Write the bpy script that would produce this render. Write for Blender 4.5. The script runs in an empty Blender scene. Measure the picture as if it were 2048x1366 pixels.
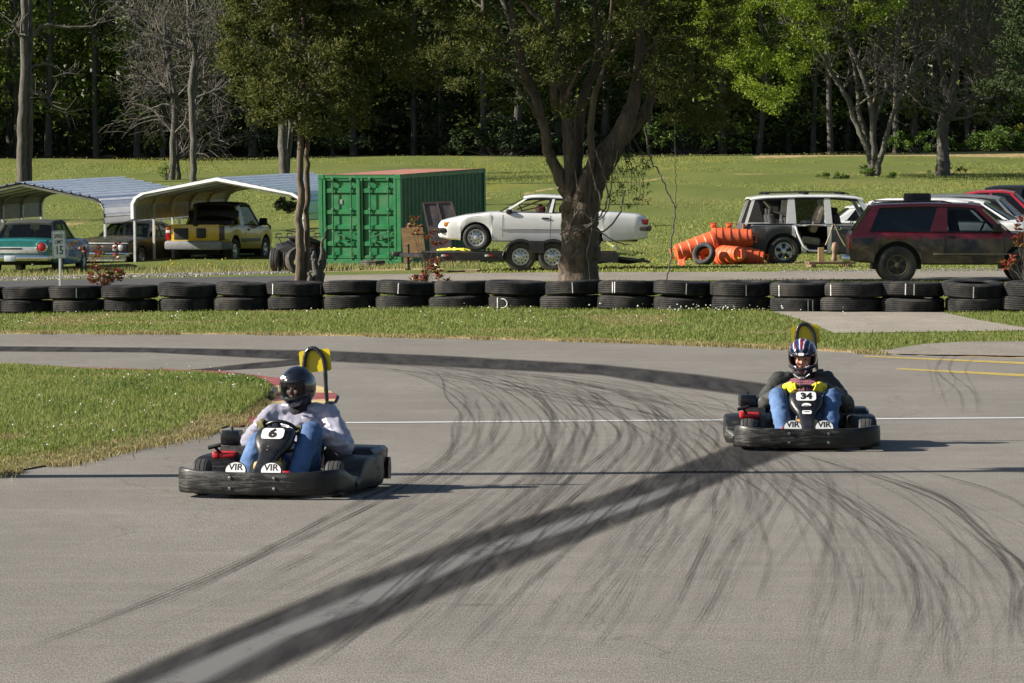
import bpy, bmesh, math, random
import numpy as np
from mathutils import Vector, Matrix, noise as mnoise
PI = math.pi
rng = np.random.default_rng(7)
random.seed(7)
scene = bpy.context.scene
COL = scene.collection
F, H, HY = 9000.0, 2.42, 360.0      # focal length in photo pixels, eye height, level line

# ------------------------------------------------------------------ terrain
_D = [0, 60, 72, 79, 84, 92, 101, 108, 115, 122, 132, 140, 185, 230, 330, 600]
_L = [0, 0, -.02, -.12, -.19, -.02, .04, .0, -.08, -.12, -.05, .25, 2.1, 3.5, 6.0, 12]
_M = [0, 0, 0, .02, .05, .20, .22, .27, .20, .17, .42, .80, 2.4, 3.65, 6.0, 12]
_R = [0, 0, .05, .14, .2, .33, .38, .42, .42, .42, .66, .92, 2.5, 3.8, 6.0, 12]
def zbase(X, Y):
    X = np.asarray(X, float); Y = np.asarray(Y, float)
    a = np.clip(X * F / np.maximum(Y, 30) / 1024, -1.6, 1.6)
    l, m, r = np.interp(Y, _D, _L), np.interp(Y, _D, _M), np.interp(Y, _D, _R)
    q = (l + r) / 2 - m
    return m + (r - l) / 2 * a + q * np.minimum(a * a, 1.6)
def flat(px, py):
    D = F * H / (py - HY); return ((px - 1024) * D / F, D)
_e = [flat(*p) for p in [(-900, 664), (0, 668), (300, 668), (600, 670), (900, 677), (1200, 684), (1500, 695), (1700, 706), (1850, 712), (2048, 716), (3200, 740)]]
EX, EY = [p[0] for p in _e], [p[1] for p in _e]
def edge(X): return np.interp(X, EX, EY)
def zg(X, Y):
    X = np.asarray(X, float); Y = np.asarray(Y, float)
    d = np.clip((Y - edge(X)) / .5, 0, 1)
    return zbase(X, Y) - .05 * (1 - d) + .012 * d
_HD = np.linspace(40, 300, 5201)
def hit(px, py):
    g = zg((px - 1024) * _HD / F, _HD) - (H - (py - HY) * _HD / F); i = int(np.argmax(g > 0)) if (g > 0).any() else 2600
    D = float(_HD[i]); return ((px - 1024) * D / F, D)
def at(px, D): return ((px - 1024) * D / F, D)
def P(px, py, D): return Vector(((px - 1024) * D / F, D, H - (py - HY) * D / F))

# ------------------------------------------------------------------ scene graph helpers
def tag(o, label=None, cat=None, group=None, kind=None):
    if label: o['label'] = label
    if cat: o['category'] = cat
    if group: o['group'] = group
    if kind: o['kind'] = kind
    return o
def thing(name, label, cat, loc=(0, 0, 0), rz=0, group=None, pitch=0, roll=0):
    o = bpy.data.objects.new(name, None); COL.objects.link(o)
    o.empty_display_size = .2
    o.location = loc; o.rotation_mode = 'XYZ'; o.rotation_euler = (roll, pitch, rz)
    return tag(o, label, cat, group)
def copy_tree(o, parent=None):
    c = o.copy(); COL.objects.link(c); c.parent = parent
    if parent is not None: c.matrix_parent_inverse = o.matrix_parent_inverse.copy()
    for ch in list(o.children): copy_tree(ch, c)
    return c
def link_mesh(name, me, mats, parent=None, loc=None, rot=None):
    o = bpy.data.objects.new(name, me); COL.objects.link(o)
    for m in (mats if isinstance(mats, (list, tuple)) else [mats]): me.materials.append(m)
    if parent is not None: o.parent = parent
    if loc is not None: o.location = loc
    if rot is not None: o.rotation_euler = rot
    return o
def np_mesh(name, V, Fc, smooth=False):
    """V (n,3), Fc (m,k) all faces of k corners"""
    me = bpy.data.meshes.new(name); V = np.asarray(V, np.float32); Fc = np.asarray(Fc, np.int32)
    me.vertices.add(len(V)); me.vertices.foreach_set('co', V.ravel())
    m, k = Fc.shape
    me.loops.add(m * k); me.loops.foreach_set('vertex_index', Fc.ravel())
    me.polygons.add(m); me.polygons.foreach_set('loop_start', np.arange(0, m * k, k, dtype=np.int32))
    me.polygons.foreach_set('loop_total', np.full(m, k, np.int32))
    me.polygons.foreach_set('use_smooth', np.full(m, smooth))
    me.update(calc_edges=True); return me

class MB:
    """collects shapes, then links them as ONE mesh object"""
    def __init__(s): s.v = []; s.f = []; s.m = []
    def add(s, vs, fs, mi=0):
        b = len(s.v); s.v += [tuple(v) for v in vs]
        for f in fs: s.f.append(tuple(b + i for i in f)); s.m.append(mi)
    def box(s, c, d, mi=0, rot=None, bev=0):
        x, y, z = d[0] / 2, d[1] / 2, d[2] / 2
        if bev <= 0:
            vs = [Vector((a * x, b * y, e * z)) for a in (-1, 1) for b in (-1, 1) for e in (-1, 1)]
            fs = [(0, 1, 3, 2), (4, 6, 7, 5), (0, 4, 5, 1), (2, 3, 7, 6), (0, 2, 6, 4), (1, 5, 7, 3)]
        else:
            bm = bmesh.new(); bmesh.ops.create_cube(bm, size=1)
            for v in bm.verts: v.co = Vector((v.co.x * d[0], v.co.y * d[1], v.co.z * d[2]))
            bmesh.ops.bevel(bm, geom=list(bm.edges), offset=min(bev, min(d) * .45), segments=2, affect='EDGES', profile=.5)
            bm.verts.index_update(); vs = [v.co.copy() for v in bm.verts]; fs = [[v.index for v in f.verts] for f in bm.faces]; bm.free()
        if rot is not None:
            R = rot if isinstance(rot, Matrix) else Matrix.Rotation(rot, 3, 'Z')
            vs = [R @ v for v in vs]
        s.add([v + Vector(c) for v in vs], fs, mi); return s
    def tube(s, path, rad, n=8, mi=0, cap=True, closed=False):
        pts = [Vector(p) for p in path]; k = len(pts)
        rad = [rad] * k if not hasattr(rad, '__len__') else rad
        t0 = (pts[1] - pts[0]).normalized()
        u = t0.orthogonal().normalized(); vs = []
        for i in range(k):
            if closed: t = (pts[(i + 1) % k] - pts[i - 1])
            else: t = pts[min(i + 1, k - 1)] - pts[max(i - 1, 0)]
            if t.length < 1e-9: t = t0
            t = t.normalized(); u = (u - t * u.dot(t))
            u = u.normalized() if u.length > 1e-6 else t.orthogonal().normalized()
            w = t.cross(u)
            for j in range(n):
                a = 2 * PI * j / n; vs.append(pts[i] + (u * math.cos(a) + w * math.sin(a)) * rad[i])
        fs = []
        for i in range(k if closed else k - 1):
            i2 = (i + 1) % k
            for j in range(n): fs.append((i * n + j, i * n + (j + 1) % n, i2 * n + (j + 1) % n, i2 * n + j))
        if cap and not closed:
            fs.append(tuple(range(n))[::-1]); fs.append(tuple((k - 1) * n + j for j in range(n)))
        s.add(vs, fs, mi); return s
    def lathe(s, prof, M=None, n=24, mi=0, mis=None, cap=False):
        """prof [(r,h)] turned about local Z, then M"""
        M = M or Matrix.Identity(4); vs = []; k = len(prof)
        for r, h in prof:
            for j in range(n):
                a = 2 * PI * j / n; vs.append(M @ Vector((r * math.cos(a), r * math.sin(a), h)))
        b = len(s.v); s.v += [tuple(v) for v in vs]
        for i in range(k - 1):
            for j in range(n):
                s.f.append((b + i * n + j, b + i * n + (j + 1) % n, b + (i + 1) * n + (j + 1) % n, b + (i + 1) * n + j)); s.m.append(mis[i] if mis else mi)
        for i, rev in ((0, True), (k - 1, False)) if cap else ():
            if prof[i][0] > 1e-4:
                f = [b + i * n + j for j in range(n)]; s.f.append(tuple(f[::-1] if rev else f)); s.m.append(mis[min(i, k - 2)] if mis else mi)
        return s
    def prism(s, poly, d, M=None, mi=0):
        """polygon in local XY extruded +d along local Z"""
        M = M or Matrix.Identity(4); n = len(poly)
        vs = [M @ Vector((x, y, 0)) for x, y in poly] + [M @ Vector((x, y, d)) for x, y in poly]
        s.add(vs, [tuple(range(n))[::-1], tuple(range(n, 2 * n))] + [(i, (i + 1) % n, n + (i + 1) % n, n + i) for i in range(n)], mi); return s
    def loft(s, rings, mi=0, closed=True, caps=True, mfn=None):
        n = len(rings[0]); vs = [p for r in rings for p in r]; b = len(s.v); s.v += [tuple(p) for p in vs]
        for i in range(len(rings) - 1):
            for j in range(n if closed else n - 1):
                q = (i * n + j, i * n + (j + 1) % n, (i + 1) * n + (j + 1) % n, (i + 1) * n + j)
                k = mi
                if mfn:
                    c = sum((Vector(vs[t]) for t in q), Vector()) / 4; k = mfn(c)
                    if k is None: continue
                s.f.append(tuple(b + t for t in q)); s.m.append(k)
        if caps and closed:
            s.f.append(tuple(b + j for j in range(n))[::-1]); s.m.append(mi)
            e = (len(rings) - 1) * n; s.f.append(tuple(b + e + j for j in range(n))); s.m.append(mi)
        return s
    def build(s, name, mats, parent=None, smooth=None, loc=None, rot=None, fix=True):
        me = bpy.data.meshes.new(name); me.from_pydata(s.v, [], s.f)
        me.polygons.foreach_set('material_index', s.m)
        if fix:
            bm = bmesh.new(); bm.from_mesh(me); bmesh.ops.recalc_face_normals(bm, faces=bm.faces); bm.to_mesh(me); bm.free()
        if smooth is not None:
            me.polygons.foreach_set('use_smooth', [True] * len(me.polygons)); me.set_sharp_from_angle(angle=math.radians(smooth))
        me.update(); return link_mesh(name, me, mats, parent, loc, rot)
def rot(ax, deg): return Matrix.Rotation(math.radians(deg), 4, ax)
def tr(x, y, z): return Matrix.Translation((x, y, z))
def evaluated(o):
    dg = bpy.context.evaluated_depsgraph_get(); dg.update()
    me = bpy.data.meshes.new_from_object(o.evaluated_get(dg)); return me
def text(body, size, mat, parent, M, name='lettering', bold=0.0, ext=.002, sx=1.0, space=1.0):
    cu = bpy.data.curves.new('t', 'FONT'); cu.body = body; cu.size = size; cu.align_x = 'CENTER'; cu.align_y = 'CENTER'
    cu.extrude = ext; cu.offset = bold * size; cu.space_character = space; cu.resolution_u = 4
    o = bpy.data.objects.new('t', cu); COL.objects.link(o); me = evaluated(o)
    bpy.data.objects.remove(o); bpy.data.curves.remove(cu)
    me.transform(M @ Matrix.Diagonal((sx, 1, 1, 1))); me.materials.clear()
    return link_mesh(name, me, mat, parent)
def capsule(mb, a, ra, b, rb, n=12, k=4):
    a, b = Vector(a), Vector(b); d = b - a
    if d.length < 1e-5: d = Vector((0, 0, 1e-4)); b = a + d
    path, rad = [], []; t = d.normalized()
    for i in range(k + 1):
        q = PI / 2 * i / k; path.append(a - t * ra * math.cos(q)); rad.append(max(ra * math.sin(q), .0008))
    for i in range(k, -1, -1):
        q = PI / 2 * i / k; path.append(b + t * rb * math.cos(q)); rad.append(max(rb * math.sin(q), .0008))
    mb.tube(path, rad, n)
def blob(name, caps, mats, parent, vox=.012, smooth=4, fold=0.0, fscale=12.0, extra=None, seed=0):
    """tapered limbs fused to one continuous skin by voxel remesh"""
    mb = MB()
    for a, ra, b, rb in caps: capsule(mb, a, ra, b, rb)
    if extra: extra(mb)
    o = mb.build('tmp', mats, None)
    m = o.modifiers.new('r', 'REMESH'); m.mode = 'VOXEL'; m.voxel_size = vox
    m = o.modifiers.new('s', 'SMOOTH'); m.iterations = smooth; m.factor = .5
    me = evaluated(o); bpy.data.objects.remove(o)
    if fold:
        for v in me.vertices:
            p = v.co * fscale + Vector((seed, seed, 0)); n1 = 1 - abs(mnoise.noise(Vector((p.x * .6, p.y * .6, p.z * 1.4)))) * 2.4
            v.co += v.normal * fold * (n1 + .5 * mnoise.noise(p * 2.3))
    me.materials.clear(); me.polygons.foreach_set('use_smooth', [True] * len(me.polygons)); me.update()
    return link_mesh(name, me, mats, parent)

# ------------------------------------------------------------------ materials
def new_mat(name):
    m = bpy.data.materials.new(name); m.use_nodes = True; nt = m.node_tree; nt.nodes.clear()
    out = nt.nodes.new('ShaderNodeOutputMaterial'); b = nt.nodes.new('ShaderNodeBsdfPrincipled')
    nt.links.new(b.outputs[0], out.inputs[0]); return m, nt, b, out
def N(nt, t, **k):
    n = nt.nodes.new('ShaderNode' + t)
    for a, v in k.items():
        if hasattr(n, a): setattr(n, a, v)
        else: n.inputs[a].default_value = v
    return n
def ramp(nt, fac, stops):
    r = nt.nodes.new('ShaderNodeValToRGB'); e = r.color_ramp.elements
    while len(e) < len(stops): e.new(.5)
    for q, (p, c) in zip(e, stops): q.position = p; q.color = (*c, 1) if len(c) == 3 else c
    nt.links.new(fac, r.inputs[0]); return r
def pos(nt, world=False, scale=None):
    if world: o = nt.nodes.new('ShaderNodeNewGeometry').outputs['Position']
    else: o = nt.nodes.new('ShaderNodeTexCoord').outputs['Object']
    if scale:
        mp = nt.nodes.new('ShaderNodeMapping'); mp.inputs['Scale'].default_value = scale; nt.links.new(o, mp.inputs[0]); o = mp.outputs[0]
    return o
def noise(nt, vec, scale, detail=4, rough=.6, dist=0):
    n = nt.nodes.new('ShaderNodeTexNoise'); n.inputs['Scale'].default_value = scale; n.inputs['Detail'].default_value = detail
    n.inputs['Roughness'].default_value = rough; n.inputs['Distortion'].default_value = dist; nt.links.new(vec, n.inputs['Vector']); return n.outputs['Fac']
def mixc(nt, fac, a, b, mode='MIX'):
    m = nt.nodes.new('ShaderNodeMix'); m.data_type = 'RGBA'; m.blend_type = mode
    for s, v in ((0, fac), (6, a), (7, b)):
        if isinstance(v, (int, float)): m.inputs[s].default_value = v
        elif isinstance(v, tuple): m.inputs[s].default_value = (*v, 1)
        else: nt.links.new(v, m.inputs[s])
    return m.outputs[2]
def math_(nt, op, a, b=None):
    m = nt.nodes.new('ShaderNodeMath'); m.operation = op
    for s, v in ((0, a), (1, b)):
        if v is None: continue
        if isinstance(v, (int, float)): m.inputs[s].default_value = v
        else: nt.links.new(v, m.inputs[s])
    return m.outputs[0]
def bump(nt, b, h, strength=.3, dist=.01):
    n = nt.nodes.new('ShaderNodeBump'); n.inputs['Strength'].default_value = strength; n.inputs['Distance'].default_value = dist
    nt.links.new(h, n.inputs['Height']); nt.links.new(n.outputs[0], b.inputs['Normal'])
def M(name, col, rough=.6, metal=0, var=.25, scale=6, bmp=0, bscale=40, dirt=None, dirt_amt=.4, dscale=2.5, coat=0, spec=.5, stretch=None):
    m, nt, b, out = new_mat(name); v = pos(nt, scale=stretch)
    n = noise(nt, v, scale, 5)
    lo = tuple(c * (1 - var) for c in col); hi = tuple(min(1, c * (1 + var)) for c in col)
    c = ramp(nt, n, [(.3, lo), (.7, hi)]).outputs[0]
    if dirt:
        d = ramp(nt, noise(nt, v, dscale, 6, .7), [(.62 - dirt_amt * .5, (0, 0, 0)), (.8 - dirt_amt * .4, (1, 1, 1))]).outputs[0]
        c = mixc(nt, math_(nt, 'MULTIPLY', d, min(1, dirt_amt * 2)), c, dirt)
    nt.links.new(c, b.inputs['Base Color'])
    r = ramp(nt, noise(nt, v, scale * 2.1, 4), [(.3, (max(0, rough - .1),) * 3), (.7, (min(1, rough + .12),) * 3)]).outputs[0]
    nt.links.new(r, b.inputs['Roughness']); b.inputs['Metallic'].default_value = metal
    b.inputs['Coat Weight'].default_value = coat; b.inputs['Specular IOR Level'].default_value = spec
    if bmp: bump(nt, b, noise(nt, v, bscale, 4), bmp, .01)
    return m
def glass_mat(name, tint=(.25, .3, .32), trans=.6, rough=.03):
    m, nt, b, out = new_mat(name)
    b.inputs['Base Color'].default_value = (.01, .012, .014, 1); b.inputs['Roughness'].default_value = rough
    t = N(nt, 'BsdfTransparent'); t.inputs[0].default_value = (*tint, 1)
    mx = N(nt, 'MixShader'); mx.inputs[0].default_value = trans
    nt.links.new(b.outputs[0], mx.inputs[1]); nt.links.new(t.outputs[0], mx.inputs[2]); nt.links.new(mx.outputs[0], out.inputs[0]); return m
def leaf_mat(name, cols, trans=.35, rough=.55, scale=.7):
    m, nt, b, out = new_mat(name); g = nt.nodes.new('ShaderNodeNewGeometry')
    n = noise(nt, g.outputs['Position'], scale, 3)
    f = math_(nt, 'ADD', math_(nt, 'MULTIPLY', n, .6), math_(nt, 'MULTIPLY', g.outputs['Random Per Island'], .45))
    c = ramp(nt, f, [(.2 + .6 * i / max(1, len(cols) - 1), q) for i, q in enumerate(cols)]).outputs[0]
    nt.links.new(c, b.inputs['Base Color']); b.inputs['Roughness'].default_value = rough; b.inputs['Specular IOR Level'].default_value = .3
    t = N(nt, 'BsdfTranslucent'); nt.links.new(c, t.inputs[0]); mx = N(nt, 'MixShader'); mx.inputs[0].default_value = trans
    nt.links.new(b.outputs[0], mx.inputs[1]); nt.links.new(t.outputs[0], mx.inputs[2]); nt.links.new(mx.outputs[0], out.inputs[0]); return m
def bark_mat(name, a, c2, scale=9, stretch=(1, 1, .22), moss=None):
    m, nt, b, out = new_mat(name); v = pos(nt, scale=stretch)
    n = noise(nt, v, scale, 6, .7, .6); c = ramp(nt, n, [(.33, a), (.68, c2)]).outputs[0]
    if moss: c = mixc(nt, ramp(nt, noise(nt, pos(nt), 2.2, 4), [(.52, (0,) * 3), (.66, (.7,) * 3)]).outputs[0], c, moss)
    nt.links.new(c, b.inputs['Base Color']); b.inputs['Roughness'].default_value = .9; bump(nt, b, n, 1.0, .07); return m
def stain_mat(name, col, alpha, scale, lo, hi, rough=.8, stretch=None, col2=None):
    """thin wear layer on the asphalt: colour whose cover is broken up by noise"""
    m, nt, b, out = new_mat(name); v = pos(nt, True, stretch); n = noise(nt, v, scale, 6, .7, .3)
    n2 = noise(nt, pos(nt, True), 60, 3, .7)
    f = math_(nt, 'ADD', math_(nt, 'MULTIPLY', n, .75), math_(nt, 'MULTIPLY', n2, .25))
    a = ramp(nt, f, [(lo, (0,) * 3), (hi, (alpha,) * 3)]).outputs[0]
    if col2: nt.links.new(ramp(nt, noise(nt, v, scale * 2, 4), [(.35, col), (.65, col2)]).outputs[0], b.inputs['Base Color'])
    else: b.inputs['Base Color'].default_value = (*col, 1)
    b.inputs['Roughness'].default_value = .95; b.inputs['Specular IOR Level'].default_value = .03
    at_ = nt.nodes.new('ShaderNodeAttribute'); at_.attribute_name = 'cover'
    a = math_(nt, 'MULTIPLY', a, at_.outputs['Fac'])
    t = N(nt, 'BsdfTransparent'); mx = N(nt, 'MixShader'); nt.links.new(a, mx.inputs[0])
    nt.links.new(t.outputs[0], mx.inputs[1]); nt.links.new(b.outputs[0], mx.inputs[2]); nt.links.new(mx.outputs[0], out.inputs[0]); return m

# ------------------------------------------------------------------ camera, light
cam = bpy.data.cameras.new('camera'); camo = bpy.data.objects.new('camera', cam); COL.objects.link(camo)
cam.sensor_width = 36; cam.lens = 36 * F / 2048; cam.clip_end = 2000; cam.clip_start = .5
camo.location = (0, 0, H); camo.rotation_euler = (PI / 2 - math.atan((683 - HY) / F), 0, 0); scene.camera = camo
ELEV = math.radians(27); AZ = math.radians(5)
SUN = Vector((-math.cos(ELEV) * math.cos(AZ), -math.cos(ELEV) * math.sin(AZ), math.sin(ELEV)))
sl = bpy.data.lights.new('sun', 'SUN'); sl.energy = 5; sl.angle = math.radians(.5); sl.color = (1, .93, .82)
so = bpy.data.objects.new('sun', sl); COL.objects.link(so); so.rotation_euler = SUN.to_track_quat('Z', 'Y').to_euler()
w = bpy.data.worlds.new('World'); scene.world = w; w.use_nodes = True
sky = w.node_tree.nodes.new('ShaderNodeTexSky'); sky.sky_type = 'NISHITA'; sky.sun_disc = False
sky.sun_elevation = ELEV; sky.sun_rotation = math.atan2(SUN.x, SUN.y)
bg = w.node_tree.nodes['Background']; bg.inputs[1].default_value = .05; w.node_tree.links.new(sky.outputs[0], bg.inputs[0])
scene.view_settings.view_transform = 'Standard'; scene.view_settings.look = 'None'; scene.view_settings.exposure = 1.12; scene.view_settings.gamma = 1
scene.cycles.transparent_max_bounces = 96
# ------------------------------------------------------------------ ground materials
def ground_mat():
    m, nt, b, out = new_mat('field_soil_and_turf'); p = pos(nt, True)
    at_ = nt.nodes.new('ShaderNodeAttribute'); at_.attribute_name = 'cover'
    sep = nt.nodes.new('ShaderNodeSeparateColor'); nt.links.new(at_.outputs['Color'], sep.inputs[0])
    pw = pos(nt, True, (1, .25, 1))
    n1 = noise(nt, pw, .35, 5); n2 = noise(nt, pw, 3, 5, .7); n3 = noise(nt, p, 25, 4, .75)
    g = ramp(nt, n1, [(.3, (.10, .13, .027)), (.5, (.155, .185, .045)), (.7, (.22, .22, .065))]).outputs[0]
    g = mixc(nt, math_(nt, 'MULTIPLY', n2, .55), g, (.19, .215, .065))
    g = mixc(nt, ramp(nt, n3, [(.35, (.75,) * 3), (.6, (0,) * 3)]).outputs[0], g, (.03, .045, .012))
    yl = ramp(nt, noise(nt, pw, .22, 5, .75), [(.58, (0,) * 3), (.66, (.5,) * 3)]).outputs[0]
    g = mixc(nt, yl, g, (.2, .18, .03))
    dirt = ramp(nt, n2, [(.3, (.26, .15, .07)), (.6, (.4, .3, .17)), (.8, (.33, .2, .1))]).outputs[0]
    straw = ramp(nt, n2, [(.3, (.3, .22, .11)), (.7, (.46, .36, .2))]).outputs[0]
    def m_(ch): return ramp(nt, math_(nt, 'ADD', sep.outputs[ch], math_(nt, 'MULTIPLY', math_(nt, 'SUBTRACT', n2, .5), .9)), [(.42, (0,) * 3), (.62, (1,) * 3)]).outputs[0]
    g = mixc(nt, m_(0), g, dirt); g = mixc(nt, m_(1), g, straw)
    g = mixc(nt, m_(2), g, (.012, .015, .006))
    nt.links.new(g, b.inputs['Base Color']); b.inputs['Roughness'].default_value = 1; b.inputs['Specular IOR Level'].default_value = .1
    bump(nt, b, n3, .6, .05); return m
def asphalt_mat(name, base, warm, seed=0):
    m, nt, b, out = new_mat(name); p = pos(nt, True); ps = pos(nt, True, (1, .35, 1))
    n1 = noise(nt, ps, .5 + seed, 5, .6); n2 = noise(nt, ps, 6, 6, .7); n3 = noise(nt, pos(nt, True, (1, .16, 1)), 105, 3, .8)
    c = ramp(nt, n1, [(.3, tuple(x * .88 for x in base)), (.7, warm)]).outputs[0]
    c = mixc(nt, ramp(nt, n2, [(.35, (.4,) * 3), (.6, (0,) * 3)]).outputs[0], c, tuple(x * .72 for x in base))
    c = mixc(nt, ramp(nt, n3, [(.40, (.8,) * 3), (.52, (0,) * 3)]).outputs[0], c, tuple(x * .42 for x in base))
    c = mixc(nt, ramp(nt, n3, [(.58, (0,) * 3), (.72, (.6,) * 3)]).outputs[0], c, tuple(min(1, x * 1.75) for x in warm))
    c = mixc(nt, ramp(nt, noise(nt, p, 38, 3, .75), [(.38, (.5,) * 3), (.55, (0,) * 3)]).outputs[0], c, tuple(x * .6 for x in base))
    c = mixc(nt, ramp(nt, noise(nt, pos(nt, True, (.25, 1, 1)), 1.6, 4, .7), [(.5, (0,) * 3), (.75, (.2,) * 3)]).outputs[0], c, tuple(min(1, x * 1.25) for x in warm))
    vor = nt.nodes.new('ShaderNodeTexVoronoi'); vor.feature = 'DISTANCE_TO_EDGE'; vor.inputs['Scale'].default_value = .23
    wv = nt.nodes.new('ShaderNodeVectorMath'); wv.operation = 'ADD'
    nn = nt.nodes.new('ShaderNodeTexNoise'); nn.inputs['Scale'].default_value = 1.2; nt.links.new(p, nn.inputs[0])
    nt.links.new(p, wv.inputs[0]); nt.links.new(nn.outputs['Color'], wv.inputs[1]); nt.links.new(wv.outputs[0], vor.inputs['Vector'])
    cr = ramp(nt, vor.outputs['Distance'], [(0, (.5,) * 3), (.0035, (0,) * 3)]).outputs[0]
    c = mixc(nt, cr, c, tuple(x * .4 for x in base))
    nt.links.new(c, b.inputs['Base Color']); b.inputs['Roughness'].default_value = .92; b.inputs['Specular IOR Level'].default_value = .12
    bump(nt, b, math_(nt, 'ADD', n3, math_(nt, 'MULTIPLY', n2, .6)), .5, .006); return m

# ------------------------------------------------------------------ ground sheet
us = np.concatenate([np.linspace(-1, -.32, 14)[:-1], np.linspace(-.32, .32, 90), np.linspace(.32, 1, 14)[1:]])
ds = np.concatenate([np.linspace(-60, 50, 12)[:-1], np.linspace(50, 60, 6)[:-1], np.linspace(60, 90, 80)[:-1], np.linspace(90, 130, 60)[:-1], np.linspace(130, 260, 50)[:-1], np.linspace(260, 700, 10)])
U, DD = np.meshgrid(us, ds); X = U * (14 + np.abs(DD) * .55); Z = zg(X, DD)
Z = Z + np.where(DD > 125, .10 * np.sin(X * .31 + DD * .11) * np.sin(DD * .19 + X * .05), 0)
V = np.stack([X, DD, Z], -1).reshape(-1, 3); nr, nc = X.shape
ii = np.arange(nr * nc).reshape(nr, nc); FC = np.stack([ii[:-1, :-1], ii[:-1, 1:], ii[1:, 1:], ii[1:, :-1]], -1).reshape(-1, 4)
me = np_mesh('ground', V, FC, True)
ca = me.color_attributes.new('cover', 'FLOAT_COLOR', 'POINT'); cov = np.zeros((len(V), 4), np.float32); cov[:, 3] = 1
px_ = V[:, 0] * F / np.maximum(V[:, 1], 20) + 1024; ed = V[:, 1] - edge(V[:, 0])
cov[:, 0] = np.where((ed > -1) & (ed < 1.6), .75 - .3 * np.clip(ed, 0, 2), 0)
def band(c, hw): return np.clip(1.2 - np.abs(V[:, 1] - c) / hw, 0, 1)
cov[:, 0] = np.maximum(cov[:, 0], .62 * band(np.interp(px_, [-400, 350, 560, 1000, 1340, 2048], [152, 155, 158, 168, 186, 196]), 1.6))
cov[:, 0] = np.maximum(cov[:, 0], np.where(px_ > 1500, .68, 0) * band(224, 5))
rc = np.interp(px_, [-600, 0, 1024, 2048, 3000], [102, 102, 100.5, 96, 92])
cov[:, 1] = np.where(px_ < 960, .8, .35) * band(rc + np.where(px_ < 900, 12.5, 6.5), np.where(px_ < 900, 4.5, 2.2))
cov[:, 1] = np.maximum(cov[:, 1], .5 * band(rc - 5, 1.2))
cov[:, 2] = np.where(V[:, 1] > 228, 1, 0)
ca.data.foreach_set('color', cov.ravel())
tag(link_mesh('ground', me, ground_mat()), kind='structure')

def ribbon(name, A, B, mat, z=0.0, n=24, mseg=4, drape=False, kind='structure', mats=None, mfn=None, fade=0.0, mound=0.0):
    """sheet between two photo-measured ground polylines A and B"""
    f = hit if drape else flat
    A = np.array([f(*p) for p in A]); B = np.array([f(*p) for p in B])
    def res(Q):
        t = np.linspace(0, len(Q) - 1, n + 1); i = np.arange(len(Q)); return np.stack([np.interp(t, i, Q[:, 0]), np.interp(t, i, Q[:, 1])], -1)
    A, B = res(A), res(B); v = np.linspace(0, 1, mseg + 1)
    XY = A[:, None] * (1 - v)[None, :, None] + B[:, None] * v[None, :, None]
    z0 = zg(XY[..., 0], XY[..., 1]) if drape else 0 * XY[..., 0]
    zz = z0 + z + mound * np.sin(PI * v)[None]
    V = np.concatenate([XY, zz[..., None]], -1).reshape(-1, 3); k = np.arange((n + 1) * (mseg + 1)).reshape(n + 1, mseg + 1)
    FC = np.stack([k[:-1, :-1], k[1:, :-1], k[1:, 1:], k[:-1, 1:]], -1).reshape(-1, 4)
    me = np_mesh(name, V, FC, True)
    a = me.attributes.new('cover', 'FLOAT', 'POINT'); cv = np.ones((n + 1, mseg + 1))
    if fade:
        uu = np.linspace(0, 1, n + 1); cv *= np.clip(np.minimum(v, 1 - v) / fade, 0, 1)[None] * np.clip(np.minimum(uu + .12, 1 - uu) / .12, 0, 1)[:, None]
    a.data.foreach_set('value', cv.ravel().astype(np.float32))
    o = link_mesh(name, me, mats or [mat])
    if mfn: me.polygons.foreach_set('material_index', [mfn(i // mseg) for i in range(len(me.polygons))])
    if me.polygons[0].normal.z < 0: me.flip_normals()
    return tag(o, kind=kind)

# track: flat asphalt sheet up to its far edge
xs = np.linspace(-45, 45, 60); t = np.linspace(0, 1, 40); XX = np.repeat(xs[:, None], 40, 1); YY = -20 + (edge(xs)[:, None] + 20) * t[None]
k = np.arange(2400).reshape(60, 40)
me = np_mesh('track', np.stack([XX, YY, 0 * XX], -1).reshape(-1, 3), np.stack([k[:-1, :-1], k[1:, :-1], k[1:, 1:], k[:-1, 1:]], -1).reshape(-1, 4), True)
ASPH = asphalt_mat('track_asphalt', (.212, .197, .176), (.272, .253, .224))
tag(link_mesh('track', me, ASPH), kind='structure')
ROAD = asphalt_mat('road_asphalt', (.24, .22, .19), (.34, .30, .25), .2); OLDROAD = asphalt_mat('dark_road_asphalt', (.085, .085, .085), (.12, .118, .115), .3)
CONC = asphalt_mat('apron_concrete', (.30, .27, .225), (.40, .355, .295), .4)
def road(name, pxs, mat, hw=3.8, z=.02):
    cen = np.interp(pxs, [-600, 0, 1024, 2048, 3000], [102, 102, 100.5, 96, 92]); vs = []
    for q, c in zip(pxs, cen):
        for d in np.linspace(-hw, hw, 6):
            x = (q - 1024) * (c + d) / F; vs.append((x, c + d, float(zg(x, c + d)) + z))
    k = np.arange(len(vs)).reshape(-1, 6)
    me = np_mesh(name, vs, np.stack([k[:-1, :-1], k[1:, :-1], k[1:, 1:], k[:-1, 1:]], -1).reshape(-1, 4), True)
    if me.polygons[0].normal.z < 0: me.flip_normals()
    tag(link_mesh(name, me, mat), kind='structure')
road('service_road', np.linspace(640, 2900, 40), ROAD); road('dark_service_road', np.linspace(-700, 640, 30), OLDROAD)
ribbon('concrete_apron', [(1540, 624), (1600, 640), (1640, 655), (1670, 668)], [(1885, 626), (1950, 640), (2010, 650), (2090, 662)], CONC, .012, drape=True, mseg=8)
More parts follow.
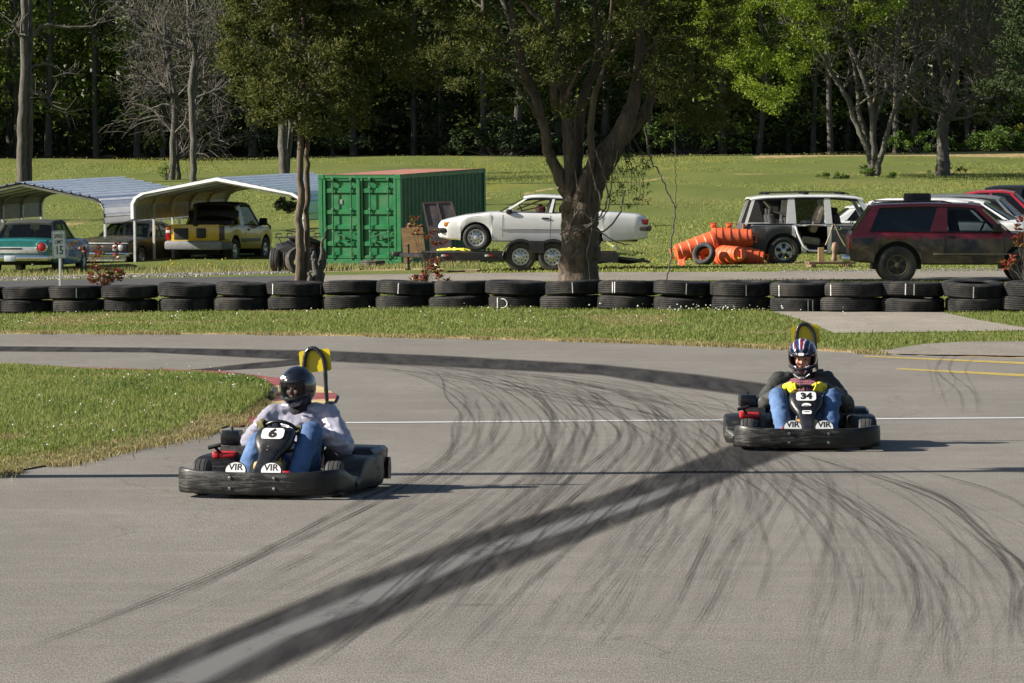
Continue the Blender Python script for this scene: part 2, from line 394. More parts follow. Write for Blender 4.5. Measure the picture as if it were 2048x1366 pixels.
ribbon('paved_shoulder', [(1740, 709), (1850, 712), (1950, 713), (2200, 718)], [(1765, 705), (1850, 690), (1950, 684), (2200, 684)], ROAD, .016, drape=True, mseg=6)

SEAL = stain_mat('rubbered_seal', (.024, .0235, .0245), .97, 1.6, .22, .46, .65, (1.6, .12, 1), (.055, .053, .052))
SEAL2 = stain_mat('worn_seal_middle', (.15, .148, .147), .95, 2.2, .28, .46, .8, (1, .3, 1))
ribbon('rubber_line', [(-300, 690), (0, 692), (300, 695), (640, 700), (900, 711), (1200, 728), (1400, 748), (1560, 770), (1640, 800)],
       [(-300, 700), (0, 704), (300, 706), (640, 724), (900, 736), (1200, 752), (1350, 776), (1500, 795), (1600, 815)], SEAL, .004, 48, 10, fade=.18)
ribbon('rubber_branch', [(300, 746), (400, 738), (500, 726), (640, 714)], [(330, 747), (420, 743), (540, 737), (660, 724)], SEAL, .006, 24, 8, fade=.15)
ribbon('seal_band', [(100, 1410), (200, 1366), (350, 1300), (640, 1180), (950, 1062), (1200, 990), (1440, 898), (1530, 860)],
       [(430, 1410), (520, 1366), (740, 1262), (960, 1168), (1150, 1092), (1330, 1018), (1530, 930), (1650, 890)], SEAL, .004, 60, 16, fade=.16)
ribbon('worn_band', [(190, 1410), (285, 1366), (440, 1300), (700, 1190), (930, 1100), (1060, 1060), (1240, 1005), (1420, 945)],
       [(330, 1410), (440, 1366), (600, 1275), (760, 1215), (980, 1120), (1130, 1072), (1290, 1015), (1440, 950)], SEAL2, .007, 60, 10, fade=.3)
WHITE = stain_mat('worn_white_paint', (.45, .455, .45), 1, 8, .2, .38, .7); YELL = stain_mat('worn_yellow_paint', (.55, .41, .10), .85, 9, .3, .58, .7)
ribbon('white_line', [(660, 845.6), (2500, 832)], [(660, 848), (2500, 834.4)], WHITE, .005, 30, 2)
ribbon('yellow_line', [(1730, 712), (2048, 725), (2300, 736)], [(1730, 714), (2048, 729), (2300, 740)], YELL, .005, 20, 2)
ribbon('yellow_line', [(1795, 737), (2048, 749), (2300, 761)], [(1795, 739.5), (2048, 754), (2300, 768)], YELL, .005, 20, 2)

# skid marks: narrow strips of rubber following the karts' lines
def catmull(pts, n):
    pts = np.array(pts, float); pts = np.vstack([2 * pts[0] - pts[1], pts, 2 * pts[-1] - pts[-2]]); out = []
    for i in range(1, len(pts) - 2):
        p0, p1, p2, p3 = pts[i - 1:i + 3]
        for t in np.linspace(0, 1, n, endpoint=False):
            out.append(.5 * ((2 * p1) + (-p0 + p2) * t + (2 * p0 - 5 * p1 + 4 * p2 - p3) * t * t + (-p0 + 3 * p1 - 3 * p2 + p3) * t ** 3))
    out.append(pts[-2]); return np.array(out)
def family(fa, fb, count, name, w=(.035, .10), al=(.35, 1), seed=1, pow_=1.0):
    r = np.random.default_rng(seed); Vs, Fs, Cs = [], [], []; base = 0
    fa = np.array(fa, float); fb = np.array(fb, float)
    for i in range(count):
        u = r.random() ** pow_; q = fa * (1 - u) + fb * u + r.normal(0, 1, fa.shape) * np.array([16, 4.0])
        a, b = sorted(r.random(2)); a *= .55; b = .45 + .55 * b
        c = catmull(q, 14); c = c[int(a * len(c)):max(int(b * len(c)), int(a * len(c)) + 8)]
        g = np.array([flat(x, max(y, 600)) for x, y in c]); d = np.gradient(g, axis=0); d /= np.linalg.norm(d, axis=1)[:, None] + 1e-9
        nrm = np.stack([-d[:, 1], d[:, 0]], -1); wd = r.uniform(*w) / 2; k = len(g)
        cv = np.clip(np.minimum(np.arange(k), np.arange(k)[::-1]) / 6, 0, 1) * r.uniform(*al)
        zz = .009 + .00002 * i
        for off in ((0.0,) if r.random() < .55 else (0.0, r.uniform(.12, .95))):
            for sgn, cf in ((-1, .0), (-.5, 1), (.5, 1), (1, .0)):
                Vs.append(np.concatenate([g + nrm * (sgn * wd + off), np.full((k, 1), zz)], 1)); Cs.append(cv * cf)
            for s in range(3):
                i0 = base + s * k; i1 = i0 + k; j = np.arange(k - 1); Fs.append(np.stack([i0 + j, i0 + j + 1, i1 + j + 1, i1 + j], -1))
            base += 4 * k; zz += .00001
    me = np_mesh(name, np.concatenate(Vs), np.concatenate(Fs), True)
    a = me.attributes.new('cover', 'FLOAT', 'POINT'); a.data.foreach_set('value', np.concatenate(Cs).astype(np.float32))
    tag(link_mesh(name, me, SKID), kind='structure')
SKID = stain_mat('tyre_rubber_streak', (.04, .038, .037), .58, 2.2, .28, .58, .75, (3.5, .06, 1))
family([(680, 728), (800, 745), (890, 790), (910, 845), (860, 915), (700, 1010), (380, 1160), (-60, 1330)],
       [(760, 728), (960, 760), (1050, 820), (1050, 880), (960, 960), (760, 1080), (520, 1200), (150, 1370)], 24, 'skid_mark', (.010, .034), (.15, .8), 1)
family([(760, 722), (980, 756), (1080, 820), (1100, 890), (1000, 1000), (850, 1120), (700, 1230), (500, 1380)],
       [(1000, 735), (1250, 775), (1360, 830), (1370, 890), (1280, 985), (1150, 1100), (1020, 1230), (880, 1380)], 52, 'skid_mark', (.010, .036), (.12, .75), 2)
family([(900, 740), (1100, 775), (1250, 830), (1330, 900), (1330, 960), (1250, 1050), (1130, 1190), (1000, 1380)],
       [(1300, 800), (1420, 850), (1480, 900), (1540, 960), (1570, 1030), (1560, 1120), (1500, 1240), (1420, 1380)], 44, 'skid_mark', (.010, .034), (.08, .6), 3)
family([(1380, 870), (1460, 920), (1550, 990), (1600, 1070), (1610, 1160), (1590, 1260), (1550, 1390)],
       [(1480, 890), (1640, 960), (1800, 1050), (1900, 1130), (1940, 1220), (1930, 1300), (1900, 1390)], 62, 'skid_mark', (.008, .028), (.08, .5), 4)
family([(1500, 880), (1700, 945), (1850, 1010), (1950, 1080), (2010, 1150), (2030, 1240), (2030, 1390)],
       [(1530, 878), (1740, 940), (1890, 1000), (1985, 1070), (2035, 1140), (2060, 1240), (2060, 1390)], 5, 'skid_mark', (.02, .04), (.6, 1), 5)
family([(1890, 690), (1870, 730), (1895, 780), (1900, 830)], [(1900, 690), (1880, 735), (1900, 790), (1905, 860)], 2, 'skid_mark', (.025, .04), (.3, .5), 6)
family([(1860, 700), (1850, 735), (1880, 790), (1900, 830)], [(1885, 740), (1895, 780), (1860, 815), (1830, 845)], 2, 'skid_mark', (.025, .04), (.25, .45), 8)
family([(640, 715), (900, 735), (1150, 765), (1350, 800), (1500, 850)], [(640, 728), (900, 760), (1100, 800), (1300, 840), (1450, 890)], 18, 'skid_mark', (.05, .1), (.2, .6), 7)

# kerb round the tip of the grass island, painted red and yellow in turn
RED = M('kerb_red_paint', (.22, .033, .038), .75, var=.25, scale=3, bmp=.3, dirt=(.2, .15, .1), dirt_amt=.3); KYEL = M('kerb_yellow_paint', (.5, .38, .16), .75, var=.2, scale=3, bmp=.3, dirt=(.3, .25, .15), dirt_amt=.3)
ribbon('painted_kerb', [(300, 742), (430, 748), (520, 762), (556, 776), (556, 792), (535, 815), (500, 838), (470, 856)],
       [(330, 740), (450, 745), (560, 759), (645, 776), (674, 793), (668, 806), (630, 824), (525, 850)], None, .016, 32, 3, mats=[RED, KYEL], mfn=lambda i: 0 if (i < 13 or 17 <= i < 21 or i >= 25) else 1)
ribbon('painted_kerb', [(120, 738), (250, 741), (330, 745)], [(120, 736), (250, 739), (330, 743)], None, .016, 12, 2, mats=[RED, KYEL], mfn=lambda i: 0)
ISL_T = [(-700, 700), (0, 729), (170, 739), (300, 744), (400, 747), (480, 756), (522, 769), (535, 782), (540, 792)]
ISL_B = [(-700, 1130), (0, 950), (140, 924), (300, 890), (420, 864), (472, 849), (505, 825), (525, 808), (541, 795)]
SOIL = M('island_soil', (.12, .1, .045), 1, var=.5, scale=4, bmp=.6, bscale=30)
ribbon('grass_island', ISL_T, ISL_B, SOIL, .012, 60, 12, mound=.07)

# ------------------------------------------------------------------ grass (stuff)
def blades(name, XYZ, h, wd, mat, lean=.6, seed=3):
    r = np.random.default_rng(seed); n = len(XYZ); hh = h * r.uniform(.5, 1.35, n); a = r.uniform(0, 2 * PI, n); l = r.uniform(.1, 1, n) * lean
    dx, dy = np.cos(a), np.sin(a); ww = wd * r.uniform(.6, 1.4, n) / 2; b = r.uniform(0, 2 * PI, n)
    sx, sy = np.cos(b) * ww, np.sin(b) * ww; z0 = -.01
    p0 = XYZ + np.stack([-sx, -sy, np.full(n, z0)], -1); p1 = XYZ + np.stack([sx, sy, np.full(n, z0)], -1)
    mid = XYZ + np.stack([dx * l * hh * .35, dy * l * hh * .35, hh * .62], -1)
    p2 = mid + np.stack([sx * .8, sy * .8, 0 * sx], -1); p3 = mid - np.stack([sx * .8, sy * .8, 0 * sx], -1)
    tip = XYZ + np.stack([dx * l * hh, dy * l * hh, hh * (1 - .25 * l)], -1)
    V = np.stack([p0, p1, p2, p3, tip], 1).reshape(-1, 3); k = np.arange(n) * 5
    me = bpy.data.meshes.new(name); me.vertices.add(len(V)); me.vertices.foreach_set('co', V.astype(np.float32).ravel())
    li = np.stack([k, k + 1, k + 2, k + 3, k + 3, k + 2, k + 4], -1).astype(np.int32).ravel()
    me.loops.add(len(li)); me.loops.foreach_set('vertex_index', li); me.polygons.add(2 * n)
    st = np.stack([np.arange(n) * 7, np.arange(n) * 7 + 4], -1).astype(np.int32).ravel()
    me.polygons.foreach_set('loop_start', st); me.polygons.foreach_set('loop_total', np.tile([4, 3], n).astype(np.int32)); me.update(calc_edges=True)
    return tag(link_mesh(name, me, mat), kind='stuff')
def vnoise(x, y, s, seed=0):
    """cheap smooth value noise"""
    r = np.random.default_rng(seed).random((64, 64)); x = x * s; y = y * s; i = np.floor(x).astype(int); j = np.floor(y).astype(int); u = x - i; v = y - j
    u = u * u * (3 - 2 * u); v = v * v * (3 - 2 * v); g = lambda a, b: r[a % 64, b % 64]
    return g(i, j) * (1 - u) * (1 - v) + g(i + 1, j) * u * (1 - v) + g(i, j + 1) * (1 - u) * v + g(i + 1, j + 1) * u * v
GRASS = leaf_mat('meadow_grass', [(.06, .10, .016), (.125, .185, .032), (.20, .24, .058), (.27, .26, .095)], .45, .6, .8)
DRY = leaf_mat('dry_grass', [(.16, .14, .05), (.26, .22, .09), (.36, .3, .15)], .35, .8, .9)
FIELD = leaf_mat('field_grass', [(.12, .16, .03), (.20, .245, .05), (.29, .32, .085), (.33, .30, .10)], .45, .7, .12)
CLOVER = leaf_mat('clover_leaf', [(.045, .09, .014), (.08, .14, .022), (.13, .17, .035)], .3, .6, .8)
# island: sample between its edge lines
def ribbon_pts(A, B, n, seed, f=flat):
    r = np.random.default_rng(seed); A = np.array([f(*p) for p in A]); B = np.array([f(*p) for p in B]); i = np.arange(len(A))
    out = []
    # weight by width
    t = np.linspace(0, len(A) - 1, 400); a = np.stack([np.interp(t, i, A[:, c]) for c in (0, 1)], -1); b = np.stack([np.interp(t, i, B[:, c]) for c in (0, 1)], -1)
    wgt = np.linalg.norm(a - b, axis=1) * np.gradient(a[:, 0] + b[:, 0]).clip(1e-4); k = r.choice(400, n, p=wgt / wgt.sum()); v = r.random(n)
    tt = t[k] + r.uniform(-.5, .5, n) * (t[1] - t[0]); tt = tt.clip(0, len(A) - 1)
    a = np.stack([np.interp(tt, i, A[:, c]) for c in (0, 1)], -1); b = np.stack([np.interp(tt, i, B[:, c]) for c in (0, 1)], -1)
    xy = a * (1 - v[:, None]) + b * v[:, None]; return xy, v
xy, v = ribbon_pts(ISL_T, ISL_B, 210000, 11); keep = (xy[:, 0] > -6.6); xy, v = xy[keep], v[keep]
z = .012 + .07 * np.sin(PI * v); Q = np.concatenate([xy, z[:, None]], 1)
edgy = np.minimum(v, 1 - v); pn = vnoise(xy[:, 0] + 50, xy[:, 1], .8, 4)
hgt = (.035 + .065 * pn) * np.clip(.35 + edgy * 6, 0, 1); dryp = (pn < .30) | (edgy < .07) & (rng.random(len(Q)) < .75) | (rng.random(len(Q)) < .12)
blades('grass', Q[~dryp], hgt[~dryp], .008, GRASS, 1.1, 5); blades('dry_grass', Q[dryp], hgt[dryp] * .8, .007, DRY, 1.3, 6)
# clover cover near the island's tip, with white flower heads
r = np.random.default_rng(21); m_ = (xy[:, 0] > flat(300, 760)[0] * 1.02) & (v < .45) & (vnoise(xy[:, 0], xy[:, 1], .7, 9) > .35)
cq = Q[m_]
cq = cq[::2]
if len(cq): blades('clover', cq + np.stack([r.normal(0, .03, len(cq)), r.normal(0, .03, len(cq)), np.full(len(cq), .03)], -1), np.full(len(cq), .04), .022, CLOVER, 1.6, 8)
# ragged weeds straying over the island's and the verge's asphalt edges
i_ = np.arange(len(ISL_B)); PB = np.array([flat(*p) for p in ISL_B]); tt = r.uniform(0, len(ISL_B) - 1, 9000); ex = np.stack([np.interp(tt, i_, PB[:, c]) for c in (0, 1)], -1)
cl = vnoise(ex[:, 0] * 3, ex[:, 1], 1.3, 61); off = np.abs(r.normal(0, .16, len(tt))) * cl * 1.6 - .05
ex = ex + np.stack([off * .35, -off], -1); k = (cl > .35) & (ex[:, 0] > -6); blades('edge_weeds', np.concatenate([ex, np.full((len(ex), 1), .004)], 1)[k], np.full(k.sum(), .05), .008, DRY, 1.4, 62)
xx = r.uniform(-8, 5.2, 9000); yy = edge(xx) + r.normal(0, .22, 9000); cl = vnoise(xx * 2 + 60, yy * .2, 1.1, 63); k = cl > .45; Qe = np.stack([xx, yy, np.maximum(zg(xx, yy), .003)], -1)[k]
blades('edge_weeds', Qe, np.full(len(Qe), .05), .011, DRY, 1.4, 64)
# strip between track and tyres, and verge behind the tyres
n = 260000; r = np.random.default_rng(31); px_ = r.uniform(-60, 2110, n); D = r.uniform(58, 98, n); Xs = (px_ - 1024) * D / F; ed = D - edge(Xs)
keep = (ed > .05)
def in_poly(x, y, poly):
    c = np.zeros(len(x), bool); j = len(poly) - 1
    for i in range(len(poly)):
        xi, yi = poly[i]; xj, yj = poly[j]; c ^= ((yi > y) != (yj > y)) & (x < (xj - xi) * (y - yi) / (yj - yi + 1e-12) + xi); j = i
    return c
for poly in ([(1535, 622), (1600, 642), (1640, 657), (1665, 669), (2110, 665), (1950, 640), (1885, 624)], [(1780, 716), (1795, 691), (1850, 687), (2200, 685), (2200, 740)]):
    keep &= ~in_poly(Xs, D, [hit(*p) for p in poly])
rc = np.interp(px_, [-600, 0, 1024, 2048, 3000], [102, 102, 100.5, 96, 92]); keep &= (D < rc - 3.9)
Xs, D, ed = Xs[keep], D[keep], ed[keep]; Q = np.stack([Xs, D, zg(Xs, D)], -1); pn = vnoise(Xs + 90, D, .5, 14)
hgt = (.03 + .055 * pn) * np.clip(.3 + ed * .35, 0, 1); rr = r.random(len(Q)); dryp = (pn < .25) | (ed < 1.2) & (rr < .7) | (rr < .15)
blades('grass', Q[~dryp], hgt[~dryp], .011, GRASS, 1.2, 15); blades('dry_grass', Q[dryp], hgt[dryp] * .8, .010, DRY, 1.3, 16)
# field beyond the road
n = 170000; px_ = r.uniform(-80, 2130, n); D = 100 + 130 * r.random(n) ** 1.3; rc = np.interp(px_, [0, 1024, 2048], [102, 100.5, 96]); Xs = (px_ - 1024) * D / F
keep = D > rc + np.where(px_ < 960, 17, 4.2); c1_ = np.interp(px_, [-400, 350, 560, 1000, 1340, 2048], [152, 155, 158, 168, 186, 196]); keep &= ~((np.abs(D - c1_) < 1.0) & (r.random(n) < .5)) & ~((px_ > 1480) & (np.abs(D - 224) < 4.5) & (r.random(n) < .9))
Xs, D = Xs[keep], D[keep]; pn = vnoise(Xs + 90, D * .35, .25, 24)
Q = np.stack([Xs, D, zg(Xs, D) + .0], -1); rr = r.random(len(Q)); dryp = (pn < .22) & (rr < .6) | (rr < .08)
blades('field_grass', Q[~dryp], .02 + .05 * pn[~dryp], .026, FIELD, 1.3, 25); blades('dry_grass', Q[dryp], .02 + .05 * pn[dryp], .022, DRY, 1.2, 26)
# tall dry weeds in front of the carports and container
n = 6500; px_ = r.uniform(-40, 960, n); D = r.uniform(112, 123, n); Xs = (px_ - 1024) * D / F; k = vnoise(Xs + 40, D, .9, 5) > .35
Q = np.stack([Xs, D, zg(Xs, D)], -1)[k]; blades('dry_weeds', Q, np.full(len(Q), .13), .016, leaf_mat('weed_stalk', [(.09, .13, .03), (.19, .2, .07), (.34, .28, .13)], .35, .8, .9), .5, 35)
# gravel strip
def pebbles(name, Q, size, mat, seed):
    r = np.random.default_rng(seed); n = len(Q); o = np.array([(1, 0, 0), (-1, 0, 0), (0, 1, 0), (0, -1, 0), (0, 0, 1), (0, 0, -.6)], float)
    sc = size * r.uniform(.5, 1.4, (n, 1, 1)) * r.uniform(.7, 1.2, (n, 6, 1)); a = r.uniform(0, 6.28, n); c, s = np.cos(a)[:, None], np.sin(a)[:, None]
    ox = o[None, :, 0] * c - o[None, :, 1] * s; oy = o[None, :, 0] * s + o[None, :, 1] * c
    V = Q[:, None] + np.stack([ox, oy, np.repeat(o[None, :, 2], n, 0)], -1) * sc; f = np.array([(0, 2, 4), (2, 1, 4), (1, 3, 4), (3, 0, 4), (2, 0, 5), (1, 2, 5), (3, 1, 5), (0, 3, 5)])
    return tag(link_mesh(name, np_mesh(name, V.reshape(-1, 3), (f[None] + np.arange(n)[:, None, None] * 6).reshape(-1, 3)), mat), kind='stuff')
PEB = leaf_mat('pale_gravel_stone', [(.07, .065, .055), (.16, .15, .13), (.32, .305, .28)], .0, .9, 3)
n = 7000; px_ = r.uniform(-40, 640, n); D = r.normal(110.5, 1.4, n); Xs = (px_ - 1024) * D / F; k = vnoise(Xs, D, .6, 3) > .3; pebbles('gravel', np.stack([Xs, D, zg(Xs, D) + .0], -1)[k], .035, PEB, 41)
n = 4500; px_ = r.uniform(1560, 2080, n); D = r.normal(101.5, 1.0, n); Xs = (px_ - 1024) * D / F; pebbles('gravel', np.stack([Xs, D, zg(Xs, D) + .0], -1), .025, PEB, 42)
# flower heads: white clover / dandelion clocks and yellow buttercups
WFL = leaf_mat('white_flower', [(.6, .6, .52), (.8, .8, .75)], .2, .8, 2); YFL = leaf_mat('yellow_flower', [(.4, .31, .02), (.55, .42, .03)], .2, .8, 2)
xy, v = ribbon_pts(ISL_T, ISL_B, 900, 51); k = (xy[:, 0] > -5) & ((vnoise(xy[:, 0], xy[:, 1], .7, 9) > .6) | (rng.random(len(xy)) < .12)); xy, v = xy[k], v[k]
pebbles('white_clover_flowers', np.concatenate([xy, (.02 + .07 * np.sin(PI * v) + .1)[:, None]], 1), .011, WFL, 52)
n = 240; px_ = np.concatenate([r.normal(1420, 70, 130), r.uniform(0, 1700, 110)]); D = np.concatenate([r.uniform(77, 84, 130), r.uniform(72, 83, 110)]); Xs = (px_ - 1024) * D / F
k = D < np.interp(px_, [0, 1024, 2048], [85, 83.5, 78]); pebbles('white_clover_flowers', np.stack([Xs, D, zg(Xs, D) + .12], -1)[k], .016, WFL, 53)
n = 1500; px_ = r.uniform(0, 2048, n); D = np.where(r.random(n) < .5, r.uniform(108, 130, n), r.uniform(205, 226, n)); Xs = (px_ - 1024) * D / F; k = vnoise(Xs, D * .3, .25, 77) > .55
pebbles('yellow_wild_flowers', np.stack([Xs, D, zg(Xs, D) + .17], -1)[k], .026, YFL, 54)
# ------------------------------------------------------------------ trees
BARK_CEDAR = bark_mat('cedar_bark', (.035, .026, .018), (.15, .112, .08), 9)
BARK_GREY = bark_mat('grey_bark', (.04, .036, .032), (.13, .118, .10), 9, moss=(.08, .085, .05))
BARK_DARK = bark_mat('wood_trunk_bark', (.03, .027, .022), (.10, .09, .075), 6)
TWIG = bark_mat('twig_bark', (.055, .048, .042), (.135, .12, .105), 5)
CEDAR = leaf_mat('cedar_sprays', [(.02, .032, .007), (.052, .070, .013), (.09, .10, .018), (.13, .125, .026)], .3, .75, .9)
MAPLE = leaf_mat('fresh_maple_leaves', [(.08, .125, .012), (.16, .23, .02), (.26, .33, .032)], .45, .5, .6)
WOODLEAF = leaf_mat('spring_wood_leaves', [(.055, .09, .014), (.125, .175, .028), (.21, .27, .042)], .4, .6, .12)
DARKLEAF = leaf_mat('evergreen_needles', [(.012, .022, .008), (.03, .05, .014), (.055, .08, .02)], .15, .8, .2)
SHRUB = leaf_mat('shrub_leaves', [(.035, .07, .012), (.08, .14, .02), (.13, .2, .03)], .4, .6, .5)
YSHRUB = leaf_mat('yellow_shrub_leaves', [(.14, .16, .02), (.25, .25, .035)], .4, .6, .5)
def leaves(C, L, Wd, seed, updir=.3, elong_axis=None, droop=0):
    """one leaf-sized quad at each of C, random turn"""
    r = np.random.default_rng(seed); n = len(C); d = r.normal(0, 1, (n, 3)); d[:, 2] = d[:, 2] * .6 + updir
    if elong_axis is not None: d = d * .55 + elong_axis
    d[:, 2] -= droop; d /= np.linalg.norm(d, axis=1)[:, None] + 1e-9; q = r.normal(0, 1, (n, 3)); s = np.cross(d, q); s /= np.linalg.norm(s, axis=1)[:, None] + 1e-9
    l = (L * r.uniform(.55, 1.4, n))[:, None]; w_ = (Wd * r.uniform(.6, 1.3, n))[:, None] / 2; d = d * l
    nn = np.cross(d, s) * .18
    V = np.stack([C - d * .5, C + s * w_ + nn, C + d * .5, C - s * w_ + nn], 1).reshape(-1, 3)
    return V, (np.arange(n)[:, None] * 4 + np.arange(4)[None])
def clump_pts(centers, rad, per, seed, flat_=.75, soft=False):
    r = np.random.default_rng(seed); c = np.asarray(centers, float); n = len(c); rad = np.broadcast_to(rad, (n,))
    u = r.normal(0, 1, (n, per, 3)); u /= np.linalg.norm(u, axis=2)[..., None]; rr = np.abs(r.normal(0, .62, (n, per, 1))) if soft else r.random((n, per, 1)) ** .5
    if soft: rad = rad * r.uniform(.55, 1.35, n)
    off = u * rr * rad[:, None, None]; off[..., 2] *= flat_; return (c[:, None] + off).reshape(-1, 3), u.reshape(-1, 3)
def foliage(name, pts, L, Wd, mat, parent, seed, out=None, updir=.3, droop=0):
    V, f = leaves(pts, L, Wd, seed, updir, out, droop); return link_mesh(name, np_mesh(name, V, f), mat, parent)
def wobble(pts, k, amp, seed):
    r = np.random.default_rng(seed); q = catmull(pts, k); j = r.normal(0, amp, q.shape); j[0] = 0; return q + j
def limb(mb, pts, r0, r1, seed=0, n=9, k=5, amp=.015, mi=0):
    q = wobble(pts, k, amp, seed); t = np.linspace(0, 1, len(q)); mb.tube(q, list(r0 + (r1 - r0) * t ** .8), n, mi); return q
def grow(mb, p, d, L, r, depth, rg, spread=.7, up=.12, nk=(3, 6), taper=.55, minr=.006, ends=None, droop=0.0, jit=.16):
    p = Vector(p); d = Vector(d).normalized(); k = 6 if depth > 1 else 4; path = [p.copy()]; rad = [r]
    for i in range(k):
        d = (d + Vector(rg.normal(0, jit, 3)) + Vector((0, 0, up - droop * (i / k)))).normalized(); p = p + d * (L / k); path.append(p.copy()); rad.append(max(minr, r * (1 - (1 - taper) * (i + 1) / k)))
    mb.tube(path, rad, 7 if r > .08 else (5 if r > .03 else 3), cap=False)
    if depth <= 0:
        if ends is not None: ends.append(p.copy())
        return
    for j in range(int(rg.integers(nk[0], nk[1]))):
        t = rg.uniform(.3, 1); i = min(k, max(1, int(t * k + .5))); b = path[i]; ax = (path[i] - path[i - 1]).normalized()
        side = ax.orthogonal().normalized(); side = Matrix.Rotation(rg.uniform(0, 2 * PI), 3, ax) @ side
        nd = (ax * (1 - spread * .6) + side * spread).normalized()
        grow(mb, b, nd, L * rg.uniform(.45, .75), max(minr, rad[i] * rg.uniform(.4, .7)), depth - 1, rg, spread, up, nk, taper, minr, ends, droop, jit)

# --- cedar with two thin trunks (left)
DC = 92.0
def base(px, D): x, y = at(px, D); return Vector((x, y, float(zg(x, y))))
b0 = base(615, DC)
t = thing('cedar_tree', 'cedar with two slim bare trunks and dark olive crown beside the green container', 'tree', b0)
mb = MB(); L0 = lambda px, py, dy=0: P(px, py, DC + dy) - b0
limb(mb, [L0(600, 582), L0(600.5, 500), L0(600, 400), L0(601, 300), L0(603, 210), L0(608, 100), L0(606, -80), L0(606, -250)], .105, .03, 1, 10)
limb(mb, [L0(613, 582, .1), L0(613, 500, .15), L0(614.5, 400, .15), L0(615, 330, .15), L0(616, 270, .1), L0(619, 150, .2), L0(622, 0, .2)], .075, .035, 2, 9)
rg = np.random.default_rng(5)
for i in range(46):
    yy = rg.uniform(-300, 265); a = rg.uniform(0, 2 * PI); ln = rg.uniform(.5, 1.5)
    p0 = L0(605 + rg.normal(0, 4), yy); d = Vector((math.cos(a), math.sin(a) * .8, .35)) * ln
    limb(mb, [p0, p0 + d * .5 + Vector((0, 0, -.05)), p0 + d], .028, .008, i, 4, 3, .02)
mb.build('trunk', BARK_CEDAR, t, 60)
cs = []; r = np.random.default_rng(12)
while len(cs) < 420:
    x, y = r.uniform(445, 750), r.uniform(-420, 290)
    lo = np.interp(x, [445, 470, 520, 600, 690, 750], [215, 238, 262, 282, 292, 250]); sw = np.interp(y, [-420, -200, 100, 290], [.15, .75, 1, 1])
    if y > lo or abs(x - 600) > 152 * sw: continue
    if y > 60 and r.random() < .25: continue
    dmax = 1.35 * sw * math.sqrt(max(.05, 1 - (abs(x - 600) / 165) ** 2)); cs.append(L0(x, y - 20, r.uniform(-dmax, dmax)))
pts, u = clump_pts(cs, .29, 300, 13, .75, True); foliage('crown', pts, .105, .028, CEDAR, t, 14, u * .6, .5)

# --- thick old cedar (centre) with several limbs, ivy stems around the trunk
b1 = base(1155, DC)
t = thing('cedar_tree', 'large old cedar with thick flaring trunk splitting into several limbs', 'tree', b1)
L1 = lambda px, py, dy=0: P(px, py, DC + dy) - b1
mb = MB()
def spine(pts, ws, seed, n=14, dy=None):
    q = [L1(p[0], p[1], p[2] if len(p) > 2 else 0) for p in pts]; c = np.array(catmull(q, 6)); i = np.linspace(0, len(ws) - 1, len(c)); rr = np.interp(i, range(len(ws)), ws) / 98 / 2 * .82
    rgx = np.random.default_rng(seed); c[1:] += rgx.normal(0, .012, c[1:].shape); rr = rr * (1 + rgx.normal(0, .035, len(rr))); mb.tube(c, list(rr), n); return c
spine([(1157, 590), (1157, 560), (1160, 500), (1163, 450), (1172, 400), (1190, 350), (1222, 300)], [140, 104, 92, 82, 74, 68, 62], 1, 18)
spine([(1150, 520, .1), (1145, 450, .1), (1143, 400, 0), (1142, 350, 0), (1138, 280, .1), (1130, 200, .3), (1120, 90, .4), (1108, -60, .5)], [60, 56, 46, 36, 30, 26, 18, 8], 2)
spine([(1140, 400), (1120, 355), (1100, 310), (1088, 250), (1072, 200), (1052, 150), (1036, 90), (1022, 10), (1005, -90)], [34, 32, 26, 24, 22, 20, 16, 12, 6], 3)
spine([(1158, 400, -.2), (1172, 360, -.25), (1184, 310, -.3), (1180, 260, -.2), (1190, 190, -.3), (1215, 110, -.5), (1222, 0, -.8)], [30, 22, 19, 17, 15, 11, 6], 4)
spine([(1195, 345), (1225, 295), (1255, 240), (1270, 190), (1280, 110), (1282, 40), (1300, -80)], [60, 54, 42, 33, 25, 18, 10], 5)
spine([(1225, 300, .2), (1262, 262, .3), (1290, 225, .4), (1303, 185, .5), (1310, 100, .7), (1340, 0, .9)], [34, 30, 26, 20, 14, 8], 6)
spine([(1150, 380, .4), (1155, 300, .5), (1165, 200, .6), (1195, 120, .8), (1190, 0, .8)], [34, 30, 24, 18, 10], 7)
spine([(1110, 210, 0), (1105, 150, -.2), (1108, 80, -.4), (1060, 20, -.6), (1000, -20, -.8)], [18, 16, 14, 10, 6], 8, 8)
for k, pl in enumerate([[(1075, 205), (1030, 150), (960, 120), (880, 100), (790, 90)], [(1052, 150), (1010, 120), (930, 125), (860, 150)], [(1035, 90), (980, 60), (900, 40), (800, -10)], [(1085, 250), (1045, 190), (1010, 160)],
                        [(1280, 110), (1330, 80), (1400, 70), (1470, 40)], [(1300, 185), (1350, 160), (1400, 150)], [(1215, 120), (1260, 60), (1330, 20)], [(1130, 200), (1160, 140), (1210, 90), (1250, 60)], [(1270, 150), (1240, 148), (1215, 152)], [(1105, 150), (1080, 90), (1040, 60)]]):
    spine([(a, b_, -.3 - .12 * i * (1 if k % 2 else -1)) for i, (a, b_) in enumerate(pl)], [11, 8, 5, 3], 20 + k, 6)
rg = np.random.default_rng(9)
for i in range(70):
    x, y = rg.uniform(800, 1420), rg.uniform(-60, 190); p0 = L1(x, y, rg.uniform(-1, 1)); a = rg.uniform(0, 2 * PI); ln = rg.uniform(.25, .8)
    d = Vector((math.cos(a), math.sin(a), rg.uniform(-.3, .5))) * ln; limb(mb, [p0, p0 + d * .5 + Vector((0, 0, .05)), p0 + d], .014, .004, i, 3, 3, .03)
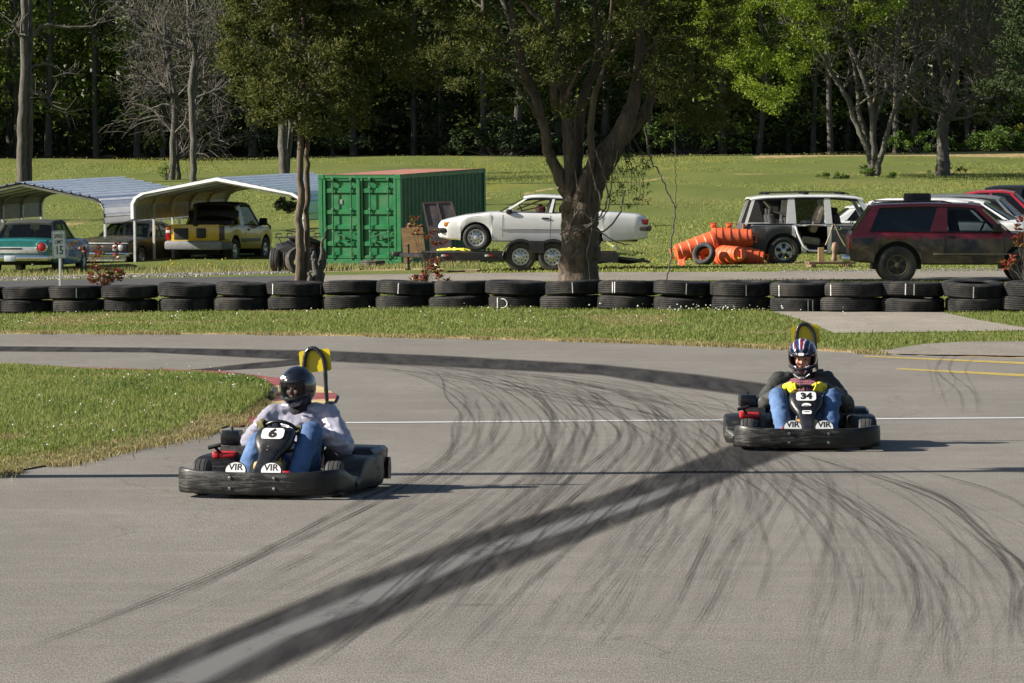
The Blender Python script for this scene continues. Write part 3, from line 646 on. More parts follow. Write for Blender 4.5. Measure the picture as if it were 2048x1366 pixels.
mb.build('trunk', BARK_CEDAR, t, 60)
cs = []; r = np.random.default_rng(22)
while len(cs) < 640:
    x, y = r.uniform(735, 1470), r.uniform(-620, 285)
    lo = np.interp(x, [735, 780, 850, 930, 1000, 1060, 1130, 1200, 1260, 1340, 1420, 1470], [120, 175, 205, 185, 215, 130, 235, 120, 150, 235, 270, 200])
    if y > lo: continue
    sw = np.interp(y, [-620, -300, 0, 300], [.3, .8, 1, 1])
    if abs(x - 1100) > 370 * sw: continue
    k = vnoise(np.array([x / 60.]), np.array([y / 45.]), 1, 31)[0]
    if y > -40 and k < (.5 if x < 1240 else .3): continue
    dmax = 2.6 * math.sqrt(max(.05, 1 - ((x - 1100) / 390) ** 2)); cs.append(L1(x, y, r.uniform(-dmax * .8, dmax)))
pts, u = clump_pts(cs, .36, 270, 23, .65, True); foliage('crown', pts, .105, .028, CEDAR, t, 24, u * .6, .35)
# ivy stems on the old trunk
mb = MB(); rg = np.random.default_rng(3)
for k, pl in enumerate([[(1140, 460), (1160, 420), (1190, 440), (1215, 400), (1205, 340), (1190, 300)], [(1120, 470), (1150, 455), (1185, 445), (1215, 420), (1225, 350), (1235, 300)], [(1175, 300), (1185, 350), (1200, 400), (1190, 440), (1150, 470), (1130, 490)],
                        [(1150, 470), (1165, 460), (1200, 465), (1225, 480), (1262, 490)], [(1130, 510), (1140, 470), (1170, 452), (1205, 462), (1238, 430), (1250, 380)], [(1180, 560), (1175, 500), (1185, 460), (1180, 420)], [(1150, 340), (1155, 400), (1145, 440), (1135, 480)], [(1135, 470), (1125, 500), (1140, 515), (1160, 500)]]):
    mb.tube(wobble([L1(a, b_, -.47 - .03 * (k % 3)) for a, b_ in pl], 6, .012, k), .013 if k % 2 else .018, 5)
mb.build('ivy_stem', bark_mat('ivy_bark', (.08, .065, .05), (.2, .165, .13), 8), t, 60)
cs = [L1(rg.uniform(1205, 1300), rg.uniform(300, 420), rg.uniform(-.5, .3)) for i in range(55)]
mb = MB()
for i in range(18): 
    x = rg.uniform(1215, 1290); y = rg.uniform(300, 340); limb(mb, [L1(x - 20, y - 25), L1(x, y + 20), L1(x + rg.uniform(-15, 25), y + rg.uniform(50, 110))], .008, .003, i, 3, 4, .02)
mb.build('hanging_twigs', TWIG, t)
pts, u = clump_pts(cs, .10, 10, 33); foliage('sprouting_leaves', pts, .07, .03, MAPLE if False else SHRUB, t, 34)
# long hanging vine
mb = MB(); vp = [(1290, 250), (1300, 315), (1318, 345), (1340, 395), (1351, 420), (1345, 465), (1340, 520), (1332, 562)]
bv = base(1335, DC - 1)
t = thing('hanging_vine', 'thin bare vine hanging down to the ground right of the thick old cedar', 'vine', bv)
mb.tube(wobble([P(a, b_, DC - 1) - bv for a, b_ in vp], 6, .012, 2), .016, 5); mb.tube(wobble([P(a, b_, DC - 1) - bv for a, b_ in [(1348, 240), (1350, 330), (1352, 380), (1350, 425)]], 6, .012, 4), .009, 4)
mb.build('stem', TWIG, t, 60)
# dark cedar reaching in at the right edge
b2 = base(2230, 96); t = thing('cedar_tree', 'dark cedar whose shaded branches reach in at the top right corner', 'tree', b2)
mb = MB(); limb(mb, [Vector((0, 0, -.1)), Vector((.05, 0, 3)), Vector((0, 0, 6)), Vector((.1, 0, 9))], .3, .05, 3, 12)
for i in range(30):
    a = rg.uniform(0, 2 * PI); z0 = rg.uniform(3.2, 8); d = Vector((math.cos(a), math.sin(a), .1)) * (3.0 * (1 - (z0 - 3) / 8)); p0 = Vector((0, 0, z0)); limb(mb, [p0, p0 + d * .5, p0 + d], .05, .01, i, 5, 4, .03)
mb.build('trunk', BARK_CEDAR, t, 60); cs = []
while len(cs) < 950:
    z0 = rg.uniform(3.9, 9.5); rr = 2.9 * (1 - (z0 - 4) / 8) * math.sqrt(rg.random()); a = rg.uniform(0, 2 * PI); q = Vector((rr * math.cos(a), rr * math.sin(a), z0))
    cs.append(q)
pts, u = clump_pts(cs, .36, 110, 43, .6); foliage('crown', pts, .14, .04, DARKLEAF, t, 44, u * .6, .3)

# --- bare and leafing trees in the field
def bare_tree(px, py, label, stems, D=None, twig=None, seed=0, leaf=None, mat=BARK_GREY, cat='tree', name='bare_tree', depth=3, spread=.75, nk=(4, 7), droop=0, lens=(2.2, 3.4), child_from=.25, nb=16):
    if D is None: X_, D = hit(px, py)
    b = base(px, D); t = thing(name, label, cat, b); mb = MB(); tw = MB(); rg = np.random.default_rng(seed); ends = []
    sc = D / F
    for st, ws in stems:
        q = [P(a, b_, D + (c[0] if c else 0)) - b for a, b_, *c in st]; q[0].z -= .15
        c = catmull(q, 6); i = np.linspace(0, len(ws) - 1, len(c)); rr = np.interp(i, range(len(ws)), ws) * sc / 2; c[1:] += rg.normal(0, .02, c[1:].shape); mb.tube(c, list(rr), 10)
        for j in range(nb):
            u_ = rg.uniform(child_from, 1); k = int(u_ * (len(c) - 2)) + 1; ax = Vector(c[k] - c[k - 1]).normalized(); a = rg.uniform(0, 2 * PI)
            side = Vector((math.cos(a), math.sin(a), .15)); grow(tw, c[k], ax * .35 + side * .8, rg.uniform(*lens) * (1.15 - .4 * u_), min(.06, rr[k] * .45), depth - 1, rg, spread, .06, nk, .5, .007, ends, droop)
    n0 = len(mb.v); mb.v += tw.v; mb.f += [tuple(q + n0 for q in f) for f in tw.f]; mb.m += [1] * len(tw.f); mb.build('trunk', [mat, TWIG], t, 60, fix=False)
    return t, ends, b, D
bare_tree(50, 370, 'bare grey tree with two straight tall trunks near the left edge', [([(46, 372), (44, 280), (50, 150), (50, 0), (48, -200)], [22, 20, 17, 15, 6]), ([(58, 370, .3), (60, 260, .3), (60, 100, .3), (62, -20, .3), (75, -180)], [14, 14, 13, 12, 5]),
    ([(56, 78), (90, 52), (140, 56), (190, 52), (205, 35)], [9, 7, 6, 4, 2]), ([(62, 128), (95, 128), (120, 140), (130, 150)], [5, 4, 3, 2]), ([(58, 180), (80, 185), (100, 200), (108, 225)], [5, 4, 3, 2]), ([(60, 20), (30, 60), (20, 70)], [4, 3, 2])], seed=4, nb=3, depth=2, lens=(1, 1.8), child_from=.6)
bare_tree(350, 362, 'bare tree with drooping fine twigs behind the middle carport', [([(346, 364), (346, 300), (350, 200), (332, 80), (318, -60)], [14, 13, 11, 8, 4]), ([(357, 364, .3), (353, 260, .3), (345, 160, .3), (335, 60), (345, -40)], [9, 9, 8, 6, 3]), ([(350, 210), (330, 110), (300, 20), (280, -40)], [8, 6, 4, 2])],
          seed=8, nb=20, depth=3, droop=.35, lens=(1.6, 2.8), child_from=.12, nk=(5, 8))
bare_tree(385, 366, 'bare tree with one twisting pale trunk right of the drooping one', [([(385, 368), (387, 300), (383, 180), (390, 110), (378, 40), (374, -120)], [14, 13, 13, 11, 8, 5]), ([(388, 190), (396, 120), (394, 50), (388, -60)], [9, 8, 6, 4])], seed=13, nb=14, depth=3, droop=.1, lens=(1.5, 2.6), child_from=.3, nk=(4, 7))
bare_tree(573, 350, 'pale bare trunk rising behind the twin-trunk cedar', [([(570, 352), (566, 280), (562, 180), (550, 60), (545, -120)], [20, 18, 17, 14, 6]), ([(574, 345, .3), (582, 260, .3), (580, 190, .3), (590, 50)], [10, 10, 9, 6])], seed=17, nb=7, depth=3, lens=(1.6, 2.6), child_from=.4)
t, ends, b, D = bare_tree(1742, 352, 'leafing maple with many slender spreading limbs and bright green leaves', [([(1742, 354), (1738, 310), (1715, 255), (1690, 190), (1665, 150), (1620, 60), (1590, -60)], [16, 13, 12, 11, 10, 7, 4]), ([(1745, 352), (1746, 280), (1740, 200), (1715, 130), (1680, 40), (1660, -60)], [16, 15, 13, 10, 7, 4]),
    ([(1748, 350, .4), (1745, 290, .4), (1748, 220, .4), (1755, 130, .4), (1760, 20, .3), (1765, -90)], [13, 12, 12, 10, 7, 4]), ([(1750, 352, -.3), (1765, 300, -.3), (1785, 230, -.4), (1815, 160, -.4), (1870, 90), (1940, 40)], [13, 11, 9, 8, 6, 3]), ([(1742, 300, .5), (1720, 230, .6), (1712, 150, .7), (1690, 60), (1700, -60)], [12, 11, 9, 6, 3]),
    ([(1748, 240), (1765, 190), (1790, 110), (1810, 0)], [9, 8, 6, 3])], seed=23, nb=8, depth=3, lens=(1.3, 2.4), child_from=.35, nk=(4, 6))
cs = []; r = np.random.default_rng(71)
while len(cs) < 820:
    x, y = r.uniform(1330, 1800), r.uniform(-300, 240); lo = np.interp(x, [1330, 1380, 1430, 1500, 1560, 1620, 1700, 1800], [60, 100, 110, 215, 225, 120, 70, 20])
    if y > lo or vnoise(np.array([x / 42.]), np.array([y / 34.]), 1, 17)[0] < .33: continue
    cs.append(P(x, y, D + r.uniform(-4, 3)) - b)
pts, u = clump_pts(cs, .42, 62, 73, .7); foliage('crown', pts, .14, .085, MAPLE, t, 74, None, .1, .2)
bare_tree(1885, 350, 'bare grey tree with a thick forked trunk at the right of the field', [([(1885, 352), (1886, 300), (1884, 260), (1892, 225), (1900, 200), (1908, 140), (1920, 40), (1930, -100)], [34, 24, 24, 26, 22, 13, 8, 4]), ([(1898, 225), (1930, 200), (1965, 190), (2000, 180), (2050, 150)], [12, 10, 8, 7, 4]), ([(1895, 210), (1885, 150), (1872, 80), (1868, -40)], [12, 10, 7, 4]), ([(1905, 160), (1930, 90), (1980, 10)], [8, 6, 3])],
          seed=31, nb=18, depth=3, lens=(1.4, 2.6), child_from=.35, nk=(5, 8))

# --- wood beyond the field: single trees in front, massed wood behind
def wood_tree(kind, seed):
    rg = np.random.default_rng(seed); h = rg.uniform(15, 19); tk = MB()
    q = limb(tk, [Vector((0, 0, -.3)), Vector((rg.normal(0, .15), 0, h * .3)), Vector((rg.normal(0, .4), 0, h * .6)), Vector((rg.normal(0, .6), 0, h))], rg.uniform(.16, .26), .04, seed, 8)
    cs = []; lo = {'leafy': .12, 'thin': .35, 'dark': .04}[kind]; rm = {'leafy': 2.4, 'thin': 1.8, 'dark': 2.2}[kind]; nb = {'leafy': 46, 'thin': 26, 'dark': 60}[kind]
    for i in range(nb):
        u_ = lo + (1 - lo) * rg.random(); k = int(u_ * (len(q) - 1)); a = rg.uniform(0, 2 * PI); pr = (1 - u_) if kind == 'dark' else math.sin(PI * min(1, .2 + u_ * .8))
        ln = max(.4, rm * pr * rg.uniform(.45, 1.1)); d = Vector((math.cos(a), math.sin(a), .35 if kind != 'dark' else -.05)) * ln; p0 = Vector(q[k]); limb(tk, [p0, p0 + d * .5 + Vector((0, 0, .1)), p0 + d], .05, .012, i, 4, 3, .04); cs.append(p0 + d * rg.uniform(.75, 1.05)); cs.append(p0 + d * rg.uniform(.4, .7))
    return tk, cs
protos = []
for kind, sd in (('leafy', 1), ('leafy', 2), ('leafy', 3), ('thin', 4), ('thin', 5), ('dark', 6), ('dark', 7)):
    tk, cs = wood_tree(kind, sd); lab = {'leafy': 'tall trunk with sparse new green leaves at the edge of the dark wood', 'thin': 'slim nearly bare tree standing at the edge of the dark wood', 'dark': 'dense dark evergreen standing at the edge of the wood'}[kind]
    nm = {'leafy': 'forest_tree', 'thin': 'forest_tree', 'dark': 'evergreen_tree'}[kind]
    t = thing(nm, lab, 'tree', (0, 0, 0), 0, {'leafy': 'leafing trees of the wood beyond the field', 'thin': 'nearly bare trees of the wood beyond the field', 'dark': 'evergreens of the wood beyond the field'}[kind])
    tk.build('trunk', BARK_DARK, t, 60, fix=False)
    pts, u = clump_pts(cs, {'leafy': .8, 'thin': .7, 'dark': .6}[kind], {'leafy': 26, 'thin': 12, 'dark': 34}[kind], sd + 80, .8)
    foliage('crown', pts, .26 if kind != 'dark' else .3, .16 if kind != 'dark' else .1, WOODLEAF if kind != 'dark' else DARKLEAF, t, sd + 90); protos.append((kind, t))
rg = np.random.default_rng(77); used = set()
for i in range(88):
    px = -140 + 2330 * (i + rg.uniform(-1.1, 1.1)) / 88; row = i % 3; D = 231 + row * 6 + rg.uniform(0, 5); x, y = at(px, D)
    if px < 480: ks = ['leafy', 'leafy', 'thin']
    elif px < 1500: ks = ['dark', 'dark', 'leafy']
    else: ks = ['leafy', 'thin', 'dark']
    kind = ks[int(rg.integers(0, 3))]; c_ = [j for j, p in enumerate(protos) if p[0] == kind]; j = c_[int(rg.integers(0, len(c_)))]
    o = protos[j][1] if j not in used else copy_tree(protos[j][1]); used.add(j)
    s = rg.uniform(.8, 1.2); o.location = (x, y, float(zg(x, y))); o.rotation_euler = (0, 0, rg.uniform(0, 6.28)); o.scale = (s, s, s * rg.uniform(.9, 1.1))
# three unseen evergreens added past the left edge to cast shadow bands on the field
for x, y, s, lb in ((-23, 141, .95, 'nearest'), (-25, 156, 1.0, 'middle one'), (-28, 178, 1.1, 'farthest')):
    o = copy_tree(protos[5][1]); o.location = (x, y, float(zg(x, y))); o.scale = (s * 1.1, s * 1.1, s); tag(o, lb + ' of three unseen tall evergreens added to shade the field', 'tree', 'evergreens beyond the left edge')
# massed wood: trunks and foliage nobody could count
n = 60000; r = np.random.default_rng(88); Xs = r.uniform(-62, 40, n); D = 244 + 60 * r.random(n) ** 1.2; k = vnoise(Xs + 80, D * .5, .25, 8) > .2
zz = 20 * r.random(n) ** .85; Q = np.stack([Xs, D, zg(Xs, D) + zz], -1)[k]
V, f = leaves(Q, .85, .5, 89, .2); tag(link_mesh('distant_woods', np_mesh('distant_woods', V, f), WOODLEAF), kind='stuff')
n = 22000; Xs = r.uniform(-62, 40, n); D = 236 + 30 * r.random(n); px_ = Xs * F / D + 1024; zz = np.interp(px_, [-500, 400, 900, 1500, 1700, 2300], [2.5, 3, 5, 5, 3, 2]) * r.random(n); Q = np.stack([Xs, D, zg(Xs, D) + zz], -1)
V, f = leaves(Q, .5, .3, 90, .2); tag(link_mesh('dark_undergrowth', np_mesh('dark_undergrowth', V, f), DARKLEAF), kind='stuff')
mb = MB()
for i in range(240):
    x = r.uniform(-62, 40); y = r.uniform(246, 300); z0 = float(zg(x, y)); l = r.normal(0, .5); mb.tube([(x, y, z0 - .3), (x + l * .5, y, z0 + 9), (x + l, y, z0 + 19)], [r.uniform(.1, .22), .12, .05], 6, cap=False)
tag(mb.build('distant_trunks', BARK_DARK, None, 60), kind='stuff')
# wood continuing past the left edge: it shades the wood's lower storeys
n = 9000; Xs = r.uniform(-100, -27.5, n); D = np.where(Xs > -62, 226 + 18 * r.random(n), 228 + 60 * r.random(n)); Q = np.stack([Xs, D, zg(Xs, D) + 20 * r.random(n)], -1)
V, f = leaves(Q, 1.1, .7, 91, .2); tag(link_mesh('distant_woods', np_mesh('distant_woods', V, f), WOODLEAF), kind='stuff')

# unseen high leaves over the wood's edge, added to shade its trunks
n = 9000; Xs = r.uniform(-62, 45, n); D = 229 + 22 * r.random(n); Q = np.stack([Xs, D, zg(Xs, D) + 11.5 + 9 * r.random(n) - .0], -1); k = (vnoise(Xs + 80, D, .3, 18) > .25) & ((Xs > -15) | (r.random(n) < .2))
V, f = leaves(Q[k], .8, .5, 92, .2); tag(link_mesh('shade_canopy', np_mesh('shade_canopy', V, f), WOODLEAF), kind='stuff')

def shrub(px, py, w_, h_, label, mat, seed, D=None, leaf=.12, n=26, per=50, group=None):
    if D is None: X_, D = hit(px, py)
    b = base(px, D); s = D / F; w_ *= s; h_ *= s; r = np.random.default_rng(seed); t = thing('shrub', label, 'shrub', b, 0, group); mb = MB(); cs = []
    for i in range(n):
        a = r.uniform(0, 2 * PI); rr = math.sqrt(r.random()) * w_ / 2; e = Vector((rr * math.cos(a), rr * math.sin(a) * .7, h_ * r.uniform(.25, .95) * (1 - .5 * (rr / (w_ / 2)) ** 2))); mb.tube([Vector((e.x * .2, e.y * .2, -.05)), Vector((e.x * .6, e.y * .6, e.z * .6)), e], [.02, .012, .005], 4, cap=False); cs.append(e)
    mb.build('stems', TWIG, t); pts, u = clump_pts(cs, max(.12, min(w_, h_) * .2), per, seed + 1, .8); foliage('leaves', pts, leaf, leaf * .55, mat, t, seed + 2)
shrub(2030, 255, 80, 55, 'yellow-green bush at the right edge of the wood', YSHRUB, 201, 233, .2, 30)
shrub(1990, 290, 140, 60, 'low green thicket under the yellow-green bush', SHRUB, 203, 231, .2, 40)
shrub(1840, 300, 150, 50, 'low green thicket between the maple and the thick bare tree', SHRUB, 206, 231, .2, 40)
shrub(1000, 315, 250, 70, 'dark thicket along the foot of the wood left of the old cedar', DARKLEAF, 209, 231, .25, 40)
shrub(1380, 310, 220, 90, 'green thicket at the foot of the wood right of the old cedar', SHRUB, 211, 232, .2, 40)
shrub(1737, 352, 50, 28, 'small green bush at the foot of the maple', SHRUB, 214, None, .1, 22)
shrub(1660, 360, 70, 16, 'weedy tuft in the field left of the maple', SHRUB, 217, None, .1, 14, 30)
shrub(1782, 356, 18, 12, 'tiny round bush right of the maple trunk', SHRUB, 219, None, .08, 10, 30)
shrub(1900, 348, 90, 20, 'weeds around the foot of the thick bare tree', SHRUB, 221, None, .1, 16, 24)
shrub(580, 422, 60, 34, 'dark round bush in the field behind the twin-trunk cedar', DARKLEAF, 224, None, .1, 30, 60)
shrub(335, 362, 36, 44, 'pale leafing bush at the foot of the drooping bare tree', SHRUB, 226, None, .09, 14, 20)
# red-leaved young bushes
REDL = leaf_mat('red_photinia_leaves', [(.16, .012, .016), (.27, .03, .03), (.13, .09, .02), (.14, .16, .04)], .3, .35, 3)
def red_bush(px, py, D, whorls, label, seed):
    b = base(px, D); t = thing('red_bush', label, 'bush', b); mb = MB(); r = np.random.default_rng(seed); P_, U_ = [], []
    for a, b_, q in whorls:
        e = P(a, b_, D + r.uniform(-.25, .25)) - b; mb.tube(wobble([Vector((r.normal(0, .03), 0, -.05)), Vector((e.x * .35, e.y * .5, e.z * .5)), e], 4, .008, seed + a), [.012, .011, .01, .009, .008, .007, .006, .005, .005], 4)
        for k in range(q):
            c = e + Vector(r.normal(0, .045, 3)); m_ = int(r.integers(5, 8))
            for j in range(m_): 
                an = r.uniform(0, 2 * PI); d = Vector((math.cos(an), math.sin(an), r.uniform(.1, .9))).normalized(); P_.append(c + d * .05); U_.append(d * 2.2)
    mb.build('stems', TWIG, t, 60); foliage('leaves', np.array(P_), .125, .046, REDL, t, seed, np.array(U_), 0)
r = np.random.default_rng(5)
red_bush(212, 592, 97, [(146, 490, 2), (163, 505, 2), (197, 500, 4), (190, 515, 3), (205, 510, 3), (236, 495, 3), (232, 512, 2), (195, 535, 3), (185, 548, 2), (180, 528, 2)] + [(int(r.uniform(180, 252)), int(r.uniform(545, 590)), 3) for i in range(22)], 'red-leaved young bush beside the speed limit sign', 301)
red_bush(850, 585, 97, [(828, 440, 3), (822, 455, 3), (838, 450, 3), (845, 470, 2), (856, 478, 3), (872, 485, 3), (868, 465, 2), (830, 470, 2), (884, 490, 2)] + [(int(r.uniform(818, 895)), int(r.uniform(510, 580)), 3) for i in range(20)], 'red-leaved young bush in front of the trailer tongue and white coupe', 303)
red_bush(2050, 588, 89, [(2030, 455, 3), (2045, 440, 3), (2040, 470, 4)] + [(int(r.uniform(2005, 2075)), int(r.uniform(480, 580)), 3) for i in range(12)], 'red-leaved young bush at the right edge before the red off-roader', 305)
# ------------------------------------------------------------------ vehicle materials
RUB = M('tyre_rubber', (.022, .022, .023), .75, var=.35, scale=9, bmp=.25, dirt=(.09, .075, .055), dirt_amt=.22, dscale=4)
RUBDUST = M('dusty_tyre_rubber', (.028, .027, .026), .8, var=.3, scale=9, bmp=.25, dirt=(.13, .10, .07), dirt_amt=.4, dscale=3)
CHROME = M('chrome', (.62, .62, .62), .12, 1, var=.1); STEEL = M('wheel_metal', (.66, .66, .66), .3, .55, var=.08)
DARK = M('dark_trim', (.012, .012, .013), .55, var=.3); INT = M('dark_interior', (.018, .018, .02), .8, var=.4); BLKMET = M('black_trailer_steel', (.018, .018, .02), .4, var=.3, dirt=(.12, .07, .04), dirt_amt=.25)
WHITEP = M('white_car_paint', (.66, .66, .65), .22, var=.03, coat=.6, dirt=(.45, .42, .36), dirt_amt=.2, dscale=2); DULLW = M('dull_white_paint', (.62, .62, .61), .4, var=.06, dirt=(.3, .27, .22), dirt_amt=.3)
PRIMER = M('grey_primer', (.05, .051, .054), .6, var=.18, scale=3, dirt=(.16, .14, .11), dirt_amt=.25); MAROON = M('maroon_paint', (.19, .014, .022), .35, var=.2, scale=2, coat=.3, dirt=(.10, .05, .045), dirt_amt=.15)
NAVY = M('black_blue_lower_paint', (.014, .018, .028), .5, var=.3, dirt=(.12, .09, .055), dirt_amt=.45, dscale=2.2); MUD = M('muddy_lower_panel', (.125, .095, .057), .95, var=.45, scale=4, dirt=(.03, .025, .02), dirt_amt=.4)
TEAL = M('teal_paint', (.012, .16, .15), .3, var=.15, coat=.5, dirt=(.1, .1, .08), dirt_amt=.15); TEALSKY = M('teal_sky_reflection', (.03, .15, .38), .3, var=.1, coat=.5)
OLIVE = M('faded_dark_green_paint', (.022, .026, .016), .45, var=.35, dirt=(.09, .07, .04), dirt_amt=.35); VINYL = M('dark_vinyl_roof', (.035, .036, .03), .8, var=.4, scale=8, bmp=.3)
YEL = M('yellow_paint', (.58, .37, .015), .32, var=.06, coat=.5, dirt=(.2, .14, .05), dirt_amt=.2); GREYPL = M('grey_bumper_plastic', (.17, .17, .175), .6, var=.2); REDP = M('red_car_paint', (.33, .02, .035), .25, var=.06, coat=.6)
SILV = M('grey_car_paint', (.2, .21, .22), .3, .4, var=.06, coat=.5); BLKP = M('black_car_paint', (.012, .014, .02), .2, var=.2, coat=.6); TAN = M('tan_upholstery', (.30, .25, .19), .9, var=.3, scale=5, bmp=.4)
GLASS = glass_mat('car_window_glass', (.45, .52, .55), .62); DGLASS = glass_mat('dark_window_glass', (.15, .17, .19), .35); BLGLASS = glass_mat('blacked_out_glass', (.05, .05, .05), .1)
REDLENS = M('red_tail_lamp', (.32, .01, .012), .2, var=.2, coat=.5); ORLENS = M('orange_lamp', (.7, .22, .03), .25, var=.1); WLENS = M('clear_lamp', (.6, .6, .58), .15, var=.1)
MUDWHEEL = M('mud_caked_wheel', (.17, .135, .085), .85, var=.35, scale=8, dirt=(.05, .04, .03), dirt_amt=.3)

def wheel_mesh(R, w_, rimr, style, tyre_mat, rim_mat, parent, loc, side=-1, name='wheel'):
    """tyre with its rim as sub-part; side -1: outer face towards local -Y"""
    Mx = rot('X', 90 if side < 0 else -90); mb = MB(); h = w_ / 2
    prof = [(rimr, -h * .8), (rimr + (R - rimr) * .35, -h), (R * .9, -h * .98), (R * .975, -h * .8), (R * .985, -h * .62), (R * .965, -h * .58), (R * .965, -h * .5), (R, -h * .46), (R, -h * .08), (R * .975, -h * .05), (R * .975, h * .05), (R, h * .08), (R, h * .46), (R * .965, h * .5), (R * .965, h * .58), (R * .985, h * .62), (R * .975, h * .8), (R * .9, h * .98), (rimr + (R - rimr) * .35, h), (rimr, h * .8), (rimr * .97, h * .3), (rimr * .97, -h * .8)]
    mb.lathe(prof, Mx, 28); o = mb.build(name, tyre_mat, parent, 40, loc)
    rb = MB(); hz = h * .8
    rb.lathe([(rimr, hz), (rimr * .93, hz * 1.02), (rimr * .88, hz * .8), (rimr * .84, hz * .35), (rimr * .55, hz * .5), (rimr * .28, hz * .75), (rimr * .26, hz * 1.0), (rimr * .2, hz * 1.05), (.001, hz * 1.05)], Mx, 28)
    if style == 'slot':
        for k in range(10):
            a = 2 * PI * k / 10; rb.lathe([(rimr * .095, hz * .36), (rimr * .095, hz * .52), (.001, hz * .53)], Mx @ tr(rimr * .70 * math.cos(a), rimr * .70 * math.sin(a), 0), 8, 1)
    else:
        for k in range(5):
            a = 2 * PI * k / 5 + .3; c, s_ = math.cos(a), math.sin(a)
            poly = [(rimr * .34, -.14 * rimr), (rimr * .82, -.24 * rimr), (rimr * .86, 0), (rimr * .82, .24 * rimr), (rimr * .34, .14 * rimr)] if style == 'gap' else [(rimr * .25, -.1 * rimr), (rimr * .9, -.16 * rimr), (rimr * .9, .16 * rimr), (rimr * .25, .1 * rimr)]
            rb.prism(poly, .02, Mx @ Matrix.Rotation(a, 4, 'Z') @ tr(0, 0, hz * (.62 if style == 'gap' else .78)), 1 if style == 'gap' else 0)
    for k in range(5):
        a = 2 * PI * k / 5; rb.lathe([(rimr * .05, hz * .6), (rimr * .05, hz * .95), (.001, hz * .96)], Mx @ tr(rimr * .4 * math.cos(a), rimr * .4 * math.sin(a), 0), 6, 1)
    r_ = rb.build('rim', [rim_mat, DARK], o, 40); return o

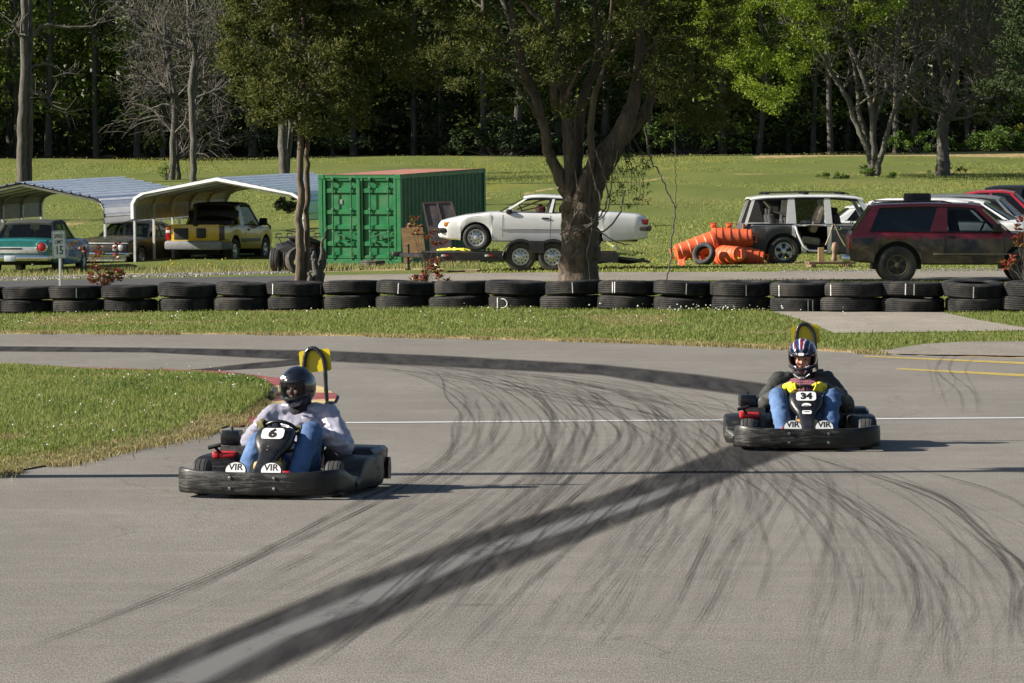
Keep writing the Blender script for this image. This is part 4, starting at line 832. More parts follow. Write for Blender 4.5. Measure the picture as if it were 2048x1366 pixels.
def vehicle(t, S):
    """t: Empty; local x from tail to nose, -Y = the vehicle's right side. S: measurements"""
    L = S['L']; K = np.array(S['keys'], float); arches = S['arches']; hub = S.get('hub', .33)
    xs = set(np.linspace(0, L, 46)) | set(K[:, 0])
    for xc, R in arches:
        for a in np.linspace(0, PI, 15): xs.add(xc - R * math.cos(a))
        xs |= {xc - R - .002, xc + R + .002}
    for q in S.get('cuts', []): xs.add(q)
    xs = sorted(xs); rings = []; c_ = S.get('crown', .02)
    for x in xs:
        zb, zt, hw = (np.interp(x, K[:, 0], K[:, i]) for i in (1, 2, 3)); arch = False
        for xc, R in arches:
            if abs(x - xc) <= R + 1e-6: zb = max(zb, hub + math.sqrt(max(0, R * R - (x - xc) ** 2))); arch = True
        zb = min(zb, zt - .09); h = zt - zb; e = min(1, h / .5); st = S.get('step', 0)
        half = [(hw * (.985 if arch else .9), zb), (hw * (.99 if arch else .965), zb + .03 * e), (hw * .99, zb + .28 * h), (hw, zb + .55 * h), (hw * .992, zb + .80 * h), (hw * .968, zt - .055 * e), (hw * .94, zt - .016 * e), (hw * .88, zt), (hw * .45, zt + c_ * .8), (0, zt + c_)]
        rings.append([Vector((x, -y, z)) for y, z in half] + [Vector((x, y, z)) for y, z in half[-2::-1]])
    mb = MB(); mb.loft(rings, 0, False, False, S.get('paint'))
    n = len(rings[0])
    for rg_ in (rings[0], rings[-1]):
        for i in range(n // 2): 
            q = [rg_[i], rg_[i + 1], rg_[n - 2 - i], rg_[n - 1 - i]]; cz = sum((v for v in q), Vector()) / 4; k = S['paint'](cz) if S.get('paint') else 0
            if k is not None: mb.add(q if i < n // 2 - 1 else q[:3], [(0, 1, 2, 3) if i < n // 2 - 1 else (0, 1, 2)], k)
    body = mb.build('body', S['mats'], t, 38)
    for x in S.get('seams', []):
        zb, zt, hw = (np.interp(x, K[:, 0], K[:, i]) for i in (1, 2, 3)); h = zt - zb
        for s in (-1, 1):
            sm = MB()
            q = [(hw * .99 + .004, zb + .1), (hw * .99 + .004, zb + .28 * h), (hw + .004, zb + .55 * h), (hw * .992 + .004, zb + .8 * h), (hw * .968 + .005, zt - .055)]
            sm.loft([[Vector((x + d, s * y, z)) for y, z in q] for d in (-.006, .006)], 0, False, False)
            sm.build('door_seam', DARK, t)
    ub = MB(); W2 = K[:, 3].max(); sill = np.median(K[:, 1])
    ub.box((L * .5, 0, sill + .10), (L * .9, 2 * (W2 - .34), .2)); 
    for xc, R in arches:
        if S.get('wells', True): ub.box((xc, 0, hub + R * .45), (R * 2.05, 2 * (W2 - .30), R * 1.25))
        ub.tube([(xc, -W2 + .15, hub), (xc, W2 - .15, hub)], .05, 8)
    ub.build('underbody', DARK, t)
    G = S.get('cab')
    belt = lambda x: float(np.interp(x, K[:, 0], K[:, 2]))
    if G:
        R = np.array(G['roof'], float); hb, hr = G['hb'], G['hr']
        rf = lambda x: float(np.interp(x, R[:, 0], R[:, 1])); rr = []
        rxs = np.linspace(R[0, 0], R[-1, 0], 15)
        for x in rxs:
            z = rf(x); rr.append([Vector((x, y * hr, z + d)) for y, d in ((-1, -.075), (-1.0, -.045), (-.95, -.012), (-.8, 0), (-.4, .018), (0, .022), (.4, .018), (.8, 0), (.95, -.012), (1, -.045), (1, -.075))])
        rb = MB(); rb.loft(rr, 0, False, False); 
        rb.loft([[v + Vector((0, 0, -.045)) for v in q] for q in rr], 1, False, False)
        for e in (0, -1):
            for i in range(10): rb.add([rr[e][i], rr[e][i + 1], rr[e][i + 1] + Vector((0, 0, -.045)), rr[e][i] + Vector((0, 0, -.045))], [(0, 1, 2, 3)], 0)
        rb.build('roof', [G.get('roofmat', S['mats'][0]), G.get('liner', INT)], t, 40)
        def bp(x, s): return Vector((x, s * hb, belt(x) - .05))
        def tp(x, s): return Vector((x, s * hr, rf(x) - .07))
        for s in (-1, 1):
            for p in G['pillars']:
                xb0, xb1, xt0, xt1 = p[:4]; o = [bp(xb0, s), bp(xb1, s), tp(xt1, s), tp(xt0, s)]; i_ = [v + Vector((0, -s * .05, 0)) for v in o]
                pm = MB(); pm.add(o + i_, [(0, 1, 2, 3), (7, 6, 5, 4), (0, 4, 5, 1), (1, 5, 6, 2), (2, 6, 7, 3), (3, 7, 4, 0)], 0); pm.build('pillar', (S.get('extra') or [0])[0] if len(p) > 4 and p[4] == 2 else S['mats'][0], t)
        for s in (-1, 1):
            p0_, p1_ = G['pillars'][0], G['pillars'][-1]; xs_ = np.linspace(p0_[1], p1_[0], 9)
            MB().tube([Vector((x, s * (hb + .006), belt(x) + .004)) for x in xs_], .011, 5).tube([Vector((x, s * (hr + .006), rf(x) - .075)) for x in np.linspace(p0_[3], p1_[2], 9)], .009, 5).build('window_trim', DARK, t, 60)
        for a, b_ , gm in G.get('windows', []):
            p, q = G['pillars'][a], G['pillars'][b_]
            for s in (-1, 1):
                if isinstance(gm, tuple): g_ = gm[0 if s < 0 else 1]
                else: g_ = gm
                if g_ is None: continue
                w_ = MB(); ins = Vector((0, -s * .02, 0)); w_.add([v + ins for v in (bp(p[1] - .01, s), bp(q[0] + .01, s), tp(q[2] + .01, s), tp(p[3] - .01, s))], [(0, 1, 2, 3)]); w_.build('side_window', g_, t)
        for nm, xb, xt, gm in (('windshield', G['ws'][0], G['ws'][1], G.get('wsm', GLASS)), ('rear_window', G['rw'][0], G['rw'][1], G.get('rwm', GLASS))):
            if gm is None: continue
            w_ = MB(); bow = .06 if nm == 'windshield' else -.05; bot, top = [], []
            for y in np.linspace(-1, 1, 9):
                bot.append(Vector((xb + bow * (1 - y * y), y * hb * .95, belt(xb) - .02))); top.append(Vector((xt + bow * .5 * (1 - y * y), y * hr * .95, rf(xt) - .03)))
            w_.loft([bot, top], 0, False, False); w_.build(nm, gm, t, 60)
        cb = MB()
        if G.get('seats', True):
            zf = belt(L * .5)
            for xs_ in G.get('seatx', [G['ws'][0] - 1.35]):
                for y in (-.36, .36):
                    cb = MB(); cb.box((xs_, y, zf - .05), (.16, .46, .62), 0, rot('Y', -12).to_3x3(), .05); cb.box((xs_ - .06, y, zf + .32), (.1, .24, .2), 0, None, .04); cb.box((xs_ + .26, y, zf - .32), (.5, .48, .16), 0, None, .05); cb.build('seat', G.get('seatmat', INT), t, 40)
            cb = MB()
            cb.box((G['ws'][0] - .28, 0, zf - .06), (.35, hb * 1.8, .14), 0, None, .04); cb.lathe([(.19, 0), (.205, .012), (.19, .024), (.175, .012), (.19, 0)], tr(G['ws'][0] - .55, .36, zf + .03) @ rot('Y', -65), 16)
            cb.build('dashboard', G.get('seatmat', INT), t, 40)
    for xc, R in arches:
        for s in (-1, 1):
            wr, ww, rm, stl, tm, rmm = S['wheel']; wheel_mesh(wr, ww, rm, stl, tm, rmm, t, (xc, s * (W2 - ww / 2 - .015), hub), s)
    return body
def detail(t, name, c, d, mat, bev=.01, rotm=None, parent=None):
    return MB().box(c, d, 0, rotm, bev).build(name, mat, parent or t, 40)
def on_ground(px, D, dz=0):
    x, y = at(px, D); return (x, y, float(zg(x, y)) + dz)
def span(c): return c

# ---- white coupe on the trailer (nose towards the left of the photo)
DT = 106.0; zt_ = float(zg(*at(1090, DT))); DECK = .43
t = thing('white_coupe', 'white two-door coupe strapped on the black car trailer', 'car', (at(1298, DT)[0], DT + .85, zt_ + DECK), PI, None, math.radians(.5), 0)
# facing -X after the half turn: the side towards the camera is local +Y
t.rotation_euler = (0, math.radians(-.6), PI - math.radians(2))
coupe = dict(seams=[2.3, 3.42], L=4.95, hub=.31, arches=[(1.42, .36), (4.05, .37)], wheel=(.315, .2, .20, 'slot', RUB, STEEL), mats=[WHITEP, DARK], crown=.03,
    keys=[(0, .34, .62, .72), (.06, .33, .80, .80), (.22, .30, .885, .86), (.9, .24, .93, .90), (1.4, .23, .93, .905), (2.2, .22, .90, .905), (3.3, .22, .92, .905), (3.75, .22, .90, .90), (4.3, .24, .83, .87), (4.72, .26, .735, .82), (4.9, .30, .68, .76), (4.95, .34, .60, .70)],
    cab=dict(hb=.80, hr=.60, roof=[(1.55, 1.26), (2.0, 1.315), (2.5, 1.335), (2.75, 1.325), (2.95, 1.29)], ws=(3.55, 2.93), rw=(.95, 1.58), pillars=[(.95, 1.95, 1.55, 1.85, 0), (2.28, 2.36, 2.2, 2.26, 0), (3.45, 3.55, 2.86, 2.95, 0)], windows=[(0, 1, None), (1, 2, None)], wsm=GLASS, rwm=GLASS, seatx=[2.35, 1.6], seatmat=INT))
vehicle(t, coupe)
s_ = 1
detail(t, 'front_bumper', (4.93, 0, .47), (.12, 1.5, .13), DARK, .03); detail(t, 'front_bumper', (4.78, s_ * .74, .47), (.3, .14, .12), DARK, .03); detail(t, 'rear_bumper', (.0, 0, .56), (.16, 1.62, .11), M('brown_bumper_strip', (.11, .075, .05), .6), .03); detail(t, 'rear_bumper', (.2, s_ * .79, .56), (.36, .12, .10), M('brown_bumper_end', (.12, .08, .055), .6), .03)
detail(t, 'valance', (.1, 0, .42), (.18, 1.5, .16), WHITEP, .05)
for y in (-.62, .62): detail(t, 'headlight', (4.84, y, .62), (.12, .26, .12), WLENS, .03); detail(t, 'tail_light', (.03, y * .96, .72), (.07, .44, .13), REDLENS, .015)
detail(t, 'marker_light', (4.74, .79, .62), (.16, .05, .1), ORLENS, .015); detail(t, 'tail_light', (.13, .80, .72), (.22, .05, .12), REDLENS, .015); detail(t, 'licence_plate', (.005, .1, .71), (.02, .3, .12), DARK, .005)
detail(t, 'door_handle', (2.42, .905, .78), (.17, .02, .04), DARK, .008); detail(t, 'mirror', (3.28, .86, .93), (.14, .14, .11), DARK, .03)
detail(t, 'body_moulding', (2.35, .912, .52), (2.3, .012, .018), GREYPL, .003); 
MB().tube([(3.1, .68, .98), (2.55, .45, 1.2), (2.25, .2, 1.25)], .018, 6).tube([(3.0, .6, .95), (2.2, .5, 1.12)], .016, 6).build('roll_bar', M('brown_roll_bar', (.16, .07, .05), .6), t, 60)
mb = MB(); mb.lathe([(.001, -.14), (.09, -.11), (.125, 0), (.10, .09), (.001, .13)], tr(2.55, .38, .98), 14); mb.lathe([(.001, -.14), (.09, -.11), (.125, 0), (.10, .09), (.001, .13)], tr(2.0, .2, .99), 14); mb.build('headrests', M('maroon_headrest', (.11, .03, .028), .7), t, 60)
MB().tube([(3.05, -.55, 1.28), (3.06, -.55, 1.42)], .006, 4).build('antenna', DARK, t); detail(t, 'mirror', (3.28, -.9, .98), (.1, .16, .12), WHITEP, .03)

# ---- tandem axle car trailer
x0 = at(1012, DT)[0]; t = thing('car_trailer', 'black tandem axle flatbed trailer carrying the white coupe', 'trailer', (at(1000, DT)[0], DT, zt_), 0)
s = F / DT; lx = lambda px: (px - 1000) / s
mb = MB(); 
for y in (.0, 1.75): mb.box(((lx(845) + lx(1230)) / 2, y, .34), (lx(1230) - lx(845), .06, .19), 0, None, .008)
for k in range(9): mb.box((lx(860) + k * .54, .875, .33), (.06, 1.7, .1))
mb.box((lx(850), .875, .34), (.08, 1.75, .19), 0, None, .01); mb.build('frame', BLKMET, t)
mb = MB(); mb.box(((lx(850) + lx(1235)) / 2, .25, .425), (lx(1235) - lx(850), .5, .03)); mb.box(((lx(850) + lx(1235)) / 2, 1.5, .425), (lx(1235) - lx(850), .5, .03)); mb.build('deck', M('worn_plank_deck', (.07, .06, .05), .85, var=.4), t)
mb = MB(); mb.tube([(lx(850), .1, .34), (lx(800), .8, .36)], .05, 6); mb.tube([(lx(850), 1.65, .34), (lx(800), .95, .36)], .05, 6); mb.box((lx(792), .875, .38), (.22, .12, .12), 0, None, .02); mb.tube([(lx(815), .9, .02), (lx(815), .9, .62)], .03, 8); mb.box((lx(815), .9, .02), (.14, .14, .03)); mb.tube([(lx(812), .75, .58), (lx(812), 1.05, .58)], .012, 5); mb.build('tongue', BLKMET, t, 50)
mb = MB()
prof = []; c1, c2 = lx(1041), lx(1105); Rf = .43
for a in np.linspace(PI * 1.02, PI * .25, 12): prof.append((c1 + Rf * math.cos(a), .33 + Rf * math.sin(a)))
for a in np.linspace(PI * .75, -PI * .02, 12): prof.append((c2 + Rf * math.cos(a), .33 + Rf * math.sin(a)))
inn = [(x, z - .02) for x, z in prof]
mb.loft([[Vector((x, -.30, z - .05)) for x, z in prof], [Vector((x, -.29, z)) for x, z in prof], [Vector((x, -.02, z)) for x, z in prof]], 0, False, False); mb.loft([[Vector((x, -.30, z - .05)) for x, z in prof], [Vector((x, -.30, z - .07)) for x, z in prof], [Vector((x, -.02, z - .02)) for x, z in prof]], 0, False, False); mb.box(((c1 + c2) / 2, -.295, .56), (.36, .015, .26)); mb.build('fender', BLKMET, t, 40)
for c in (c1, c2):
    for y in (-.15, 1.92): wheel_mesh(.355, .2, .2, 'slot', RUBDUST, STEEL, t, (c, y, .355 - .02), -1 if y < 0 else 1)
for px, m_ in ((895, REDLENS), (887, WLENS), (983, REDLENS), (974, WLENS)): detail(t, 'reflector', (lx(px), -.035, .36), (.10, .012, .05), m_, .004)
for y in (.2, 1.5): detail(t, 'ramp', ((lx(1225) + lx(1300)) / 2, y, .26), (lx(1300) - lx(1225), .36, .05), BLKMET, .01, rot('Y', 7).to_3x3())
detail(t, 'tail_light', (lx(1228), -.02, .32), (.1, .03, .1), REDLENS, .01); mb = MB()
mb.tube([(lx(1195), .5, .2), (lx(1222), .4, .24), (lx(1258), .4, .2), (lx(1290), .5, .25)], .05, 6); mb.box((lx(1215), -.03, .3), (.5, .03, .2)); mb.build('tail_frame', BLKMET, t, 40)
# yellow tie-down straps
t = thing('tie_down_strap', 'yellow ratchet strap lying across the trailer deck under the coupe nose', 'strap', (at(905, DT)[0], DT, zt_ + .45)); mb = MB(); rg = np.random.default_rng(4)
q = [Vector((rg.uniform(-.45, .45), .1 + rg.uniform(0, .4), rg.uniform(.0, .06))) for i in range(14)]; c = catmull(q, 5); mb.loft([[Vector(p) + Vector((0, -.02, 0)), Vector(p) + Vector((0, .02, .035))] for p in c], 0, False, False); mb.build('webbing', M('yellow_webbing', (.62, .6, .05), .7, var=.2), t)
t = thing('tie_down_strap', 'yellow ratchet strap pulled from the coupe tail down to the trailer ramps', 'strap', (at(1230, DT)[0], DT, zt_ + .3)); mb = MB(); c = catmull([(-.2, -.05, .38), (0, -.06, .25), (.2, -.06, .18), (.42, -.05, .12)], 5); mb.loft([[Vector(p) + Vector((0, 0, -.035)), Vector(p) + Vector((0, -.01, .035))] for p in c], 0, False, False); mb.build('webbing', M('pale_yellow_webbing', (.65, .65, .25), .7, var=.2), t); mb = MB(); mb.box((.0, -.08, .25), (.12, .05, .06), 0, rot('Y', 40).to_3x3(), .01); mb.build('ratchet', STEEL, t)

# ---- white SUV with primer-grey sides and its rear door missing (nose to the right)
D_ = 112.0; g = on_ground(1478, D_); t = thing('white_suv', 'white stripped off-roader with dark primer sides and rear door missing', 'off-roader', (g[0], g[1], g[2] - .04), math.radians(3))
def p_suv(c):
    if c.z > 1.0 and c.x > .1: return 0
    if -9 < c.y < -.5 and 1.30 < c.x < 2.10 and c.z > .36 + max(0, (1.62 - c.x)) * 1.3: return None
    if 1.30 < c.x < 2.3 and abs(c.y) < .86 and c.z > .8: return None
    if c.y < 0 and (1.22 < c.x < 1.32 or 2.08 < c.x < 2.2 or (c.z < .44 and 1.4 < c.x < 2.2)): return 0
    return 1
suv = dict(seams=[3.3], L=4.75, hub=.36, arches=[(1.02, .45), (3.85, .45)], wheel=(.375, .25, .22, 'gap', RUBDUST, STEEL), mats=[WHITEP, PRIMER], crown=.03, paint=p_suv, cuts=[1.22, 1.3, 1.32, 1.36, 1.44, 1.5, 1.56, 1.62, 2.08, 2.10, 2.2], wells=True,
    keys=[(0, .42, .98, .80), (.05, .40, 1.03, .86), (.3, .38, 1.04, .89), (1.6, .30, 1.03, .90), (3.2, .30, 1.02, .90), (3.5, .32, 1.06, .89), (4.3, .34, 1.02, .86), (4.65, .38, .95, .80), (4.75, .44, .85, .74)],
    cab=dict(hb=.855, hr=.70, roof=[(.22, 1.68), (.5, 1.73), (1.5, 1.76), (2.4, 1.755), (2.85, 1.72), (3.0, 1.68)], ws=(3.42, 2.98), rw=(.05, .25), pillars=[(.03, .10, .24, .32, 0), (1.08, 1.34, 1.14, 1.30, 0), (2.06, 2.24, 2.04, 2.18, 0), (3.26, 3.38, 2.86, 2.98, 0)], windows=[(0, 1, (None, BLGLASS)), (1, 2, (None, DGLASS))], wsm=GLASS, rwm=None, seatx=[2.42, .8], seatmat=INT))
vehicle(t, suv)
detail(t, 'seat', (1.88, -.45, 1.16), (.2, .5, .72), TAN, .07, rot('Y', 22).to_3x3()); detail(t, 'seat', (1.72, -.2, .62), (.5, .9, .2), TAN, .07, rot('Y', 8).to_3x3()); detail(t, 'seat', (1.28, .1, .95), (.22, 1.0, .65), INT, .07, rot('Y', -10).to_3x3())
mb = MB(); mb.tube([(.55, -.6, 1.6), (.8, -.4, 1.35), (1.15, -.5, 1.25)], .03, 6); mb.tube([(1.1, -.5, 1.3), (1.2, -.4, 1.05)], .03, 6); mb.build('loose_trim', TAN, t, 60)
for y in (-.56, .56):
    mb = MB(); mb.tube([(.55, y, 1.77), (.62, y, 1.81), (1.6, y, 1.83), (2.5, y, 1.82), (2.68, y, 1.775)], .018, 6)
    for x in (.62, 1.6, 2.5): mb.box((x, y, 1.79), (.14, .05, .05), 0, None, .01)
    mb.build('roof_rail', DARK, t, 60)
detail(t, 'rear_bumper', (.0, 0, .52), (.24, 1.7, .2), PRIMER, .04); detail(t, 'tail_light', (.03, -.83, .86), (.06, .08, .36), M('amber_faded_lamp', (.22, .12, .05), .4), .01); detail(t, 'tail_light', (.03, .83, .86), (.06, .08, .36), REDLENS, .01)
detail(t, 'door_handle', (2.36, -.90, .93), (.18, .025, .085), CHROME, .01); detail(t, 'door_handle', (2.36, -.905, .93), (.10, .03, .035), DARK, .005); detail(t, 'window_seal', (.68, -.852, 1.03), (1.1, .02, .03), DARK, .005)
mb = MB(); mb.box((1.8, 0, .42), (1.0, 1.6, .04)); mb.build('floor', INT, t)
MB().tube([(1.31, -.89, .98), (1.36, -.9, .8), (1.50, -.9, .50), (1.64, -.9, .38), (2.08, -.9, .36)], .03, 6).build('door_frame', WHITEP, t, 60)

# ---- maroon over black off-roader, mud spattered (nose to the right)
D_ = 92.8; g = on_ground(1690, D_); t = thing('red_suv', 'muddy maroon and black two-door off-roader with a spare tyre on its roof', 'off-roader', (g[0] + .05, g[1] - .1, g[2] - .02), math.radians(-2))
def p_blz(c):
    n_ = mnoise.noise(Vector((c.x * 1.7, c.y, c.z * 2))) * .16
    if c.z > .93: return 0
    return 2 if c.z < .66 + n_ + (.10 if c.x < .7 else 0) else 1
blz = dict(seams=[1.95, 3.16], L=4.3, hub=.39, arches=[(.98, .49), (3.62, .49)], wheel=(.395, .26, .215, 'gap', RUBDUST, MUDWHEEL), mats=[MAROON, NAVY, MUD], crown=.03, paint=p_blz, cuts=[],
    keys=[(0, .52, 1.02, .76), (.05, .48, 1.07, .80), (.5, .42, 1.09, .83), (1.6, .40, 1.07, .83), (2.9, .40, 1.06, .83), (3.3, .40, 1.06, .82), (4.0, .44, 1.02, .79), (4.22, .48, .96, .74), (4.3, .52, .85, .68)],
    cab=dict(hb=.785, hr=.63, roof=[(.42, 1.60), (.6, 1.63), (1.5, 1.66), (2.4, 1.645), (2.72, 1.60)], ws=(3.32, 2.70), rw=(.06, .42), pillars=[(.04, .40, .42, .62, 0), (1.62, 2.0, 1.80, 2.0, 0), (3.12, 3.28, 2.56, 2.70, 0)], windows=[(0, 1, BLGLASS), (1, 2, GLASS)], wsm=DGLASS, rwm=BLGLASS, seatx=[2.2], roofmat=MAROON))
vehicle(t, blz)
detail(t, 'tail_light', (.02, -.76, .86), (.07, .06, .27), REDLENS, .012); detail(t, 'tail_light', (.02, .76, .86), (.07, .06, .27), REDLENS, .012); detail(t, 'rear_bumper', (-.06, 0, .52), (.18, 1.5, .15), CHROME, .03); detail(t, 'mirror', (3.0, -.88, 1.15), (.16, .2, .17), DARK, .03); detail(t, 'door_handle', (2.08, -.83, .97), (.15, .02, .05), DARK, .008); detail(t, 'body_moulding', (2.5, -.832, .62), (1.6, .012, .02), M('dusty_moulding', (.26, .2, .13), .8), .004)
for y in (-.5, .5): MB().tube([(.5, y, 1.64), (.56, y, 1.70), (1.9, y, 1.70), (2.1, y, 1.66)], .014, 6).build('roof_rail', DARK, t, 60)
detail(t, 'front_bumper', (4.3, 0, .52), (.14, 1.5, .2), DARK, .03); detail(t, 'headlight', (4.27, -.55, .8), (.06, .24, .15), WLENS, .02); detail(t, 'headlight', (4.27, .55, .8), (.06, .24, .15), WLENS, .02)
def loose_tyre(loc, R, w_, label, mat=RUB, rotm=None, hole=.55, name='tyre', group=None):
    mb = MB(); h = w_ / 2; ri = R * hole
    mb.lathe([(ri, -h * .7), (ri + (R - ri) * .4, -h), (R * .9, -h * .97), (R * .98, -h * .75), (R, -h * .6), (R * .97, -h * .3), (R, -h * .2), (R, h * .2), (R * .97, h * .3), (R, h * .6), (R * .98, h * .75), (R * .9, h * .97), (ri + (R - ri) * .4, h), (ri, h * .7), (ri * 1.12, h * .3), (ri * 1.12, -h * .3), (ri, -h * .7)], rotm, 30)
    o = mb.build(name, mat, None, 40, loc); return tag(o, label, 'tyre', group)
x_, y_ = at(1834, D_ + .8); loose_tyre((x_, y_, H - (396 - HY) * (D_ + .8) / F), .29, .2, 'black tyre lying on the roof of the maroon off-roader', RUB)

# ---- row of vehicles parked behind on the right
def parked(px_tail, D, yaw, spec, name, label, cat, px_off=0):
    g = on_ground(px_tail, D); t = thing(name, label, cat, g, math.radians(yaw), 'vehicles parked in a row behind the maroon off-roader'); vehicle(t, spec); return t
def suvspec(p, L=4.6, h=1.7, win=DGLASS, wsm=DGLASS): return dict(seams=[1.3, 2.25, L - 1.25], L=L, hub=.35, arches=[(.95, .42), (L - .9, .42)], wheel=(.355, .23, .2, 'spoke', RUB, STEEL), mats=[p, DARK], crown=.035,
    keys=[(0, .4, .95, .78), (.06, .38, 1.0, .84), (.4, .34, 1.02, .88), (2, .3, 1.0, .89), (L - 1.5, .3, 1.0, .88), (L - .5, .34, .96, .84), (L - .08, .38, .85, .76), (L, .42, .75, .7)],
    cab=dict(hb=.84, hr=.68, roof=[(.3, h - .06), (.6, h), (1.8, h + .02), (2.6, h - .02), (2.85, h - .07)], ws=(L - 1.15, 2.83), rw=(.05, .3), pillars=[(.03, .14, .28, .38), (1.2, 1.34, 1.28, 1.4), (2.2, 2.32, 2.14, 2.24), (L - 1.3, L - 1.18, 2.74, 2.84)], windows=[(0, 1, win), (1, 2, win), (2, 3, win)], wsm=wsm, rwm=win))
sedan = lambda p, roofm=None, win=DGLASS, dh=0: dict(seams=[1.5, 2.2, 3.3], L=4.7, hub=.31, arches=[(1.0, .37), (3.75, .37)], wheel=(.31, .2, .2, 'spoke', RUB, STEEL), mats=[p, DARK], crown=.03,
    keys=[(0, .36, .8, .76), (.08, .3, .9, .82), (.9, .24, .93, .87), (2.4, .22, .9, .88), (3.4, .22, .92, .87), (4.3, .26, .82, .83), (4.62, .3, .7, .76), (4.7, .36, .6, .7)],
    cab=dict(hb=.78, hr=.58, roof=[(1.3, 1.3 + dh), (1.7, 1.38 + dh), (2.4, 1.4 + dh), (2.75, 1.34 + dh)], ws=(3.4, 2.72), rw=(.8, 1.32), pillars=[(.8, 1.15, 1.28, 1.5), (2.15, 2.25, 2.05, 2.12), (3.26, 3.38, 2.62, 2.73)], windows=[(0, 1, win), (1, 2, win)], wsm=win, rwm=win, roofmat=roofm or p))
parked(1722, 116, -14, suvspec(DULLW, 4.6, 1.56), 'white_suv', 'white off-roader with roof bars, nearest behind the maroon off-roader', 'off-roader')
parked(1762, 120.5, -14, suvspec(WHITEP, 4.8, 1.55), 'white_suv', 'white off-roader with long clean bonnet, second behind the maroon off-roader', 'off-roader')
parked(1800, 125, -14, suvspec(SILV, 4.5, 1.55), 'grey_suv', 'grey off-roader, roof just showing between white and red ones', 'off-roader')
parked(1838, 128, -12, sedan(REDP, None, DGLASS, .2), 'red_pickup', 'bright red vehicle at the right edge behind the white ones', 'car')
parked(1952, 133, -10, suvspec(BLKP, 5.0, 1.55, GLASS), 'black_car', 'black roofed vehicle farthest back at the right edge', 'car')
parked(1600, 124, 2, sedan(WHITEP), 'white_sedan', 'white saloon car glimpsed through the stripped white off-roader', 'car')

# ---- under the carports
DP = 119.5; g = on_ground(460, 118); t = thing('yellow_pickup', 'yellow pickup with black cab window and grey bumper under the middle carport', 'pickup', (at(391, 127)[0], 127, .0), 0); t.scale = (1.07,) * 3
t.rotation_euler = (0, 0, PI / 2 - math.radians(15))
def p_pick(c): return 0
pick = dict(seams=[1.72, 3.05], L=4.4, hub=.36, arches=[(.95, .44), (3.55, .44)], wheel=(.36, .25, .2, 'spoke', RUBDUST, STEEL), mats=[YEL, DARK], crown=.0, paint=lambda c: None if (c.z > .9 and .12 < c.x < 1.62 and abs(c.y) < .62) else 0, cuts=[.12, 1.62],
    keys=[(0, .52, 1.04, .78), (.04, .5, 1.08, .80), (1.6, .42, 1.08, .82), (3.0, .4, 1.04, .82), (4.0, .44, 1.0, .79), (4.33, .5, .9, .72), (4.4, .54, .8, .66)],
    cab=dict(hb=.78, hr=.62, roof=[(1.55, 1.62), (1.8, 1.66), (2.5, 1.66), (2.75, 1.6)], ws=(3.35, 2.72), rw=(1.45, 1.58), pillars=[(1.42, 1.80, 1.55, 1.80, 0), (3.2, 3.32, 2.62, 2.73, 0)], windows=[(0, 1, GLASS)], wsm=GLASS, rwm=BLGLASS, seatx=[2.0], roofmat=DARK))  # cab roof coloured dark for the shade under the carport
vehicle(t, pick)
detail(t, 'tailgate', (-.02, 0, .85), (.06, 1.36, .48), YEL, .02); detail(t, 'tailgate_panel', (-.055, .38, .84), (.02, .40, .30), DARK, .01); detail(t, 'spare_carrier', (-.07, -.18, .86), (.06, .26, .26), DARK, .03)
detail(t, 'rear_bumper', (-.10, 0, .54), (.2, 1.62, .24), GREYPL, .06); detail(t, 'bumper_end', (.25, -.80, .52), (.7, .1, .2), GREYPL, .04); detail(t, 'tail_light', (-.02, .74, .86), (.09, .14, .36), REDLENS, .02); detail(t, 'tail_light', (-.02, -.74, .86), (.09, .14, .36), M('smoked_lamp', (.05, .02, .02), .25), .02); detail(t, 'lamp_lens', (-.07, .74, .90), (.02, .12, .07), WLENS, .005); detail(t, 'lamp_lens', (-.07, .74, 1.0), (.02, .12, .06), ORLENS, .005)
detail(t, 'bed_liner', (.85, 0, .75), (1.45, 1.3, .1), DARK, .01); detail(t, 'bed_box', (1.2, -.05, 1.05), (.4, 1.2, .3), DARK, .05); detail(t, 'cab_back', (1.5, 0, 1.15), (.05, 1.4, .6), DARK, .02); detail(t, 'mirror', (3.0, -.9, 1.14), (.14, .22, .2), DARK, .04); detail(t, 'door_handle', (2.0, -.82, .94), (.16, .02, .05), DARK, .008); detail(t, 'body_moulding', (2.2, -.822, .66), (1.6, .02, .09), GREYPL, .008)
MB().tube([(4.45, -.6, .5), (4.5, -.6, 1.0), (4.3, -.6, 1.05)], .03, 6).tube([(4.45, .6, .5), (4.5, .6, 1.0), (4.3, .6, 1.05)], .03, 6).tube([(4.5, -.6, .95), (4.5, .6, .95)], .03, 6).build('brush_guard', DARK, t, 60)
MB().lathe([(.05, 0), (.09, .05), (.03, .25), (.05, .3), (.03, .5), (.05, .52), (.001, .53)], tr(-.06, -.02, 1.05), 10).build('bottle_jack', INT, t, 50)

